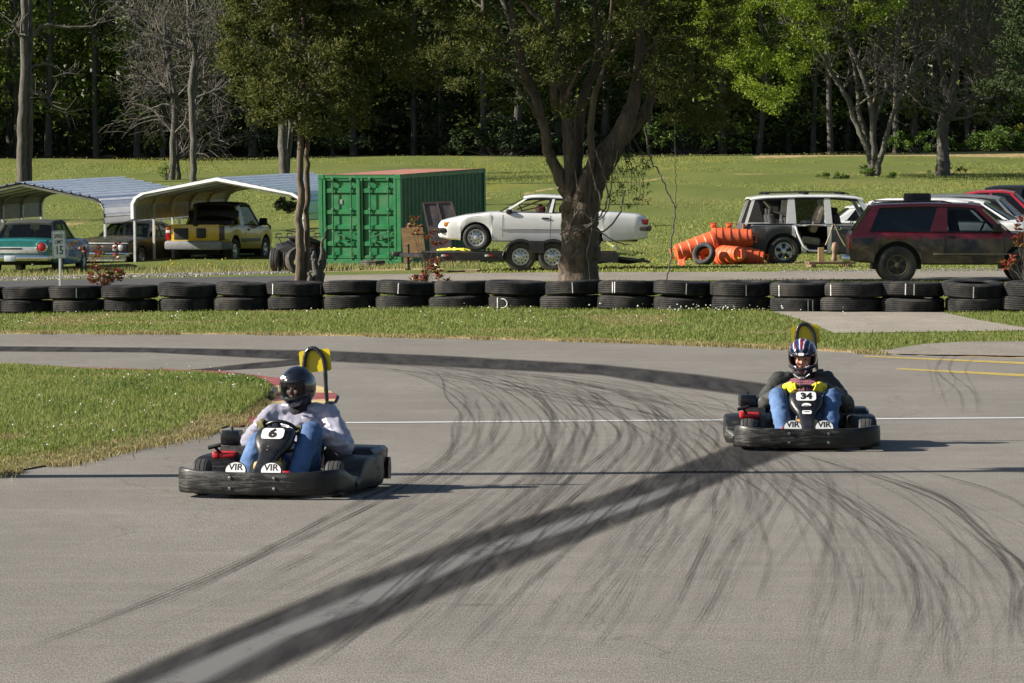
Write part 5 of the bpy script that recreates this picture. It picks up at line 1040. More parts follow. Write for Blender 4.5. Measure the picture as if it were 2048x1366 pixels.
g = on_ground(28, 120); t = thing('teal_sedan', 'teal classic saloon with round tail lamp and chrome bumper under the left carport', 'car', (at(30, 120)[0], 120, -.13), PI / 2 - math.radians(7))
teal = dict(seams=[1.75, 2.68, 3.6], L=5.3, hub=.33, arches=[(1.35, .38), (4.25, .38)], wheel=(.34, .2, .2, 'spoke', RUBDUST, STEEL), mats=[TEAL, TEALSKY], crown=.03, paint=lambda c: 1 if (c.y < -.8 and c.x > 1.0) or c.x > 2.2 else 0,  # right flank and front coloured blue for the sky reflected in the teal
    keys=[(0, .42, .90, .90), (.1, .36, .95, .94), (1.2, .28, .98, .97), (2.2, .26, .95, .97), (4.2, .26, .95, .96), (5.0, .3, .9, .92), (5.25, .36, .82, .88), (5.3, .42, .75, .84)],
    cab=dict(hb=.84, hr=.68, roof=[(1.55, 1.38), (1.9, 1.46), (2.8, 1.47), (3.2, 1.42)], ws=(3.8, 3.18), rw=(1.05, 1.58), pillars=[(1.05, 1.7, 1.55, 1.95, 2), (2.65, 2.72, 2.6, 2.66, 0), (3.62, 3.74, 3.1, 3.2, 0)], windows=[(0, 1, GLASS), (1, 2, GLASS)], wsm=GLASS, rwm=GLASS, seatx=[2.9, 1.9], roofmat=VINYL), extra=[VINYL])
vehicle(t, teal)
detail(t, 'rear_bumper', (-.09, 0, .47), (.16, 1.9, .17), CHROME, .04); detail(t, 'bumper_end', (.22, -.95, .47), (.6, .08, .16), CHROME, .03); detail(t, 'chrome_band', (-.02, 0, .68), (.05, 1.3, .17), STEEL, .02); detail(t, 'licence_plate', (-.18, .1, .46), (.02, .3, .15), M('plate', (.5, .55, .6), .4), .005)
for y in (-.74, .74): 
    o = MB().lathe([(.15, -.05), (.165, .03), (.14, .06), (.13, .03), (.001, .03)], tr(-.03, y, .76) @ rot('Y', -90), 20).build('lamp_ring', CHROME, t, 40); MB().lathe([(.13, .02), (.10, .05), (.05, .065), (.001, .07)], tr(-.03, y, .76) @ rot('Y', -90), 20).build('tail_light', REDLENS, o, 40)
detail(t, 'exhaust_pipe', (-.02, .5, .3), (.2, .06, .06), CHROME, .02); detail(t, 'exhaust_pipe', (-.02, -.5, .3), (.2, .06, .06), CHROME, .02); detail(t, 'trunk_lettering_strip', (-.045, .2, .72), (.02, .8, .04), DARK, .005)

g = on_ground(200, 118); t = thing('dark_coupe', 'dark green old coupe facing us with chrome front bumper between the carports', 'car', (at(200, 126.5)[0], 126.5, -.13), 0)
t.rotation_euler = (0, 0, -PI / 2 - math.radians(18)); 
musc = dict(seams=[2.1, 3.3], L=4.9, hub=.33, arches=[(-3.7 + 4.9, .37), (4.0, .37)], wheel=(.33, .2, .19, 'slot', RUBDUST, STEEL), mats=[OLIVE, DARK], crown=.05,
    keys=[(0, .4, .8, .8), (.1, .34, .9, .86), (1.2, .28, .93, .92), (3.2, .26, .93, .92), (4.4, .28, .90, .9), (4.82, .3, .84, .88), (4.9, .36, .78, .86)],
    cab=dict(hb=.80, hr=.62, roof=[(1.2, 1.26), (1.7, 1.36), (2.4, 1.38), (2.75, 1.33)], ws=(3.4, 2.73), rw=(.6, 1.22), pillars=[(.6, 1.5, 1.2, 1.7), (2.1, 2.2, 2.05, 2.12), (3.26, 3.36, 2.62, 2.73)], windows=[(0, 1, GLASS), (1, 2, GLASS)], wsm=GLASS, rwm=GLASS, seatx=[2.1]))
for q in t.children: pass
vehicle(t, musc)
for o in list(t.children): o.location.x -= 4.9       # the Empty stands at the nose
def det(n_, c, d, m_, b_=.01): return detail(t, n_, (c[0] - 4.9, c[1], c[2]), d, m_, b_)
det('front_bumper', (4.98, 0, .46), (.14, 1.78, .12), CHROME, .04); det('valance', (4.9, 0, .34), (.12, 1.6, .16), STEEL, .04); det('grille', (4.92, 0, .64), (.06, 1.66, .2), DARK, .02); det('chrome_trim', (4.93, 0, .77), (.08, 1.74, .03), STEEL, .01); det('bumper_end', (4.8, .88, .46), (.4, .08, .12), CHROME, .03)
for y in (-.66, -.48, .48, .66): MB().lathe([(.085, -.02), (.09, .02), (.075, .03), (.001, .045)], tr(4.94 - 4.9, y, .65) @ rot('Y', 90), 16).build('headlight', M('old_headlight', (.3, .3, .29), .2), t, 40)

# carports
GALV = None
def galv():
    m, nt, b, out = new_mat('galvanised_roofing'); v = pos(nt); n_ = noise(nt, v, 3, 4)
    c = ramp(nt, n_, [(.3, (.58, .60, .64)), (.7, (.72, .73, .76))]).outputs[0]; nt.links.new(c, b.inputs['Base Color']); b.inputs['Metallic'].default_value = .25; b.inputs['Roughness'].default_value = .4; return m
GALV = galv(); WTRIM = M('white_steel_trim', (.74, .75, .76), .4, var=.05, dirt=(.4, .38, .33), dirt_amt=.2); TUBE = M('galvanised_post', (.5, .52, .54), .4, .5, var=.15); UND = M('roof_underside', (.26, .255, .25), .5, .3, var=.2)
def carport(pxl, D, label, trim, yaw=18, Wd=5.2, Ln=7.0, eave=1.97, peak=2.57, z0=0, zoff=0):
    x, y = at(pxl, D); z = z0; yr = math.radians(-yaw)
    zb = float(zg(x + 2.2 + Ln * math.sin(math.radians(yaw)), y + Ln)); tilt = .022
    t = thing('carport', label, 'carport', (x, y, z + zoff), 0); t.rotation_euler = (tilt, 0, yr * 1.0)
    # local x across (0..Wd), local y along (0..Ln); profile with bent eaves and ribs along the length
    prof = [(.0, eave - .55), (.0, eave - .12), (.10, eave + .05), (.32, eave + .17), (Wd / 2, peak), (Wd - .32, eave + .17), (Wd - .10, eave + .05), (Wd, eave - .12), (Wd, eave - .55)]
    pts = []
    for (x0_, z0_), (x1_, z1_) in zip(prof[:-1], prof[1:]):
        l = math.hypot(x1_ - x0_, z1_ - z0_); m_ = max(1, int(l / .29)); nx, nz = -(z1_ - z0_) / l, (x1_ - x0_) / l
        for k in range(m_):
            for u_, o in ((0, 0), (.36, 0), (.44, .045), (.56, .045), (.64, 0)):
                f_ = (k + u_) / m_; pts.append((x0_ + (x1_ - x0_) * f_ + nx * o, z0_ + (z1_ - z0_) * f_ + nz * o))
    pts.append(prof[-1]); mb = MB()
    mb.loft([[Vector((a, 0, b_)) for a, b_ in pts], [Vector((a, Ln, b_)) for a, b_ in pts]], 0, False, False)
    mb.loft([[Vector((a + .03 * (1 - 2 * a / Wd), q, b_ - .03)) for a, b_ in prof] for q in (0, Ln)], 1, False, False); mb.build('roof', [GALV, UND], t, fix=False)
    for k, yy in enumerate(np.linspace(.15, Ln - .15, 6)):
        fr = [(.05, 0), (.05, eave - .2), (.16, eave + .0), (.35, eave + .09), (Wd / 2, peak - .08), (Wd - .35, eave + .09), (Wd - .16, eave), (Wd - .05, eave - .2), (Wd - .05, 0)]
        mb = MB(); mb.tube([(a, yy, b_) for a, b_ in fr[1:-1]], .04, 4); mb.build('rafter', TUBE, t)
        for a in (.05, Wd - .05): mb = MB(); mb.box((a, yy, (eave - .2) / 2 - .1), (.065, .065, eave + .1), 0, None, .004); mb.build('post', TUBE, t)
    if trim:
        mb = MB(); ou = [(x_, z_ + .02) for x_, z_ in prof]; ctr = Vector((Wd / 2, 0, 1.0)); rr = []
        for (a, b_) in ou:
            d = Vector((ctr.x - a, 0, ctr.z - b_)).normalized() * .09 if True else 0
            rr.append([Vector((a, -.02, b_)), Vector((a, .08, b_)), Vector((a, .08, b_)) + d, Vector((a, -.02, b_)) + d])
        mb.loft(rr, 0, True, True); mb.build('edge_trim', WTRIM, t)
    return t
carport(263, 126, 'white trimmed metal carport sheltering the yellow pickup', True, 19, z0=-.10)
carport(-122, 129, 'metal carport without front trim sheltering the teal classic car', False, 19, z0=-.22)
carport(-478, 132, 'metal carport at the left edge, only its sloping roof tip in view', False, 19, z0=-.28)

# ---- green shipping container
DCN = 121.6; g = on_ground(803, DCN); t = thing('shipping_container', 'green corrugated shipping container with rusty red roof', 'container', g, 0)
CW, CL, CH = 2.44, 6.06, 2.44; yawc = math.radians(-22); zb = float(zg(g[0] + 2, g[1] + 6)); t.rotation_euler = (math.atan((zb - g[2]) / 6.0) * 1.05, 0, yawc)
GREEN = M('green_container_paint', (.006, .135, .042), .42, var=.2, scale=2.5, dirt=(.05, .10, .04), dirt_amt=.3, bmp=.1); GREEND = M('shade_darkened_green', (.005, .082, .028), .5, var=.25, scale=3, dirt=(.08, .07, .03), dirt_amt=.2); RUST = M('rusty_red_roof', (.27, .10, .068), .8, var=.2, scale=3, dirt=(.25, .16, .12), dirt_amt=.4)  # second green is darkened for the shaded side; lock parts share it
mb = MB()   # local: x from -CW (left) to 0 (right edge of front), y 0 (front) to CL
for sx in (0, -CW):
    pts = []; n_ = 22; p_ = (CL - .2) / n_
    for k in range(n_):
        for u_, o in ((0, 0), (.25, 0), (.5, -.04), (.75, -.04)): pts.append((.1 + (k + u_) * p_, o if sx == 0 else -o))
    pts.append((CL - .1, 0)); mb.loft([[Vector((sx - .03 * (1 if sx == 0 else -1) + o, y, .14)) for y, o in pts], [Vector((sx - .03 * (1 if sx == 0 else -1) + o, y, CH - .1)) for y, o in pts]], 0, False, False)
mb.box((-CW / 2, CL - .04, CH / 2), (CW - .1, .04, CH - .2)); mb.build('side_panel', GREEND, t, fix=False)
mb = MB()
for x in (-.06, -CW + .06):
    for y in (.06, CL - .06): mb.box((x, y, CH / 2), (.12, .12, CH), 0, None, .008)
    mb.box((x, CL / 2, CH - .06), (.1, CL - .24, .115), 0, None, .006); mb.box((x, CL / 2, .08), (.1, CL - .24, .155), 0, None, .006)
mb.box((-CW / 2, .06, CH - .05), (CW - .24, .11, .1), 0, None, .006); mb.box((-CW / 2, .06, .075), (CW - .24, .11, .15), 0, None, .006)
for x in (-.085, -CW + .085):
    for z in (.06, CH - .06): mb.box((x, .08, z), (.18, .18, .13), 0, None, .01)
mb.build('corner_frame', GREEN, t)
mb = MB(); pts = []
for k in range(26):
    for u_, o in ((0, 0), (.25, 0), (.5, -.02), (.75, -.02)): pts.append((.12 + (k + u_) * (CL - .24) / 26, o))
mb.loft([[Vector((-.1, y, CH - .005 + o)) for y, o in pts], [Vector((-CW + .1, y, CH - .005 + o)) for y, o in pts]], 0, False, False); mb.box((-CW / 2, .06, CH + .006), (CW - .4, .14, .012)); mb.box((-.03, CL / 2, CH + .003), (.09, CL - .4, .012)); mb.build('roof', RUST, t, fix=False)
for k, (xa, xb) in enumerate([(-CW + .14, -CW / 2 - .02), (-CW / 2 + .02, -.14)]):
    mb = MB(); rows = [(.17, 0), (.24, 0), (.27, .05), (.48, .05), (.51, 0), (.62, 0), (.65, .05), (.93, .05), (.96, 0), (1.06, 0), (1.09, .05), (1.34, .05), (1.37, 0), (1.47, 0), (1.50, .05), (1.92, .05), (1.95, 0), (2.06, 0), (2.09, .05), (2.25, .05), (2.28, 0), (CH - .11, 0)]
    mb.loft([[Vector((xa + .07, .03 + o, z)) for z, o in rows], [Vector((xb - .07, .03 + o, z)) for z, o in rows]], 0, False, False)
    for x in (xa + .035, xb - .035): mb.box((x, .035, CH / 2 + .03), (.07, .06, CH - .28), 0, None, .006)
    d = mb.build('door', GREEN, t, fix=False)
    for x in (xa + .30, xb - .22):
        mb = MB(); mb.tube([(x, -.01, .14), (x, -.01, CH - .08)], .019, 8)
        for z in (.3, .9, 1.5, 2.1): mb.box((x, .0, z), (.09, .05, .06), 0, None, .006)
        mb.box((x, -.0, CH - .12), (.08, .07, .09), 0, None, .006); mb.build('lock_rod', GREEND, d, 50)
    mb = MB(); mb.box(((xa + xb) / 2, -.015, .80), (.5, .03, .035), 0, rot('Y', -12 if k else 12).to_3x3(), .005); mb.box(((xa + xb) / 2 + .1, -.02, .72), (.09, .05, .12), 0, None, .008); mb.box(((xa + xb) / 2 - .1, -.02, .62), (.09, .05, .06), 0, None, .008); mb.build('lock_handle', GREEND, d)
detail(t, 'placard', (-CW + .62, .07, 1.70), (.14, .02, .13), M('grey_placard', (.2, .28, .22), .5), .003)
mb = MB(); mb.box((-CW / 2, .0, CH / 2), (.05, .05, CH - .3), 0, None, .006); mb.build('door_seal', GREEND, t)

# things leaning at the container's side
PLY = M('weathered_plywood', (.27, .17, .075), .85, var=.25, scale=3, bmp=.4, dirt=(.13, .09, .05), dirt_amt=.3, stretch=(1, 1, 5)); DKP = M('dark_sheet_metal', (.05, .047, .05), .5, var=.4, scale=3, dirt=(.12, .09, .09), dirt_amt=.4)
def quad_board(name, label, cat, D, px4, mat, thick=.02, lean=.25):
    b = base(int(px4[0][0]), D); h0 = max(p[1] for p in px4); q = [P(a, b_, D + lean * (h0 - b_) / 100) for a, b_ in px4]; c = sum(q, Vector()) / 4; c.z = min(v.z for v in q)
    t = thing(name, label, cat, c); mb = MB(); n_ = (q[1] - q[0]).cross(q[2] - q[0]).normalized() * thick
    vs = [v - c for v in q] + [v - c + n_ for v in q]; mb.add(vs, [(0, 1, 2, 3), (7, 6, 5, 4), (0, 4, 5, 1), (1, 5, 6, 2), (2, 6, 7, 3), (3, 7, 4, 0)]); mb.build('board', mat, t); return t, q, c
t, q, c = quad_board('plywood_board', 'brown plywood board leaning in front of the container corner', 'board', 113.5, [(802, 456), (845, 452), (850, 500), (808, 528)], PLY); 
t, q, c = quad_board('leaning_panel', 'dark framed metal panel leaning on the container side behind the plywood', 'panel', 115.5, [(846, 406), (902, 404), (922, 470), (862, 484)], DKP)
mb = MB(); e = [v - c for v in q]
for a, b_ in ((0, 1), (1, 2), (2, 3), (3, 0)): mb.tube([e[a], e[b_]], .035, 4)
mb.tube([e[0] * .5 + e[1] * .5, e[2] * .5 + e[3] * .5], .03, 4); mb.build('frame', M('brown_frame_steel', (.09, .06, .06), .6, var=.3), t)
t, q, c = quad_board('leaning_panel', 'smaller dark sheet leaning low between the container and coupe nose', 'panel', 114.5, [(856, 452), (900, 446), (905, 520), (862, 528)], DKP)
g = on_ground(746, 119.5); loose_tyre((g[0], g[1], g[2] + .08), .33, .18, 'worn tyre lying flat in front of the container doors', RUBDUST)
g = on_ground(598, 108.5); loose_tyre((g[0], g[1], g[2] + .30), .33, .24, 'big grey tyre standing behind the twin-trunk cedar', RUBDUST, rot('Z', 20) @ rot('X', 78))
# quad bike
g = on_ground(596, 113); t = thing('quad_bike', 'black quad bike with carrier racks between the yellow pickup and twin-trunk cedar', 'quad bike', g, math.radians(80))
mb = MB(); sec = []
for x, z, w_, h in ((-.75, .55, .35, .06), (-.5, .66, .5, .1), (-.2, .68, .22, .14), (.1, .72, .2, .16), (.35, .78, .24, .14), (.6, .72, .48, .1), (.85, .56, .4, .06)): sec.append([Vector((x, w_ * math.cos(a), z + h * math.sin(a))) for a in np.linspace(0, 2 * PI, 13)[:-1]])
mb.loft(sec, 0); mb.box((0, 0, .45), (1.0, .36, .3), 0, None, .05); mb.build('body', DARK, t, 50)
for x in (-.6, .62):
    for s_ in (-1, 1): wheel_mesh(.30, .24, .15, 'spoke', RUB, DARK, t, (x, s_ * .42, .30), s_)
    mb = MB()
    for y in (-.36, -.12, .12, .36): mb.tube([(x - .28, y, .86), (x + .28, y, .86)], .012, 5)
    for xx in (-.28, 0, .28): mb.tube([(x + xx, -.4, .86), (x + xx, .4, .86)], .014, 5)
    for y in (-.36, .36): mb.tube([(x, y, .86), (x, y * .7, .66)], .012, 5); mb.tube([(x - .28, y, .86), (x - .28, y, .95), (x + .28, y, .95), (x + .28, y, .86)], .014, 5)
    mb.build('rack', DARK, t, 60)
MB().tube([(.25, -.38, 1.02), (.32, -.2, 1.0), (.36, 0, .95), (.32, .2, 1.0), (.25, .38, 1.02)], .016, 6).tube([(.36, 0, .95), (.45, 0, .7)], .025, 6).build('handlebar', DARK, t, 60); detail(t, 'seat', (-.15, 0, .84), (.6, .28, .12), INT, .05)
# jagged stump beside the cedar
b = base(636, 91.6); t = thing('tree_stump', 'splintered grey stump with a long upright shard beside the twin-trunk cedar', 'stump', b); mb = MB(); q = lambda a, b_, d=0: P(a, b_, 91.6 + d) - b
limb(mb, [q(634, 585), q(632, 555), q(630, 525), q(628, 505)], .13, .03, 3, 8); limb(mb, [q(638, 585, .1), q(640, 550, .1), q(642, 520, .1), q(646, 480, .1), q(652, 455, .1)], .11, .006, 4, 8); limb(mb, [q(628, 585, -.1), q(622, 560, -.1), q(618, 545, -.1)], .12, .03, 5, 8); mb.build('wood', bark_mat('splintered_wood', (.035, .03, .026), (.13, .12, .105), 9), t, 60)

# ---- orange traffic barrels
ORG = M('orange_plastic', (.72, .115, .035), .5, var=.12, scale=4, dirt=(.4, .12, .06), dirt_amt=.3)
def barrel(loc, rotm, label, L=.95, s=1.0):
    mb = MB(); prof = [(.001, 0), (.27, 0), (.285, .03), (.285, .10)]
    for k in range(4): z = .10 + k * .19; r0_ = .275 - k * .022; prof += [(r0_, z + .01), (r0_, z + .15), (r0_ - .018, z + .17), (r0_ - .018, z + .18)]
    prof += [(.195, .86), (.19, .93), (.15, .95), (.001, .95)]
    t = thing('traffic_barrel', label, 'traffic barrel', loc, 0, 'orange traffic barrels piled behind the stripped off-roader'); mb.lathe([(r_ * s, z * s) for r_, z in prof], rotm, 24); mb.build('drum', ORG, t, 35)
    h = MB(); Rm = rotm
    for x in (-.1, .1): h.box(Rm @ Vector((x * s, 0, .99 * s)), (.03, .05, .1), 0, Rm.to_3x3(), .01)
    h.box(Rm @ Vector((0, 0, 1.04 * s)), (.25 * s, .05, .035), 0, Rm.to_3x3(), .01); h.build('handle', ORG, t); return t
DB = 110.5
def bl(px, py, D): v = P(px, py, D); return (v.x, v.y, v.z)
R_ = lambda az, el: (Matrix.Rotation(math.radians(az), 4, 'Z') @ Matrix.Rotation(math.radians(90 - el), 4, 'Y'))
barrel(bl(1432, 486, DB), R_(188, -14), 'orange traffic barrel lying with its narrow end pointing left', s=1.1)
top_barrel = barrel(bl(1424, 478, DB + .5), R_(-4, 2), 'orange traffic barrel lying on top of the pile beside the off-roader', s=1.05)
barrel(bl(1440, 512, DB - .1), R_(-60, 4), 'orange traffic barrel with its end turned to us behind the leaning tyre', s=.95)
barrel(bl(1452, 506, DB + .5), R_(-8, -8), 'orange traffic barrel underneath the pile beside the off-roader tail', s=1.0)
mb = MB(); t = thing('crushed_barrel', 'crumpled orange barrel skirt lying at the left of the barrel pile', 'traffic barrel', bl(1385, 526, DB - .3)); mb.lathe([(.36, 0), (.34, .04), (.24, .06), (.22, .1), (.2, .1), (.22, .05), (.34, .0)], rot('X', 62) @ rot('Z', 20), 18); mb.build('skirt', ORG, t, 40)
for k, px in enumerate((1427, 1458)):
    MB().box((0, 0, 0), (.14, .12, .10), 0, None, .03).box((.0, 0, .06), (.18, .05, .04), 0, None, .01).build('lug', ORG, top_barrel, 40, tuple(Vector(bl(px, 452, DB + .45)) - Vector(top_barrel.location)))
loose_tyre(bl(1408, 508, DB - .75), .29, .2, 'black tyre leaning against the orange barrels', RUB, rot('Z', -28) @ rot('X', 68), .62)
# wooden skid with a hitch part hung on a stand
g = on_ground(1660, 106); t = thing('wooden_skid', 'low weathered timber skid on the grass between the two off-roaders', 'skid', g, math.radians(4)); WOOD = M('weathered_timber', (.16, .10, .06), .9, var=.4, scale=5, bmp=.5, stretch=(1, 5, 5))
for y in (-.3, 0, .3): MB().box((0, y, .10), (1.1, .2, .05), 0, None, .008).build('plank', WOOD, t)
for x in (-.45, .4): MB().box((x, 0, .04), (.12, .9, .08), 0, None, .008).build('beam', WOOD, t)
g = on_ground(1642, 105.9); t = thing('timber_post', 'short upright timber block standing on the skid', 'post', (g[0], g[1], g[2] + .12)); MB().box((0, 0, .17), (.14, .12, .34), 0, None, .008).build('block', M('pale_timber', (.36, .25, .13), .85, var=.25, stretch=(4, 4, 1)), t)
g = on_ground(1668, 105.7); t = thing('hitch_coupler', 'rusty tow coupler hanging by cords over the timber skid', 'tow coupler', (g[0], g[1], g[2] + .14)); MB().lathe([(.001, 0), (.06, .01), (.075, .06), (.05, .12), (.06, .2), (.085, .30), (.07, .42), (.03, .45), (.001, .45)], rot('Y', 4), 12).build('casting', M('rusty_casting', (.22, .14, .10), .7, .2, var=.3), t, 50)
mb = MB(); mb.tube([(-.2, 0, .38), (-.10, 0, .62), (-.03, 0, .86)], .014, 5); mb.tube([(.0, 0, .88), (.12, 0, .6), (.26, 0, .36)], .014, 5); mb.build('cord', M('tan_cord', (.36, .27, .16), .8), t)
# ------------------------------------------------------------------ tyre wall
TRUB = M('old_truck_tyre_rubber', (.017, .017, .018), .75, var=.4, scale=5, bmp=.35, bscale=60, dirt=(.065, .06, .052), dirt_amt=.36, dscale=3, spec=.15)
CHALK = stain_mat('chalk_paint', (.62, .62, .6), 1, 14, .25, .5, .8)
TRx, TRz = .56, .272
def truck_tyre():
    mb = MB(); R, h, ri = TRx, TRz / 2, .30
    prof = [(ri, -h * .75), (ri + .03, -h * .9), (ri + .10, -h), (R * .86, -h * .97), (R * .95, -h * .86), (R * .985, -h * .72)]
    for k in range(5):
        z0 = -h * .66 + k * h * .272; z1 = z0 + h * .2; prof += [(R, z0), (R, z1), (R * .965, z1 + h * .01), (R * .965, z1 + h * .05)]
    prof += [(R * .985, h * .72), (R * .95, h * .86), (R * .86, h * .97), (ri + .10, h), (ri + .03, h * .9), (ri, h * .75), (ri * 1.2, h * .4), (R * .9, h * .3), (R * .9, -h * .3), (ri * 1.2, -h * .4), (ri, -h * .75)]
    mb.lathe(prof, None, 48); return mb
TM = None
cx_ = [-48, 55, 158, 265, 373, 485, 596, 707, 814, 921, 1034, 1146, 1256, 1368, 1485, 1600, 1711, 1825, 1946, 2066]
by_ = [634, 633, 631, 630, 628, 627, 626, 625, 624, 622, 620, 619, 618, 617, 617, 619, 619, 621, 628, 631]
where = ['cut off by the left edge', 'left of the speed limit sign post', 'right before the speed limit sign post', 'before the red-leaved bush beside the speed limit sign', 'in front of the yellow pickup tailgate', 'in front of the yellow pickup bonnet', 'in front of the twin-trunk cedar', 'in front of the green container doors', 'before the plywood board and red-leaved bush', 'in front of the white coupe nose',
         'in front of the foremost trailer wheels', 'in front of the thick old cedar trunk', 'before the trailer ramps, right of the thick trunk', 'in front of the tip of the orange barrels', 'before the orange barrel pile and leaning tyre', 'before the stripped white off-roader rear wheel', 'in front of the timber skid', 'in front of the red off-roader rear wheel', 'in front of the red off-roader door', 'cut off by the right edge']
marks = {(2, 1): [.12], (6, 1): [-.75, .85], (8, 1): [-.25], (11, 1): [-.1], (12, 1): [-.55, -.48], (13, 1): [.02], (14, 1): [.1], (15, 1): [-.75], (16, 1): [-.85], (17, 1): [-.28, -.02], (15, 0): [.15, .3], (18, 1): [-.1], (10, 0): [-.7]}
rg = np.random.default_rng(15); tyre0 = None
def zt_at(px, py, D): return H - (py - HY) * D / F
for i, (cx, by) in enumerate(zip(cx_, by_)):
    D = float(np.interp(cx, [-60, 300, 700, 1150, 1700, 2070], [86.5, 85.5, 84.6, 82.0, 79.0, 78.2])); x, y = at(cx, D); zb_ = float(zg(x, y)) - .015; lean = 0
    for lv in (0, 1):
        s = rg.uniform(.955, 1.03) * (1.0 if i > 3 else .975); z = zb_ + TRz * (.5 + lv) * .985 * (1 if i > 3 else .96)
        lab = ('top' if lv else 'bottom') + ' tyre of the stack ' + where[i]
        if (i, lv) in marks: lab = ('top' if lv else 'bottom') + ' tyre, white paint marks, stack ' + where[i]
        if tyre0 is None: o = tyre0 = truck_tyre().build('truck_tyre', TRUB, None, 30)
        else: o = tyre0.copy(); COL.objects.link(o)
        o.location = (x + rg.normal(0, .03), y + rg.normal(0, .03), z); o.rotation_euler = (rg.normal(0, .028), rg.normal(0, .028), rg.uniform(0, 6.28)); o.scale = (s, s, .98 if i > 3 else .95)
        tag(o, lab, 'tyre', 'black truck tyres of the tyre wall')
        for q in marks.get((i, lv), []):
            a = -PI / 2 + math.asin(q) ; mb = MB(); rr = TRx * 1.004; wv = .016
            vs = [[Vector((rr * math.cos(a + e), rr * math.sin(a + e), zz)) for zz in np.linspace(-.1, .1, 6)] for e in (-wv, wv)]; mb.loft(vs, 0, False, False)
            mk = mb.build('paint_mark', CHALK, o); mk.data.attributes.new('cover', 'FLOAT', 'POINT').data.foreach_set('value', [1.0] * len(mk.data.vertices)); mk.rotation_euler = (0, 0, -o.rotation_euler[2])
        if (i, lv) == (10, 0):
            mb = MB(); pts = [Vector((.10 * math.cos(a), 0, .085 * math.sin(a))) for a in np.linspace(-PI * .6, PI * .6, 12)]
            q2 = [Vector((TRx * 1.005 * math.sin(-.55 + p.x / TRx), -TRx * 1.005 * math.cos(-.55 + p.x / TRx), p.z)) for p in pts]; mb.tube(q2, .009, 4)
            mk = mb.build('paint_mark', M('white_chalk', (.6, .6, .58), .8), o); mk.rotation_euler = (0, 0, -o.rotation_euler[2])

# ------------------------------------------------------------------ speed limit sign
DS = 96.0; b = base(119, DS); t = thing('speed_limit_sign', 'white rectangular speed limit 15 sign on a thin white post', 'sign', b); s = F / DS
ht = float(P(119, 461, DS).z - b.z); hb_ = float(P(119, 517, DS).z - b.z); W_ = .285; hh = ht - hb_; SGW = M('sign_white', (.72, .73, .74), .5, var=.06, dirt=(.3, .28, .24), dirt_amt=.2); INK = M('sign_black', (.012, .012, .012), .5, var=.1)
Rz = rot('Z', 8) @ rot('Y', -2.2)
MB().box((0.01, .03, (ht - .02) / 2 - .1), (.045, .03, ht - .1), 0, None, .006).build('post', M('white_post', (.66, .66, .64), .5, var=.1, dirt=(.35, .3, .25), dirt_amt=.25), t)
def rrect(w_, h_, r_, n=5):
    out = []
    for cx0, cy0, a0 in ((w_ / 2 - r_, h_ / 2 - r_, 0), (-w_ / 2 + r_, h_ / 2 - r_, 90), (-w_ / 2 + r_, -h_ / 2 + r_, 180), (w_ / 2 - r_, -h_ / 2 + r_, 270)):
        for k in range(n + 1): a = math.radians(a0 + 90 * k / n); out.append((cx0 + r_ * math.cos(a), cy0 + r_ * math.sin(a)))
    return out
Mp = tr(-.01, 0, hb_ + hh / 2) @ Rz @ rot('X', 90)
pn = MB().prism(rrect(W_, hh, .025), .006, Mp).build('panel', SGW, t)
mb = MB(); o_ = rrect(W_ - .02, hh - .02, .02); i_ = rrect(W_ - .034, hh - .034, .015); n = len(o_); mb.add([Mp @ Vector((x, y, .0085)) for x, y in o_] + [Mp @ Vector((x, y, .0085)) for x, y in i_], [(k, (k + 1) % n, n + (k + 1) % n, n + k) for k in range(n)]); mb.build('border', INK, pn)
text('SPEED', .112, INK, pn, Mp @ tr(0, hh * .29, .008), bold=.012, sx=.66); text('LIMIT', .112, INK, pn, Mp @ tr(0, hh * .09, .008), bold=.012, sx=.66); text('15', .25, INK, pn, Mp @ tr(0, -hh * .22, .008), bold=.012, sx=.72)
MB().lathe([(.012, 0), (.010, .012), (.001, .014)], Mp @ tr(0, hh * .44, .006), 8).build('bolt', STEEL, pn)

# ------------------------------------------------------------------ go karts
def scuffed(name):
    m, nt, b, out = new_mat(name); v1 = pos(nt, scale=(4, 4, 55)); v0 = pos(nt)
    st = ramp(nt, noise(nt, v1, 1.4, 5, .75), [(.50, (0,) * 3), (.60, (1,) * 3)]).outputs[0]; pt = ramp(nt, noise(nt, v0, 3.2, 3, .6), [(.42, (0,) * 3), (.68, (1,) * 3)]).outputs[0]
    sc = math_(nt, 'MULTIPLY', st, pt); du = ramp(nt, noise(nt, v0, 9, 5, .7), [(.5, (0,) * 3), (.8, (.5,) * 3)]).outputs[0]
    c = mixc(nt, sc, (.007, .007, .007), (.06, .057, .052)); c = mixc(nt, du, c, (.035, .032, .028)); nt.links.new(c, b.inputs['Base Color'])
    nt.links.new(ramp(nt, sc, [(0, (.42,) * 3), (1, (.8,) * 3)]).outputs[0], b.inputs['Roughness']); b.inputs['Specular IOR Level'].default_value = .35; bump(nt, b, sc, .4, .004); return m
PLAS = scuffed('scuffed_black_plastic'); PLAS2 = M('black_kart_plastic', (.008, .008, .009), .32, var=.3, scale=5, dirt=(.06, .055, .05), dirt_amt=.15)
NOSE = M('black_fairing', (.009, .009, .010), .38, var=.3, scale=6, bmp=.08, dirt=(.08, .075, .07), dirt_amt=.18, dscale=5); WST = M('white_sticker', (.74, .74, .73), .45, var=.04, dirt=(.4, .38, .34), dirt_amt=.12, dscale=12); TANK = M('tan_tank_plastic', (.50, .30, .085), .45, var=.12, scale=4); ENG = M('engine_metal', (.12, .12, .12), .4, .7, var=.5, scale=12, dirt=(.03, .02, .015), dirt_amt=.3); REDK = M('red_kart_paint', (.45, .02, .025), .35, var=.15)
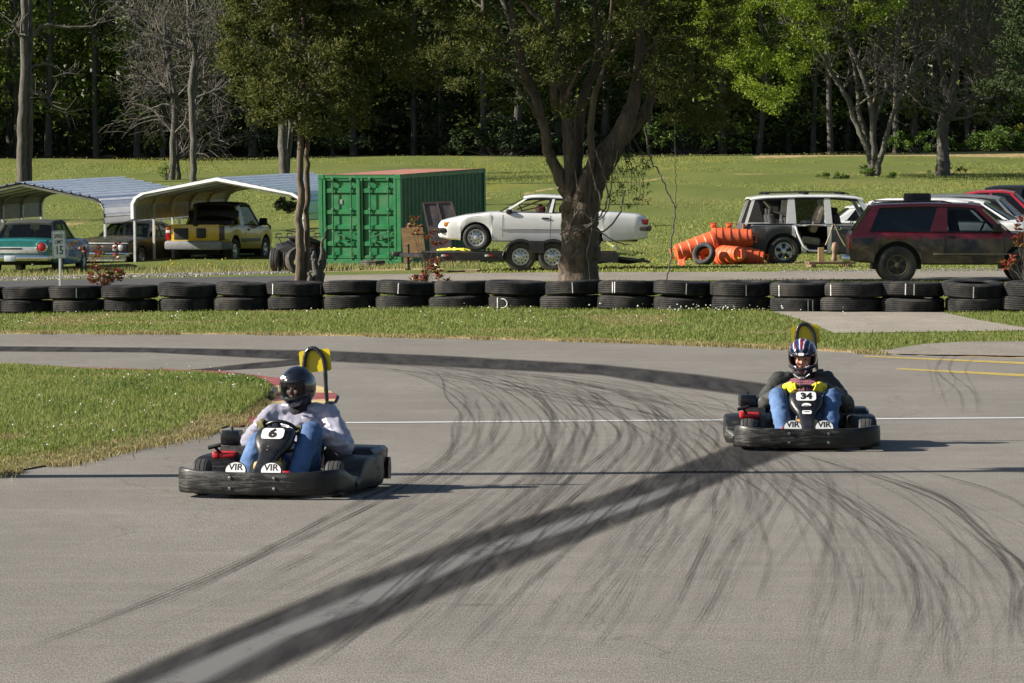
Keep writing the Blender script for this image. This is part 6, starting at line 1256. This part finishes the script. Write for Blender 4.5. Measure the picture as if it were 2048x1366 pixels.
SLICK = M('kart_slick_rubber', (.032, .031, .030), .7, var=.3, scale=8, bmp=.25, dirt=(.09, .08, .07), dirt_amt=.3); PLATE = M('yellow_plate', (.60, .46, .008), .4, var=.05, dirt=(.3, .25, .02), dirt_amt=.12); HOSE = M('black_hose', (.016, .016, .017), .3, var=.3); ALU = M('axle_metal', (.4, .4, .4), .3, 1, var=.2)
def make_kart(number, label, loc, rz, extra=False):
    t = thing('go_kart', label, 'go-kart', loc, rz, 'racing go-karts on the track')
    # plan of the wrap-round bumper (outer face), front half
    half = [(.955, 0, .205), (.95, -.14, .205), (.945, -.28, .207), (.925, -.42, .21), (.89, -.535, .22), (.82, -.615, .228), (.73, -.645, .225), (.62, -.65, .205), (.52, -.65, .18), (.43, -.65, .16), (.36, -.645, .15), (.30, -.645, .15)]
    path = [(x, -y, z) for x, y, z in half[::-1]] + half[1:]
    # resample smoothly
    c = catmull(path, 5); rings = []
    for k, (x, y, z) in enumerate(c):
        tg = Vector(c[min(k + 1, len(c) - 1)] - c[max(k - 1, 0)]); tg.z = 0; tg.normalize(); nrm = Vector((-tg.y, tg.x, 0)); 
        if nrm.dot(Vector((x - .2, y, 0))) < 0: nrm = -nrm
        o = Vector((x, y, 0)); zb = .035 + .01 * abs(y)
        rings.append([o + nrm * d + Vector((0, 0, zz)) for d, zz in ((-.05, zb), (-.008, zb - .002), (0, zb + .006), (.003, zb + .05), (.002, z - .05), (0, z - .006), (-.005, z), (-.03, z + .001), (-.045, z - .008), (-.05, z - .05))])
    bump_ = MB().loft(rings, 0).build('front_bumper', PLAS, t, 45)
    for y in (-.175, .175):
        for z in (.085, .165): MB().lathe([(.013, -.004), (.012, .004), (.001, .007)], tr(.957 - .02 * 0, y, z) @ rot('Y', 90), 8).build('bolt', ALU, bump_)
    # oval badges standing on the bumper in front of the pedals
    for y in (-.14, .14):
        Mo = tr(.905, y, .212) @ rot('Y', -18) @ rot('Z', 90) @ rot('X', 90)
        ov = MB().prism([(.086 * math.cos(a), .072 * math.sin(a)) for a in np.linspace(0, 2 * PI, 33)[:-1]], .012, Mo).build('oval_badge', PLAS2, t)
        MB().prism([(.078 * math.cos(a), .064 * math.sin(a)) for a in np.linspace(0, 2 * PI, 33)[:-1]], .004, Mo @ tr(0, 0, .0115)).build('badge_face', WST, ov)
        text('VIR', .070, INK, ov, Mo @ tr(0, .026, .0158), bold=.03, ext=.0006, sx=1.1)
    # side pods: closed boxes, a dip before them
    for s_ in (-1, 1):
        sec = []
        for x, zt, yi in ((.34, .13, .50), (.27, .135, .48), (.20, .17, .45), (.13, .23, .42), (.05, .265, .40), (-.10, .275, .40), (-.35, .275, .40), (-.47, .27, .41), (-.50, .25, .43)):
            yo = (.655 if x > -.4 else .64) + (.07 if s_ < 0 and x < .25 else 0); p = [(yo - .05, .035), (yo - .01, .04), (yo, .07), (yo + .005, .12 if zt > .14 else .09), (yo, zt - .03), (yo - .008, zt - .01), (yo - .03, zt), (yi + .03, zt + .006), (yi, zt - .015), (yi - .01, .06)]
            sec.append([Vector((x, s_ * a, b_)) for a, b_ in p])
        MB().loft(sec, 0).build('side_pod', PLAS, t, 40)
    # floor and frame
    mb = MB(); mb.box((.2, 0, .05), (1.2, .6, .01)); mb.build('floor_tray', ENG, t)
    mb = MB()
    for s_ in (-1, 1): mb.tube(catmull([(.86, s_ * .18, .07), (.7, s_ * .3, .07), (.3, s_ * .33, .07), (-.2, s_ * .36, .07), (-.7, s_ * .36, .08)], 4), .016, 8); mb.tube([(.30, s_ * .33, .07), (.26, s_ * .64, .10), (-.4, s_ * .64, .10), (-.45, s_ * .36, .08)], .013, 6)
    mb.tube([(.86, .18, .07), (.86, -.18, .07)], .016, 8); mb.tube([(-.52, -.6, .13), (-.52, .6, .13)], .02, 8); mb.tube([(.55, -.5, .12), (.55, .5, .12)], .014, 6); mb.build('frame', ENG, t, 50)
    # rear bumper and right wheel guard box
    mb = MB(); sec = []
    for y in np.linspace(-.62, .62, 13): x = -.86 + .10 * abs(y / .62) ** 3; sec.append([Vector((x - .04, y, .06)), Vector((x + .04, y, .06)), Vector((x + .05, y, .14)), Vector((x + .03, y, .23)), Vector((x - .03, y, .23)), Vector((x - .05, y, .14))])
    mb.loft(sec, 0).build('rear_bumper', PLAS2, t, 45)
    sec = []
    for x, zt, y0, y1 in ((-.28, .285, .22, .56), (-.32, .315, .20, .60), (-.55, .328, .20, .61), (-.75, .325, .20, .60), (-.82, .295, .22, .57)): sec.append([Vector((x, a, b_)) for a, b_ in ((y0, zt - .1), (y1, zt - .13), (y1 + .01, zt - .03), (y1 - .02, zt), (y0 + .02, zt + .005), (y0, zt - .02))])
    MB().loft(sec, 0).build('wheel_guard', PLAS2, t, 40)
    # wheels
    steer = math.radians(8 if number == '6' else -3)
    for x, y, R, w_, a in ((.52, -.53, .138, .125, steer), (.52, .53, .138, .125, steer), (-.52, -.50, .14, .18, 0), (-.52, .50, .14, .18, 0)):
        o = wheel_mesh(R, w_, .066, 'spoke', SLICK, ALU, t, (x, y, R), -1 if y < 0 else 1); o.rotation_euler = (0, 0, a)
    # steering fairing: loft from the wheel down to the bumper
    sec = []
    for x, z, w_, h in ((.20, .45, .115, .08), (.225, .47, .138, .09), (.265, .475, .148, .10), (.31, .452, .152, .112), (.355, .42, .152, .115), (.395, .38, .144, .11), (.43, .345, .120, .095), (.465, .315, .090, .085), (.53, .28, .074, .08), (.62, .245, .062, .068), (.72, .21, .053, .055), (.82, .175, .047, .045), (.85, .15, .04, .03)):
        d = Vector((.62, 0, .78)); q = []
        for a in np.linspace(0, 2 * PI, 21)[:-1]:
            ca, sa = math.cos(a), math.sin(a); e = .62
            yy = w_ * math.copysign(abs(ca) ** e, ca); hh = h * .55 * math.copysign(abs(sa) ** e, sa); q.append(Vector((x, yy, z)) + d * hh)
        sec.append(q)
    f_ = MB().loft(sec, 0).build('front_fairing', NOSE, t, 50)
    # number panel lying on the fairing face
    nd = Vector((.707, 0, .707)); up = Vector((-.707, 0, .707))
    def face(x, z, off=0): return Matrix(((0, up.x, nd.x, x + nd.x * off), (1, up.y, nd.y, 0), (0, up.z, nd.z, z + nd.z * off), (0, 0, 0, 1)))
    Mn = face(.392, .468); pl = MB().prism(rrect(.178, .108, .03), .006, Mn).build('number_panel', WST, f_)
    text(number, .115 if len(number) == 1 else .098, INK, pl, Mn @ tr(0, -.003, .0075), 'number', .055, .001, 1.12 if len(number) == 1 else 1.05)
    if extra:
        Ms = face(.468, .378); 
        MB().prism([(.042 * math.cos(a), .026 * math.sin(a) if math.sin(a) > 0 else .012 * math.sin(a)) for a in np.linspace(0, 2 * PI, 25)[:-1]], .006, Ms @ tr(0, .012, .004)).build('sticker', WST, f_); MB().prism(rrect(.084, .042, .014), .006, face(.555, .325, .010)).build('sticker', WST, f_); MB().prism(rrect(.05, .006, .002), .003, Ms @ tr(0, .006, .009)).build('sticker_print', INK, f_); MB().prism(rrect(.05, .008, .003), .003, face(.552, .328, .015)).build('sticker_print', INK, f_)
    else:
        for z_ in (0, .035): MB().lathe([(.008, 0), (.006, .006), (.001, .008)], face(.53, .345, .012) @ tr(0, z_, 0), 8).build('bolt', ALU, f_)
    # steering wheel and column
    Ms = tr(.155, 0, .435) @ rot('Y', -52); mb = MB(); mb.tube([Ms @ Vector((.155 * math.cos(a), .155 * math.sin(a), 0)) for a in np.linspace(0, 2 * PI, 33)[:-1]], .014, 8, closed=True)
    for a in (0, 120, 240): mb.tube([Ms @ Vector((0, 0, -.01)), Ms @ Vector((.15 * math.cos(math.radians(a)), .15 * math.sin(math.radians(a)), 0))], .009, 6)
    mb.build('steering_wheel', PLAS2, t, 60); MB().tube([(.16, 0, .43), (.66, 0, .10)], .012, 8).tube([(.36, .06, .36), (.62, .15, .07)], .010, 6).tube([(.36, -.06, .36), (.62, -.15, .07)], .010, 6).build('steering_column', ALU, t, 60)
    MB().box((.48, 0, .17), (.26, .20, .20), 0, None, .03).lathe([(.03, 0), (.03, .03), (.001, .035)], tr(.44, .05, .27), 10).build('fuel_tank', TANK, t, 40)
    for y in (-.2, .2): MB().box((.76, y, .15), (.02, .08, .12), 0, rot('Y', -20).to_3x3(), .006).tube([(.76, y, .15), (.70, y, .07)], .008, 6).build('pedal', REDK, t, 50)
    # seat shell
    sec = []
    for x, z, w_, dp in ((.02, .10, .16, .03), (-.10, .07, .19, .07), (-.25, .06, .20, .10), (-.36, .12, .205, .11), (-.44, .26, .205, .10), (-.50, .42, .20, .07), (-.53, .50, .17, .03)):
        q = []
        for a in np.linspace(-1, 1, 11): q.append(Vector((x + dp * .7 * a * a * (1 if z > .1 else .2), a * w_, z + dp * a * a * (.6 if z < .3 else .1) + dp * .5 * abs(a) ** 3)))
        sec.append(q)
    o = MB().loft(sec, 0, False, False).build('seat', PLAS2, t, 50); m_ = o.modifiers.new('thick', 'SOLIDIFY'); m_.thickness = .012
    # engine group on the right
    mb = MB(); mb.box((-.25, -.40, .22), (.26, .22, .18), 0, None, .02); mb.box((-.12, -.44, .26), (.10, .18, .14), 0, None, .01)
    for k in range(6): mb.box((-.06 + k * .012, -.45, .26), (.004, .19, .17))
    mb.lathe([(.07, 0), (.07, .08), (.05, .1), (.001, .1)], tr(-.25, -.44, .22) @ rot('X', 90), 16); mb.tube([(-.1, -.3, .18), (.02, -.34, .16), (-.02, -.44, .14), (-.4, -.48, .16)], .022, 8); mb.build('engine', ENG, t, 40)
    MB().box((-.20, -.51, .40), (.18, .155, .115), 0, rot('Z', 5).to_3x3(), .02).lathe([(.012, 0), (.012, .03), (.001, .032)], tr(-.2, -.51, .455), 8).box((-.2, -.49, .33), (.1, .08, .08)).build('air_box', PLAS2, t, 40)
    MB().box((.02, -.50, .285), (.12, .18, .035), 0, rot('Y', 12).to_3x3(), .01).box((.06, -.56, .28), (.06, .05, .05), 0, None, .01).build('engine_cover', REDK, t, 40)
    MB().tube([(.0, -.50, .25), (.06, -.53, .30), (.10, -.56, .345)], .012, 6).tube([(.10, -.61, .335), (.10, -.51, .36)], .016, 8).build('pull_handle', PLAS2, t, 60)
    MB().tube(catmull([(-.1, -.28, .28), (.02, -.24, .30), (.04, -.2, .2), (.3, -.22, .1)], 5), .006, 5).tube(catmull([(-.15, -.3, .3), (0, -.42, .3), (.06, -.45, .15)], 5), .007, 5).build('cable', DARK, t, 60)
    MB().box((-.02, -.52, .20), (.16, .10, .10), 0, None, .02).box((-.42, -.30, .27), (.34, .30, .05), 0, None, .015).build('engine_guard', PLAS2, t, 40)
    if extra: MB().box((.10, -.52, .235), (.004, .05, .03)).build('warning_sticker', YELL2, t)
    # number plate hoop behind the seat
    hp = catmull([(-.62, .17, .30), (-.62, .155, .55), (-.63, .135, .76), (-.63, .12, .98), (-.63, .07, 1.07), (-.63, .02, 1.09), (-.63, -.025, 1.06), (-.63, -.045, .97), (-.62, -.045, .80), (-.60, -.045, .62), (-.58, -.045, .36)], 6)
    rad = [.011 if p[2] < .66 else .0165 + .0022 * (i % 3 == 0) for i, p in enumerate(hp)]; MB().tube(hp, rad, 8).build('hoop', HOSE, t, 50)
    MB().box((-.60, .17, .66), (.05, .07, .03), 0, None, .008).build('hoop_bracket', HOSE, t)
    Mq = tr(-.655, .04, .99) @ rot('X', 6 if not extra else 5) @ rot('Y', 0) @ rot('Z', 90) @ rot('X', 90); MB().prism(rrect(.255, .175, .022), .008, Mq).build('rear_plate', PLATE, t)
    return t
YELL2 = M('yellow_warning_label', (.6, .4, .03), .5)
K34 = Vector((at(1609, 40.95)[0], 40.95, 0)); K6 = Vector((at(574, 34.95)[0], 34.95, 0))
H34 = -PI / 2 - math.radians(1.2); H6 = -PI / 2 - math.radians(13.5)
kart34 = make_kart('34', 'black go-kart numbered 34 with two small white stickers below its number', K34, H34, True)
kart6 = make_kart('6', 'black go-kart numbered 6 closest to the camera, leaning into the bend', K6, H6)

# ------------------------------------------------------------------ drivers
SKIN = M('skin', (.42, .21, .15), .5, var=.1, scale=20); DENIM = M('blue_denim', (.06, .125, .27), .85, var=.3, scale=5, bmp=.3, bscale=160, dirt=(.13, .20, .33), dirt_amt=.3, dscale=5); SHOE = M('dark_shoe', (.02, .021, .02), .7, var=.3); SATIN = M('silver_satin', (.27, .265, .33), .3, var=.14, scale=5, bmp=.5, bscale=9, spec=.8); SATINB = M('slate_sleeve', (.22, .24, .34), .45, var=.15, scale=5, bmp=.2, bscale=14)
JACK = M('dark_olive_jacket', (.020, .021, .018), .6, var=.35, scale=5, bmp=.5, bscale=8); BALA = M('black_balaclava', (.006, .006, .007), .9, var=.3)
def plaid():
    m, nt, b, out = new_mat('maroon_check_shirt'); v = pos(nt); sp = nt.nodes.new('ShaderNodeSeparateXYZ'); nt.links.new(v, sp.inputs[0])
    def st(o, f, th): return math_(nt, 'GREATER_THAN', math_(nt, 'SINE', math_(nt, 'MULTIPLY', o, f)), th)
    g = math_(nt, 'MAXIMUM', st(sp.outputs['Y'], 330., .72), st(sp.outputs['Z'], 330., .72)); c = mixc(nt, g, (.15, .028, .05), (.30, .15, .18)); nt.links.new(c, b.inputs['Base Color']); b.inputs['Roughness'].default_value = .9; return m
PLAID = plaid()
YGLOVE = M('yellow_glove', (.62, .52, .01), .7, var=.15, scale=10, bmp=.3); DGLOVE = M('olive_dark_glove', (.07, .06, .015), .7, var=.3, scale=10, bmp=.3)
def helmet_mat(kind):
    m, nt, b, out = new_mat(kind + '_helmet_shell'); b.inputs['Coat Weight'].default_value = 1; b.inputs['Coat Roughness'].default_value = .04; b.inputs['Roughness'].default_value = .15
    if kind == 'black': b.inputs['Base Color'].default_value = (.006, .007, .012, 1); return m
    v = pos(nt); sp = nt.nodes.new('ShaderNodeSeparateXYZ'); nt.links.new(v, sp.inputs[0])
    ay = math_(nt, 'ABSOLUTE', sp.outputs['Y']); z = sp.outputs['Z']; x = sp.outputs['X']
    u = math_(nt, 'ADD', math_(nt, 'MULTIPLY', ay, 10), math_(nt, 'MULTIPLY', z, -4.5)); w_ = nt.nodes.new('ShaderNodeTexNoise'); w_.inputs['Scale'].default_value = 14; nt.links.new(v, w_.inputs['Vector'])
    u = math_(nt, 'ADD', u, math_(nt, 'MULTIPLY', w_.outputs['Fac'], .5)); fr = math_(nt, 'FRACT', math_(nt, 'MULTIPLY', u, 1.7))
    c = ramp(nt, fr, [(0, (.012, .012, .03)), (.30, (.012, .012, .03)), (.33, (.16, .012, .03)), (.55, (.16, .012, .03)), (.58, (.62, .62, .66)), (.70, (.62, .62, .66)), (.73, (.05, .10, .30)), (.92, (.02, .03, .12)), (1, (.012, .012, .03))]); c.color_ramp.interpolation = 'LINEAR'
    nt.links.new(c.outputs[0], b.inputs['Base Color']); return m
VISOR = glass_mat('clear_visor', (.55, .62, .68), .72, .03); LINER = M('helmet_liner', (.01, .01, .011), .9)
def make_driver(kart, label, pose, top, sleeve, glove, helm_kind, seedv):
    t = thing('person', label, 'person', kart.location, kart.rotation_euler[2], 'kart drivers')
    hd = Vector(pose['head']); yaw, pit = pose['look']; Rh = rot('Z', yaw) @ rot('Y', pit); J = pose
    def lim(side): return [Vector(J[side + k]) for k in ('sh', 'el', 'ha')]
    def leg(side): return [Vector(J[side + k]) for k in ('hip', 'kn', 'an', 'toe')]
    nk = Vector(J['neck']); ch = Vector(J['chest']); pv = Vector(J['pelvis'])
    # body: one skin from head to hands and feet
    caps = [(pv + Vector((0, .06, 0)), .115, pv - Vector((0, .06, 0)), .115), (pv, .12, ch, .13), (ch + Vector((0, .07, 0)), .12, ch - Vector((0, .07, 0)), .12), (ch, .09, nk, .055), (nk, .055, hd + Vector((-.01, 0, -.04)), .055)]
    for sd in ('r', 'l'):
        a, e, h_ = lim(sd); caps += [(nk * .35 + a * .65, .05, a, .048), (a, .046, e, .038), (e, .042, h_, .028)]
        hp, kn, an, to = leg(sd); caps += [(hp, .085, kn, .055), (kn, .055, an, .036), (an, .04, to, .032)]
    Hm = Matrix.Translation(hd) @ Rh
    caps += [(Hm @ Vector((-.02, 0, .02)), .093, Hm @ Vector((.012, 0, -.03)), .078), (Hm @ Vector((.03, 0, -.07)), .05, Hm @ Vector((.05, 0, -.085)), .035), (Hm @ Vector((.085, 0, .01)), .009, Hm @ Vector((.100, 0, -.025)), .013), (Hm @ Vector((.075, -.035, .03)), .016, Hm @ Vector((.075, .035, .03)), .016), (Hm @ Vector((.07, -.04, -.025)), .022, Hm @ Vector((.07, -.035, -.03)), .022), (Hm @ Vector((.07, .04, -.025)), .022, Hm @ Vector((.07, .035, -.03)), .022), (Hm @ Vector((.078, -.02, -.062)), .011, Hm @ Vector((.078, .02, -.062)), .011)]
    bd = blob('body', caps, SKIN, t, .009, 3)
    for y in (-.033, .033): MB().lathe([(.001, -.012), (.007, -.005), (.009, .003), (.006, .007), (.001, .011)], Hm @ tr(.08, y, .004) @ rot('Y', 90), 10).build('eye', M('dark_eye', (.02, .015, .012), .2), t, 60)
    # trousers
    caps = [(pv + Vector((0, .07, 0)), .13, pv - Vector((0, .07, 0)), .13)]
    for sd in ('r', 'l'): hp, kn, an, to = leg(sd); caps += [(hp, .105, kn, .084), (kn, .084, kn * .3 + an * .7, .074), (kn * .3 + an * .7, .074, an + (kn - an) * .10, .070)]
    blob('jeans', caps, DENIM, t, .011, 4, .010, 9, None, seedv)
    for sd in ('r', 'l'):
        hp, kn, an, to = leg(sd); fw = (to - an).normalized(); blob('shoe', [(an + Vector((0, 0, -.01)), .048, an + fw * .06 + Vector((0, 0, -.02)), .046), (an + fw * .05 + Vector((0, 0, -.02)), .046, to, .036), (an + Vector((-.03, 0, -.03)), .036, an + Vector((-.01, 0, .03)), .045)], SHOE, t, .008, 3)
    # top with sleeves
    caps = [(pv + Vector((-.02, .05, .06)), .145, pv + Vector((-.02, -.05, .06)), .145), (pv + Vector((-.02, 0, .06)), .15, ch + Vector((.02, 0, 0)), .155), (ch + Vector((.03, .07, .04)), .115, ch + Vector((.03, -.07, .04)), .115), (ch + Vector((0, .09, 0)), .135, ch - Vector((0, .09, 0)), .135), (ch, .13, nk, .075)]; arms = []
    for sd in ('r', 'l'):
        a, e, h_ = lim(sd); w0 = h_ + (e - h_) * .22; k_ = .7 if sleeve is top[1] else .93; arms += [(ch * (1 - k_) + a * k_, .092, a, .088), (a, .088, e, .078), (e, .078, w0, .05), (nk * (1.25 - k_) + a * (k_ - .25), .068, a, .082)]
    if sleeve is top[1]: blob(top[0], caps + arms, top[1], t, .010, 3, .013, 10, None, seedv + 5)
    else:
        blob(top[0], caps, top[1], t, .010, 3, .007, 10, None, seedv + 5)
        # open jacket: body pieces at the sides and back plus sleeves, one mesh
        jc = arms + [(ch + Vector((-.05, .15, 0)), .11, pv + Vector((-.05, .13, .08)), .115), (ch + Vector((-.05, -.15, 0)), .11, pv + Vector((-.05, -.13, .08)), .115), (ch + Vector((-.09, .1, .02)), .12, ch + Vector((-.09, -.1, .02)), .12), (nk + Vector((-.05, .06, -.02)), .06, nk + Vector((-.05, -.06, -.02)), .06)]
        blob('jacket', jc, sleeve, t, .010, 4, .009, 11, None, seedv + 9)
    # gloves: palm, four fingers bent round the rim, thumb
    Ms = tr(.155, 0, .435) @ rot('Y', -52); Rw = .155
    for sd, ang in (('r', J['grip'][0]), ('l', J['grip'][1])):
        a_ = math.radians(ang); h_ = Vector(J[sd + 'ha']); e = Vector(J[sd + 'el']); caps = []; rim = lambda an: Ms @ Vector((Rw * math.cos(an), Rw * math.sin(an), 0)); rimn = lambda an, r_, z_: Ms @ Vector(((Rw + r_) * math.cos(an), (Rw + r_) * math.sin(an), z_))
        sg = 1 if sd == 'l' else -1
        pc = rimn(a_, .012, .042); caps.append((h_ + (e - h_) * .12, .034, h_ * .5 + pc * .5, .032)); 
        for k in range(4):
            an = a_ + (k - 1.5) * .135; r0 = .0125 - .0012 * abs(k - 1.3)
            p = [rimn(an, -.012, .040), rimn(an, .028, .032), rimn(an, .036, -.004), rimn(an, .012, -.028), rimn(an, -.012, -.022)]
            for q in range(4): caps.append((p[q], r0 * (1 - .06 * q), p[q + 1], r0 * (1 - .06 * (q + 1))))
            caps.append((h_ * .5 + pc * .5, .021, p[0], .017))
        tb = [h_ * .55 + pc * .45, rimn(a_ + .36 * (1 if ang < 90 else -1) * (1 if ang > -90 else -1), -.026, .034), rimn(a_ + .44 * (1 if ang < 90 else -1) * (1 if ang > -90 else -1), -.022, .0)]
        caps += [(tb[0], .018, tb[1], .014), (tb[1], .014, tb[2], .012)]
        blob('glove', caps, glove, t, .005, 2)
    # balaclava collar and helmet
    blob('balaclava', [(nk + Vector((0, 0, -.01)), .092, Hm @ Vector((-.015, 0, -.12)), .088), (nk + Vector((.0, .0, -.04)), .105, nk + Vector((0, 0, .02)), .095)], BALA, t, .010, 4, .004, 14)
    mb = MB(); nu, nv = 56, 40; vs = []
    for i in range(nv + 1):
        el = -PI / 2 * .80 + (PI / 2 * 1.8) * i / nv
        for j in range(nu):
            az = 2 * PI * j / nu - PI; ce = max(0, math.cos(el)) if el < PI / 2 else 0
            x = .150 * ce * math.cos(az); y = .127 * ce * math.sin(az); z = .148 * math.sin(el) + .015
            if z < 0: z *= 1.22; f_ = 1 + .10 * max(0, math.cos(az)) * min(1, -z / .1); x = x * f_; k_ = 1 - .20 * max(0, -z - .06) / .1; y *= k_
            if x < 0: x *= .97
            vs.append(Vector((x, y, z)))
    fs = []; inner = []
    for i in range(nv):
        for j in range(nu):
            q = (i * nu + j, i * nu + (j + 1) % nu, (i + 1) * nu + (j + 1) % nu, (i + 1) * nu + j); c_ = sum((vs[k] for k in q), Vector()) / 4; az = math.atan2(c_.y / .127, c_.x / .15)
            hole = abs(az) < 1.12 and -.052 + .012 * abs(az) < c_.z < .060 - .012 * abs(az)
            (inner if hole else fs).append(q)
    mb.add(vs, fs); hs = mb.build('helmet', helmet_mat(helm_kind), t, 60); hs.matrix_local = Hm @ Matrix.Scale(1.06, 4); m_ = hs.modifiers.new('thick', 'SOLIDIFY'); m_.thickness = .014; m_.offset = -1
    lb = MB(); lb.tube([Vector((.128 * math.cos(a) * 1.06, .118 * math.sin(a), -.062)) for a in np.linspace(-1.2, 1.2, 12)], .014, 6); lb.tube([Vector((.132 * math.cos(a) * 1.03, .116 * math.sin(a), .062)) for a in np.linspace(-1.2, 1.2, 12)], .010, 6); lb.build('visor_rim', LINER, hs, 60)
    hb2 = MB()
    if helm_kind == 'black':
        vb = MB(); vb.add([v * 1.025 for v in vs], inner); vb.build('visor', VISOR, hs, 60)
        hb2.prism([(.030 * math.cos(a), .014 * math.sin(a) * (1 + .3 * math.cos(a * 3))) for a in np.linspace(0, 2 * PI, 19)[:-1]], .004, tr(.128, -.03, .093) @ rot('Z', -12) @ rot('Y', 52) @ rot('Z', 90)); hb2.build('emblem', WST, hs)
        MB().box((.168, .0, -.105), (.008, .062, .016), 0, None, .003).build('chin_vent', WST, hs)
    else:
        vb = MB(); vb.add([Vector((v.x * 1.03 - .0, v.y * 1.03, v.z)) + Vector((-.022, 0, .062)) for v in vs], [q for q in inner if vs[q[0]].z > -.02]); vb.build('raised_visor', VISOR, hs, 60)
        hb2.prism(rrect(.052, .026, .012), .004, tr(.139, 0, .078) @ rot('Y', 62) @ rot('Z', 90)); hb2.build('emblem', WST, hs); MB().box((.170, 0, -.10), (.01, .07, .02), 0, None, .004).build('chin_vent', DARK, hs)
        MB().tube([Vector((.150, -.07, -.10)), Vector((.168, -.02, -.135)), Vector((.168, .02, -.12))], .005, 5).tube([Vector((.150, .07, -.10)), Vector((.168, .02, -.135)), Vector((.168, -.02, -.12))], .005, 5).build('chin_stripe', WST, hs)
    return t
pA = dict(pelvis=(-.22, 0, .17), chest=(-.36, 0, .45), neck=(-.37, 0, .63), head=(-.31, 0, .80), look=(-8, 20), grip=(60, 120))
def gp_(an, sg): # wrist behind the rim point
    Ms = tr(.155, 0, .435) @ rot('Y', -52); a = math.radians(an); return tuple(Ms @ Vector((.165 * math.cos(a), .165 * math.sin(a) , .0)) + Vector((-.075, sg * .035, .035)))
pA.update(rsh=(-.36, -.21, .575), lsh=(-.37, .21, .585), rel=(-.19, -.375, .36), lel=(-.20, .39, .37), rhip=(-.18, -.10, .17), lhip=(-.18, .10, .17), rkn=(.20, -.245, .455), lkn=(.20, .245, .445), ran=(.52, -.20, .125), lan=(.54, .20, .125), rtoe=(.68, -.235, .11), ltoe=(.70, .20, .13))
pA['grip'] = (-42, 42); pA['rha'] = gp_(-42, -1); pA['lha'] = gp_(42, 1)
make_driver(kart34, 'kart driver in dark jacket, check shirt and patterned helmet, yellow gloves on the wheel', pA, ('shirt', PLAID), JACK, YGLOVE, 'patterned', 3)
pB = dict(pA); pB.update(neck=(-.38, -.01, .63), head=(-.34, -.01, .79), look=(-22, 6), chest=(-.37, 0, .45), rsh=(-.33, -.21, .57), lsh=(-.40, .22, .575), rel=(-.12, -.33, .38), lel=(-.22, .40, .34), rkn=(.22, -.165, .39), lkn=(.14, .235, .475), lan=(.46, .19, .12), ltoe=(.62, .20, .11), ran=(.54, -.19, .12))
pB['grip'] = (-55, 75); pB['rha'] = gp_(-55, -1); pB['lha'] = gp_(75, 1)
make_driver(kart6, 'kart driver in shiny silver-grey top, blue jeans and glossy black full-face helmet', pB, ('shirt', SATIN), SATIN, DGLOVE, 'black', 11)

# slim tree beyond the left edge whose long thin shadow crosses the track
x0_, y0_ = flat(-150, 955); t = thing('pine_tree', 'slim pine beyond the left edge whose thin shadow crosses the track', 'tree', (x0_, y0_, 0))
mb = MB(); limb(mb, [Vector((0, 0, -.1)), Vector((0, .02, 2.2)), Vector((.0, .0, 4.4)), Vector((0, 0, 6.8))], .21, .08, 2, 10, 5, .008); rg = np.random.default_rng(61); cs = []
for i in range(26):
    z_ = rg.uniform(4.3, 7.2); a = rg.uniform(0, 2 * PI); d = Vector((math.cos(a), math.sin(a), .12)) * (1.05 - .35 * (z_ - 4.4) / 2.2) * rg.uniform(.6, 1); limb(mb, [Vector((0, 0, z_)), Vector((0, 0, z_)) + d], .02, .006, i, 4, 3, .01); cs += [Vector((0, 0, z_)) + d, Vector((0, 0, z_)) + d * .55]
mb.build('trunk', BARK_CEDAR, t, 60); pts, u = clump_pts(cs, .24, 320, 63, .6); foliage('crown', pts, .14, .04, CEDAR, t, 64, u * .6, .3)
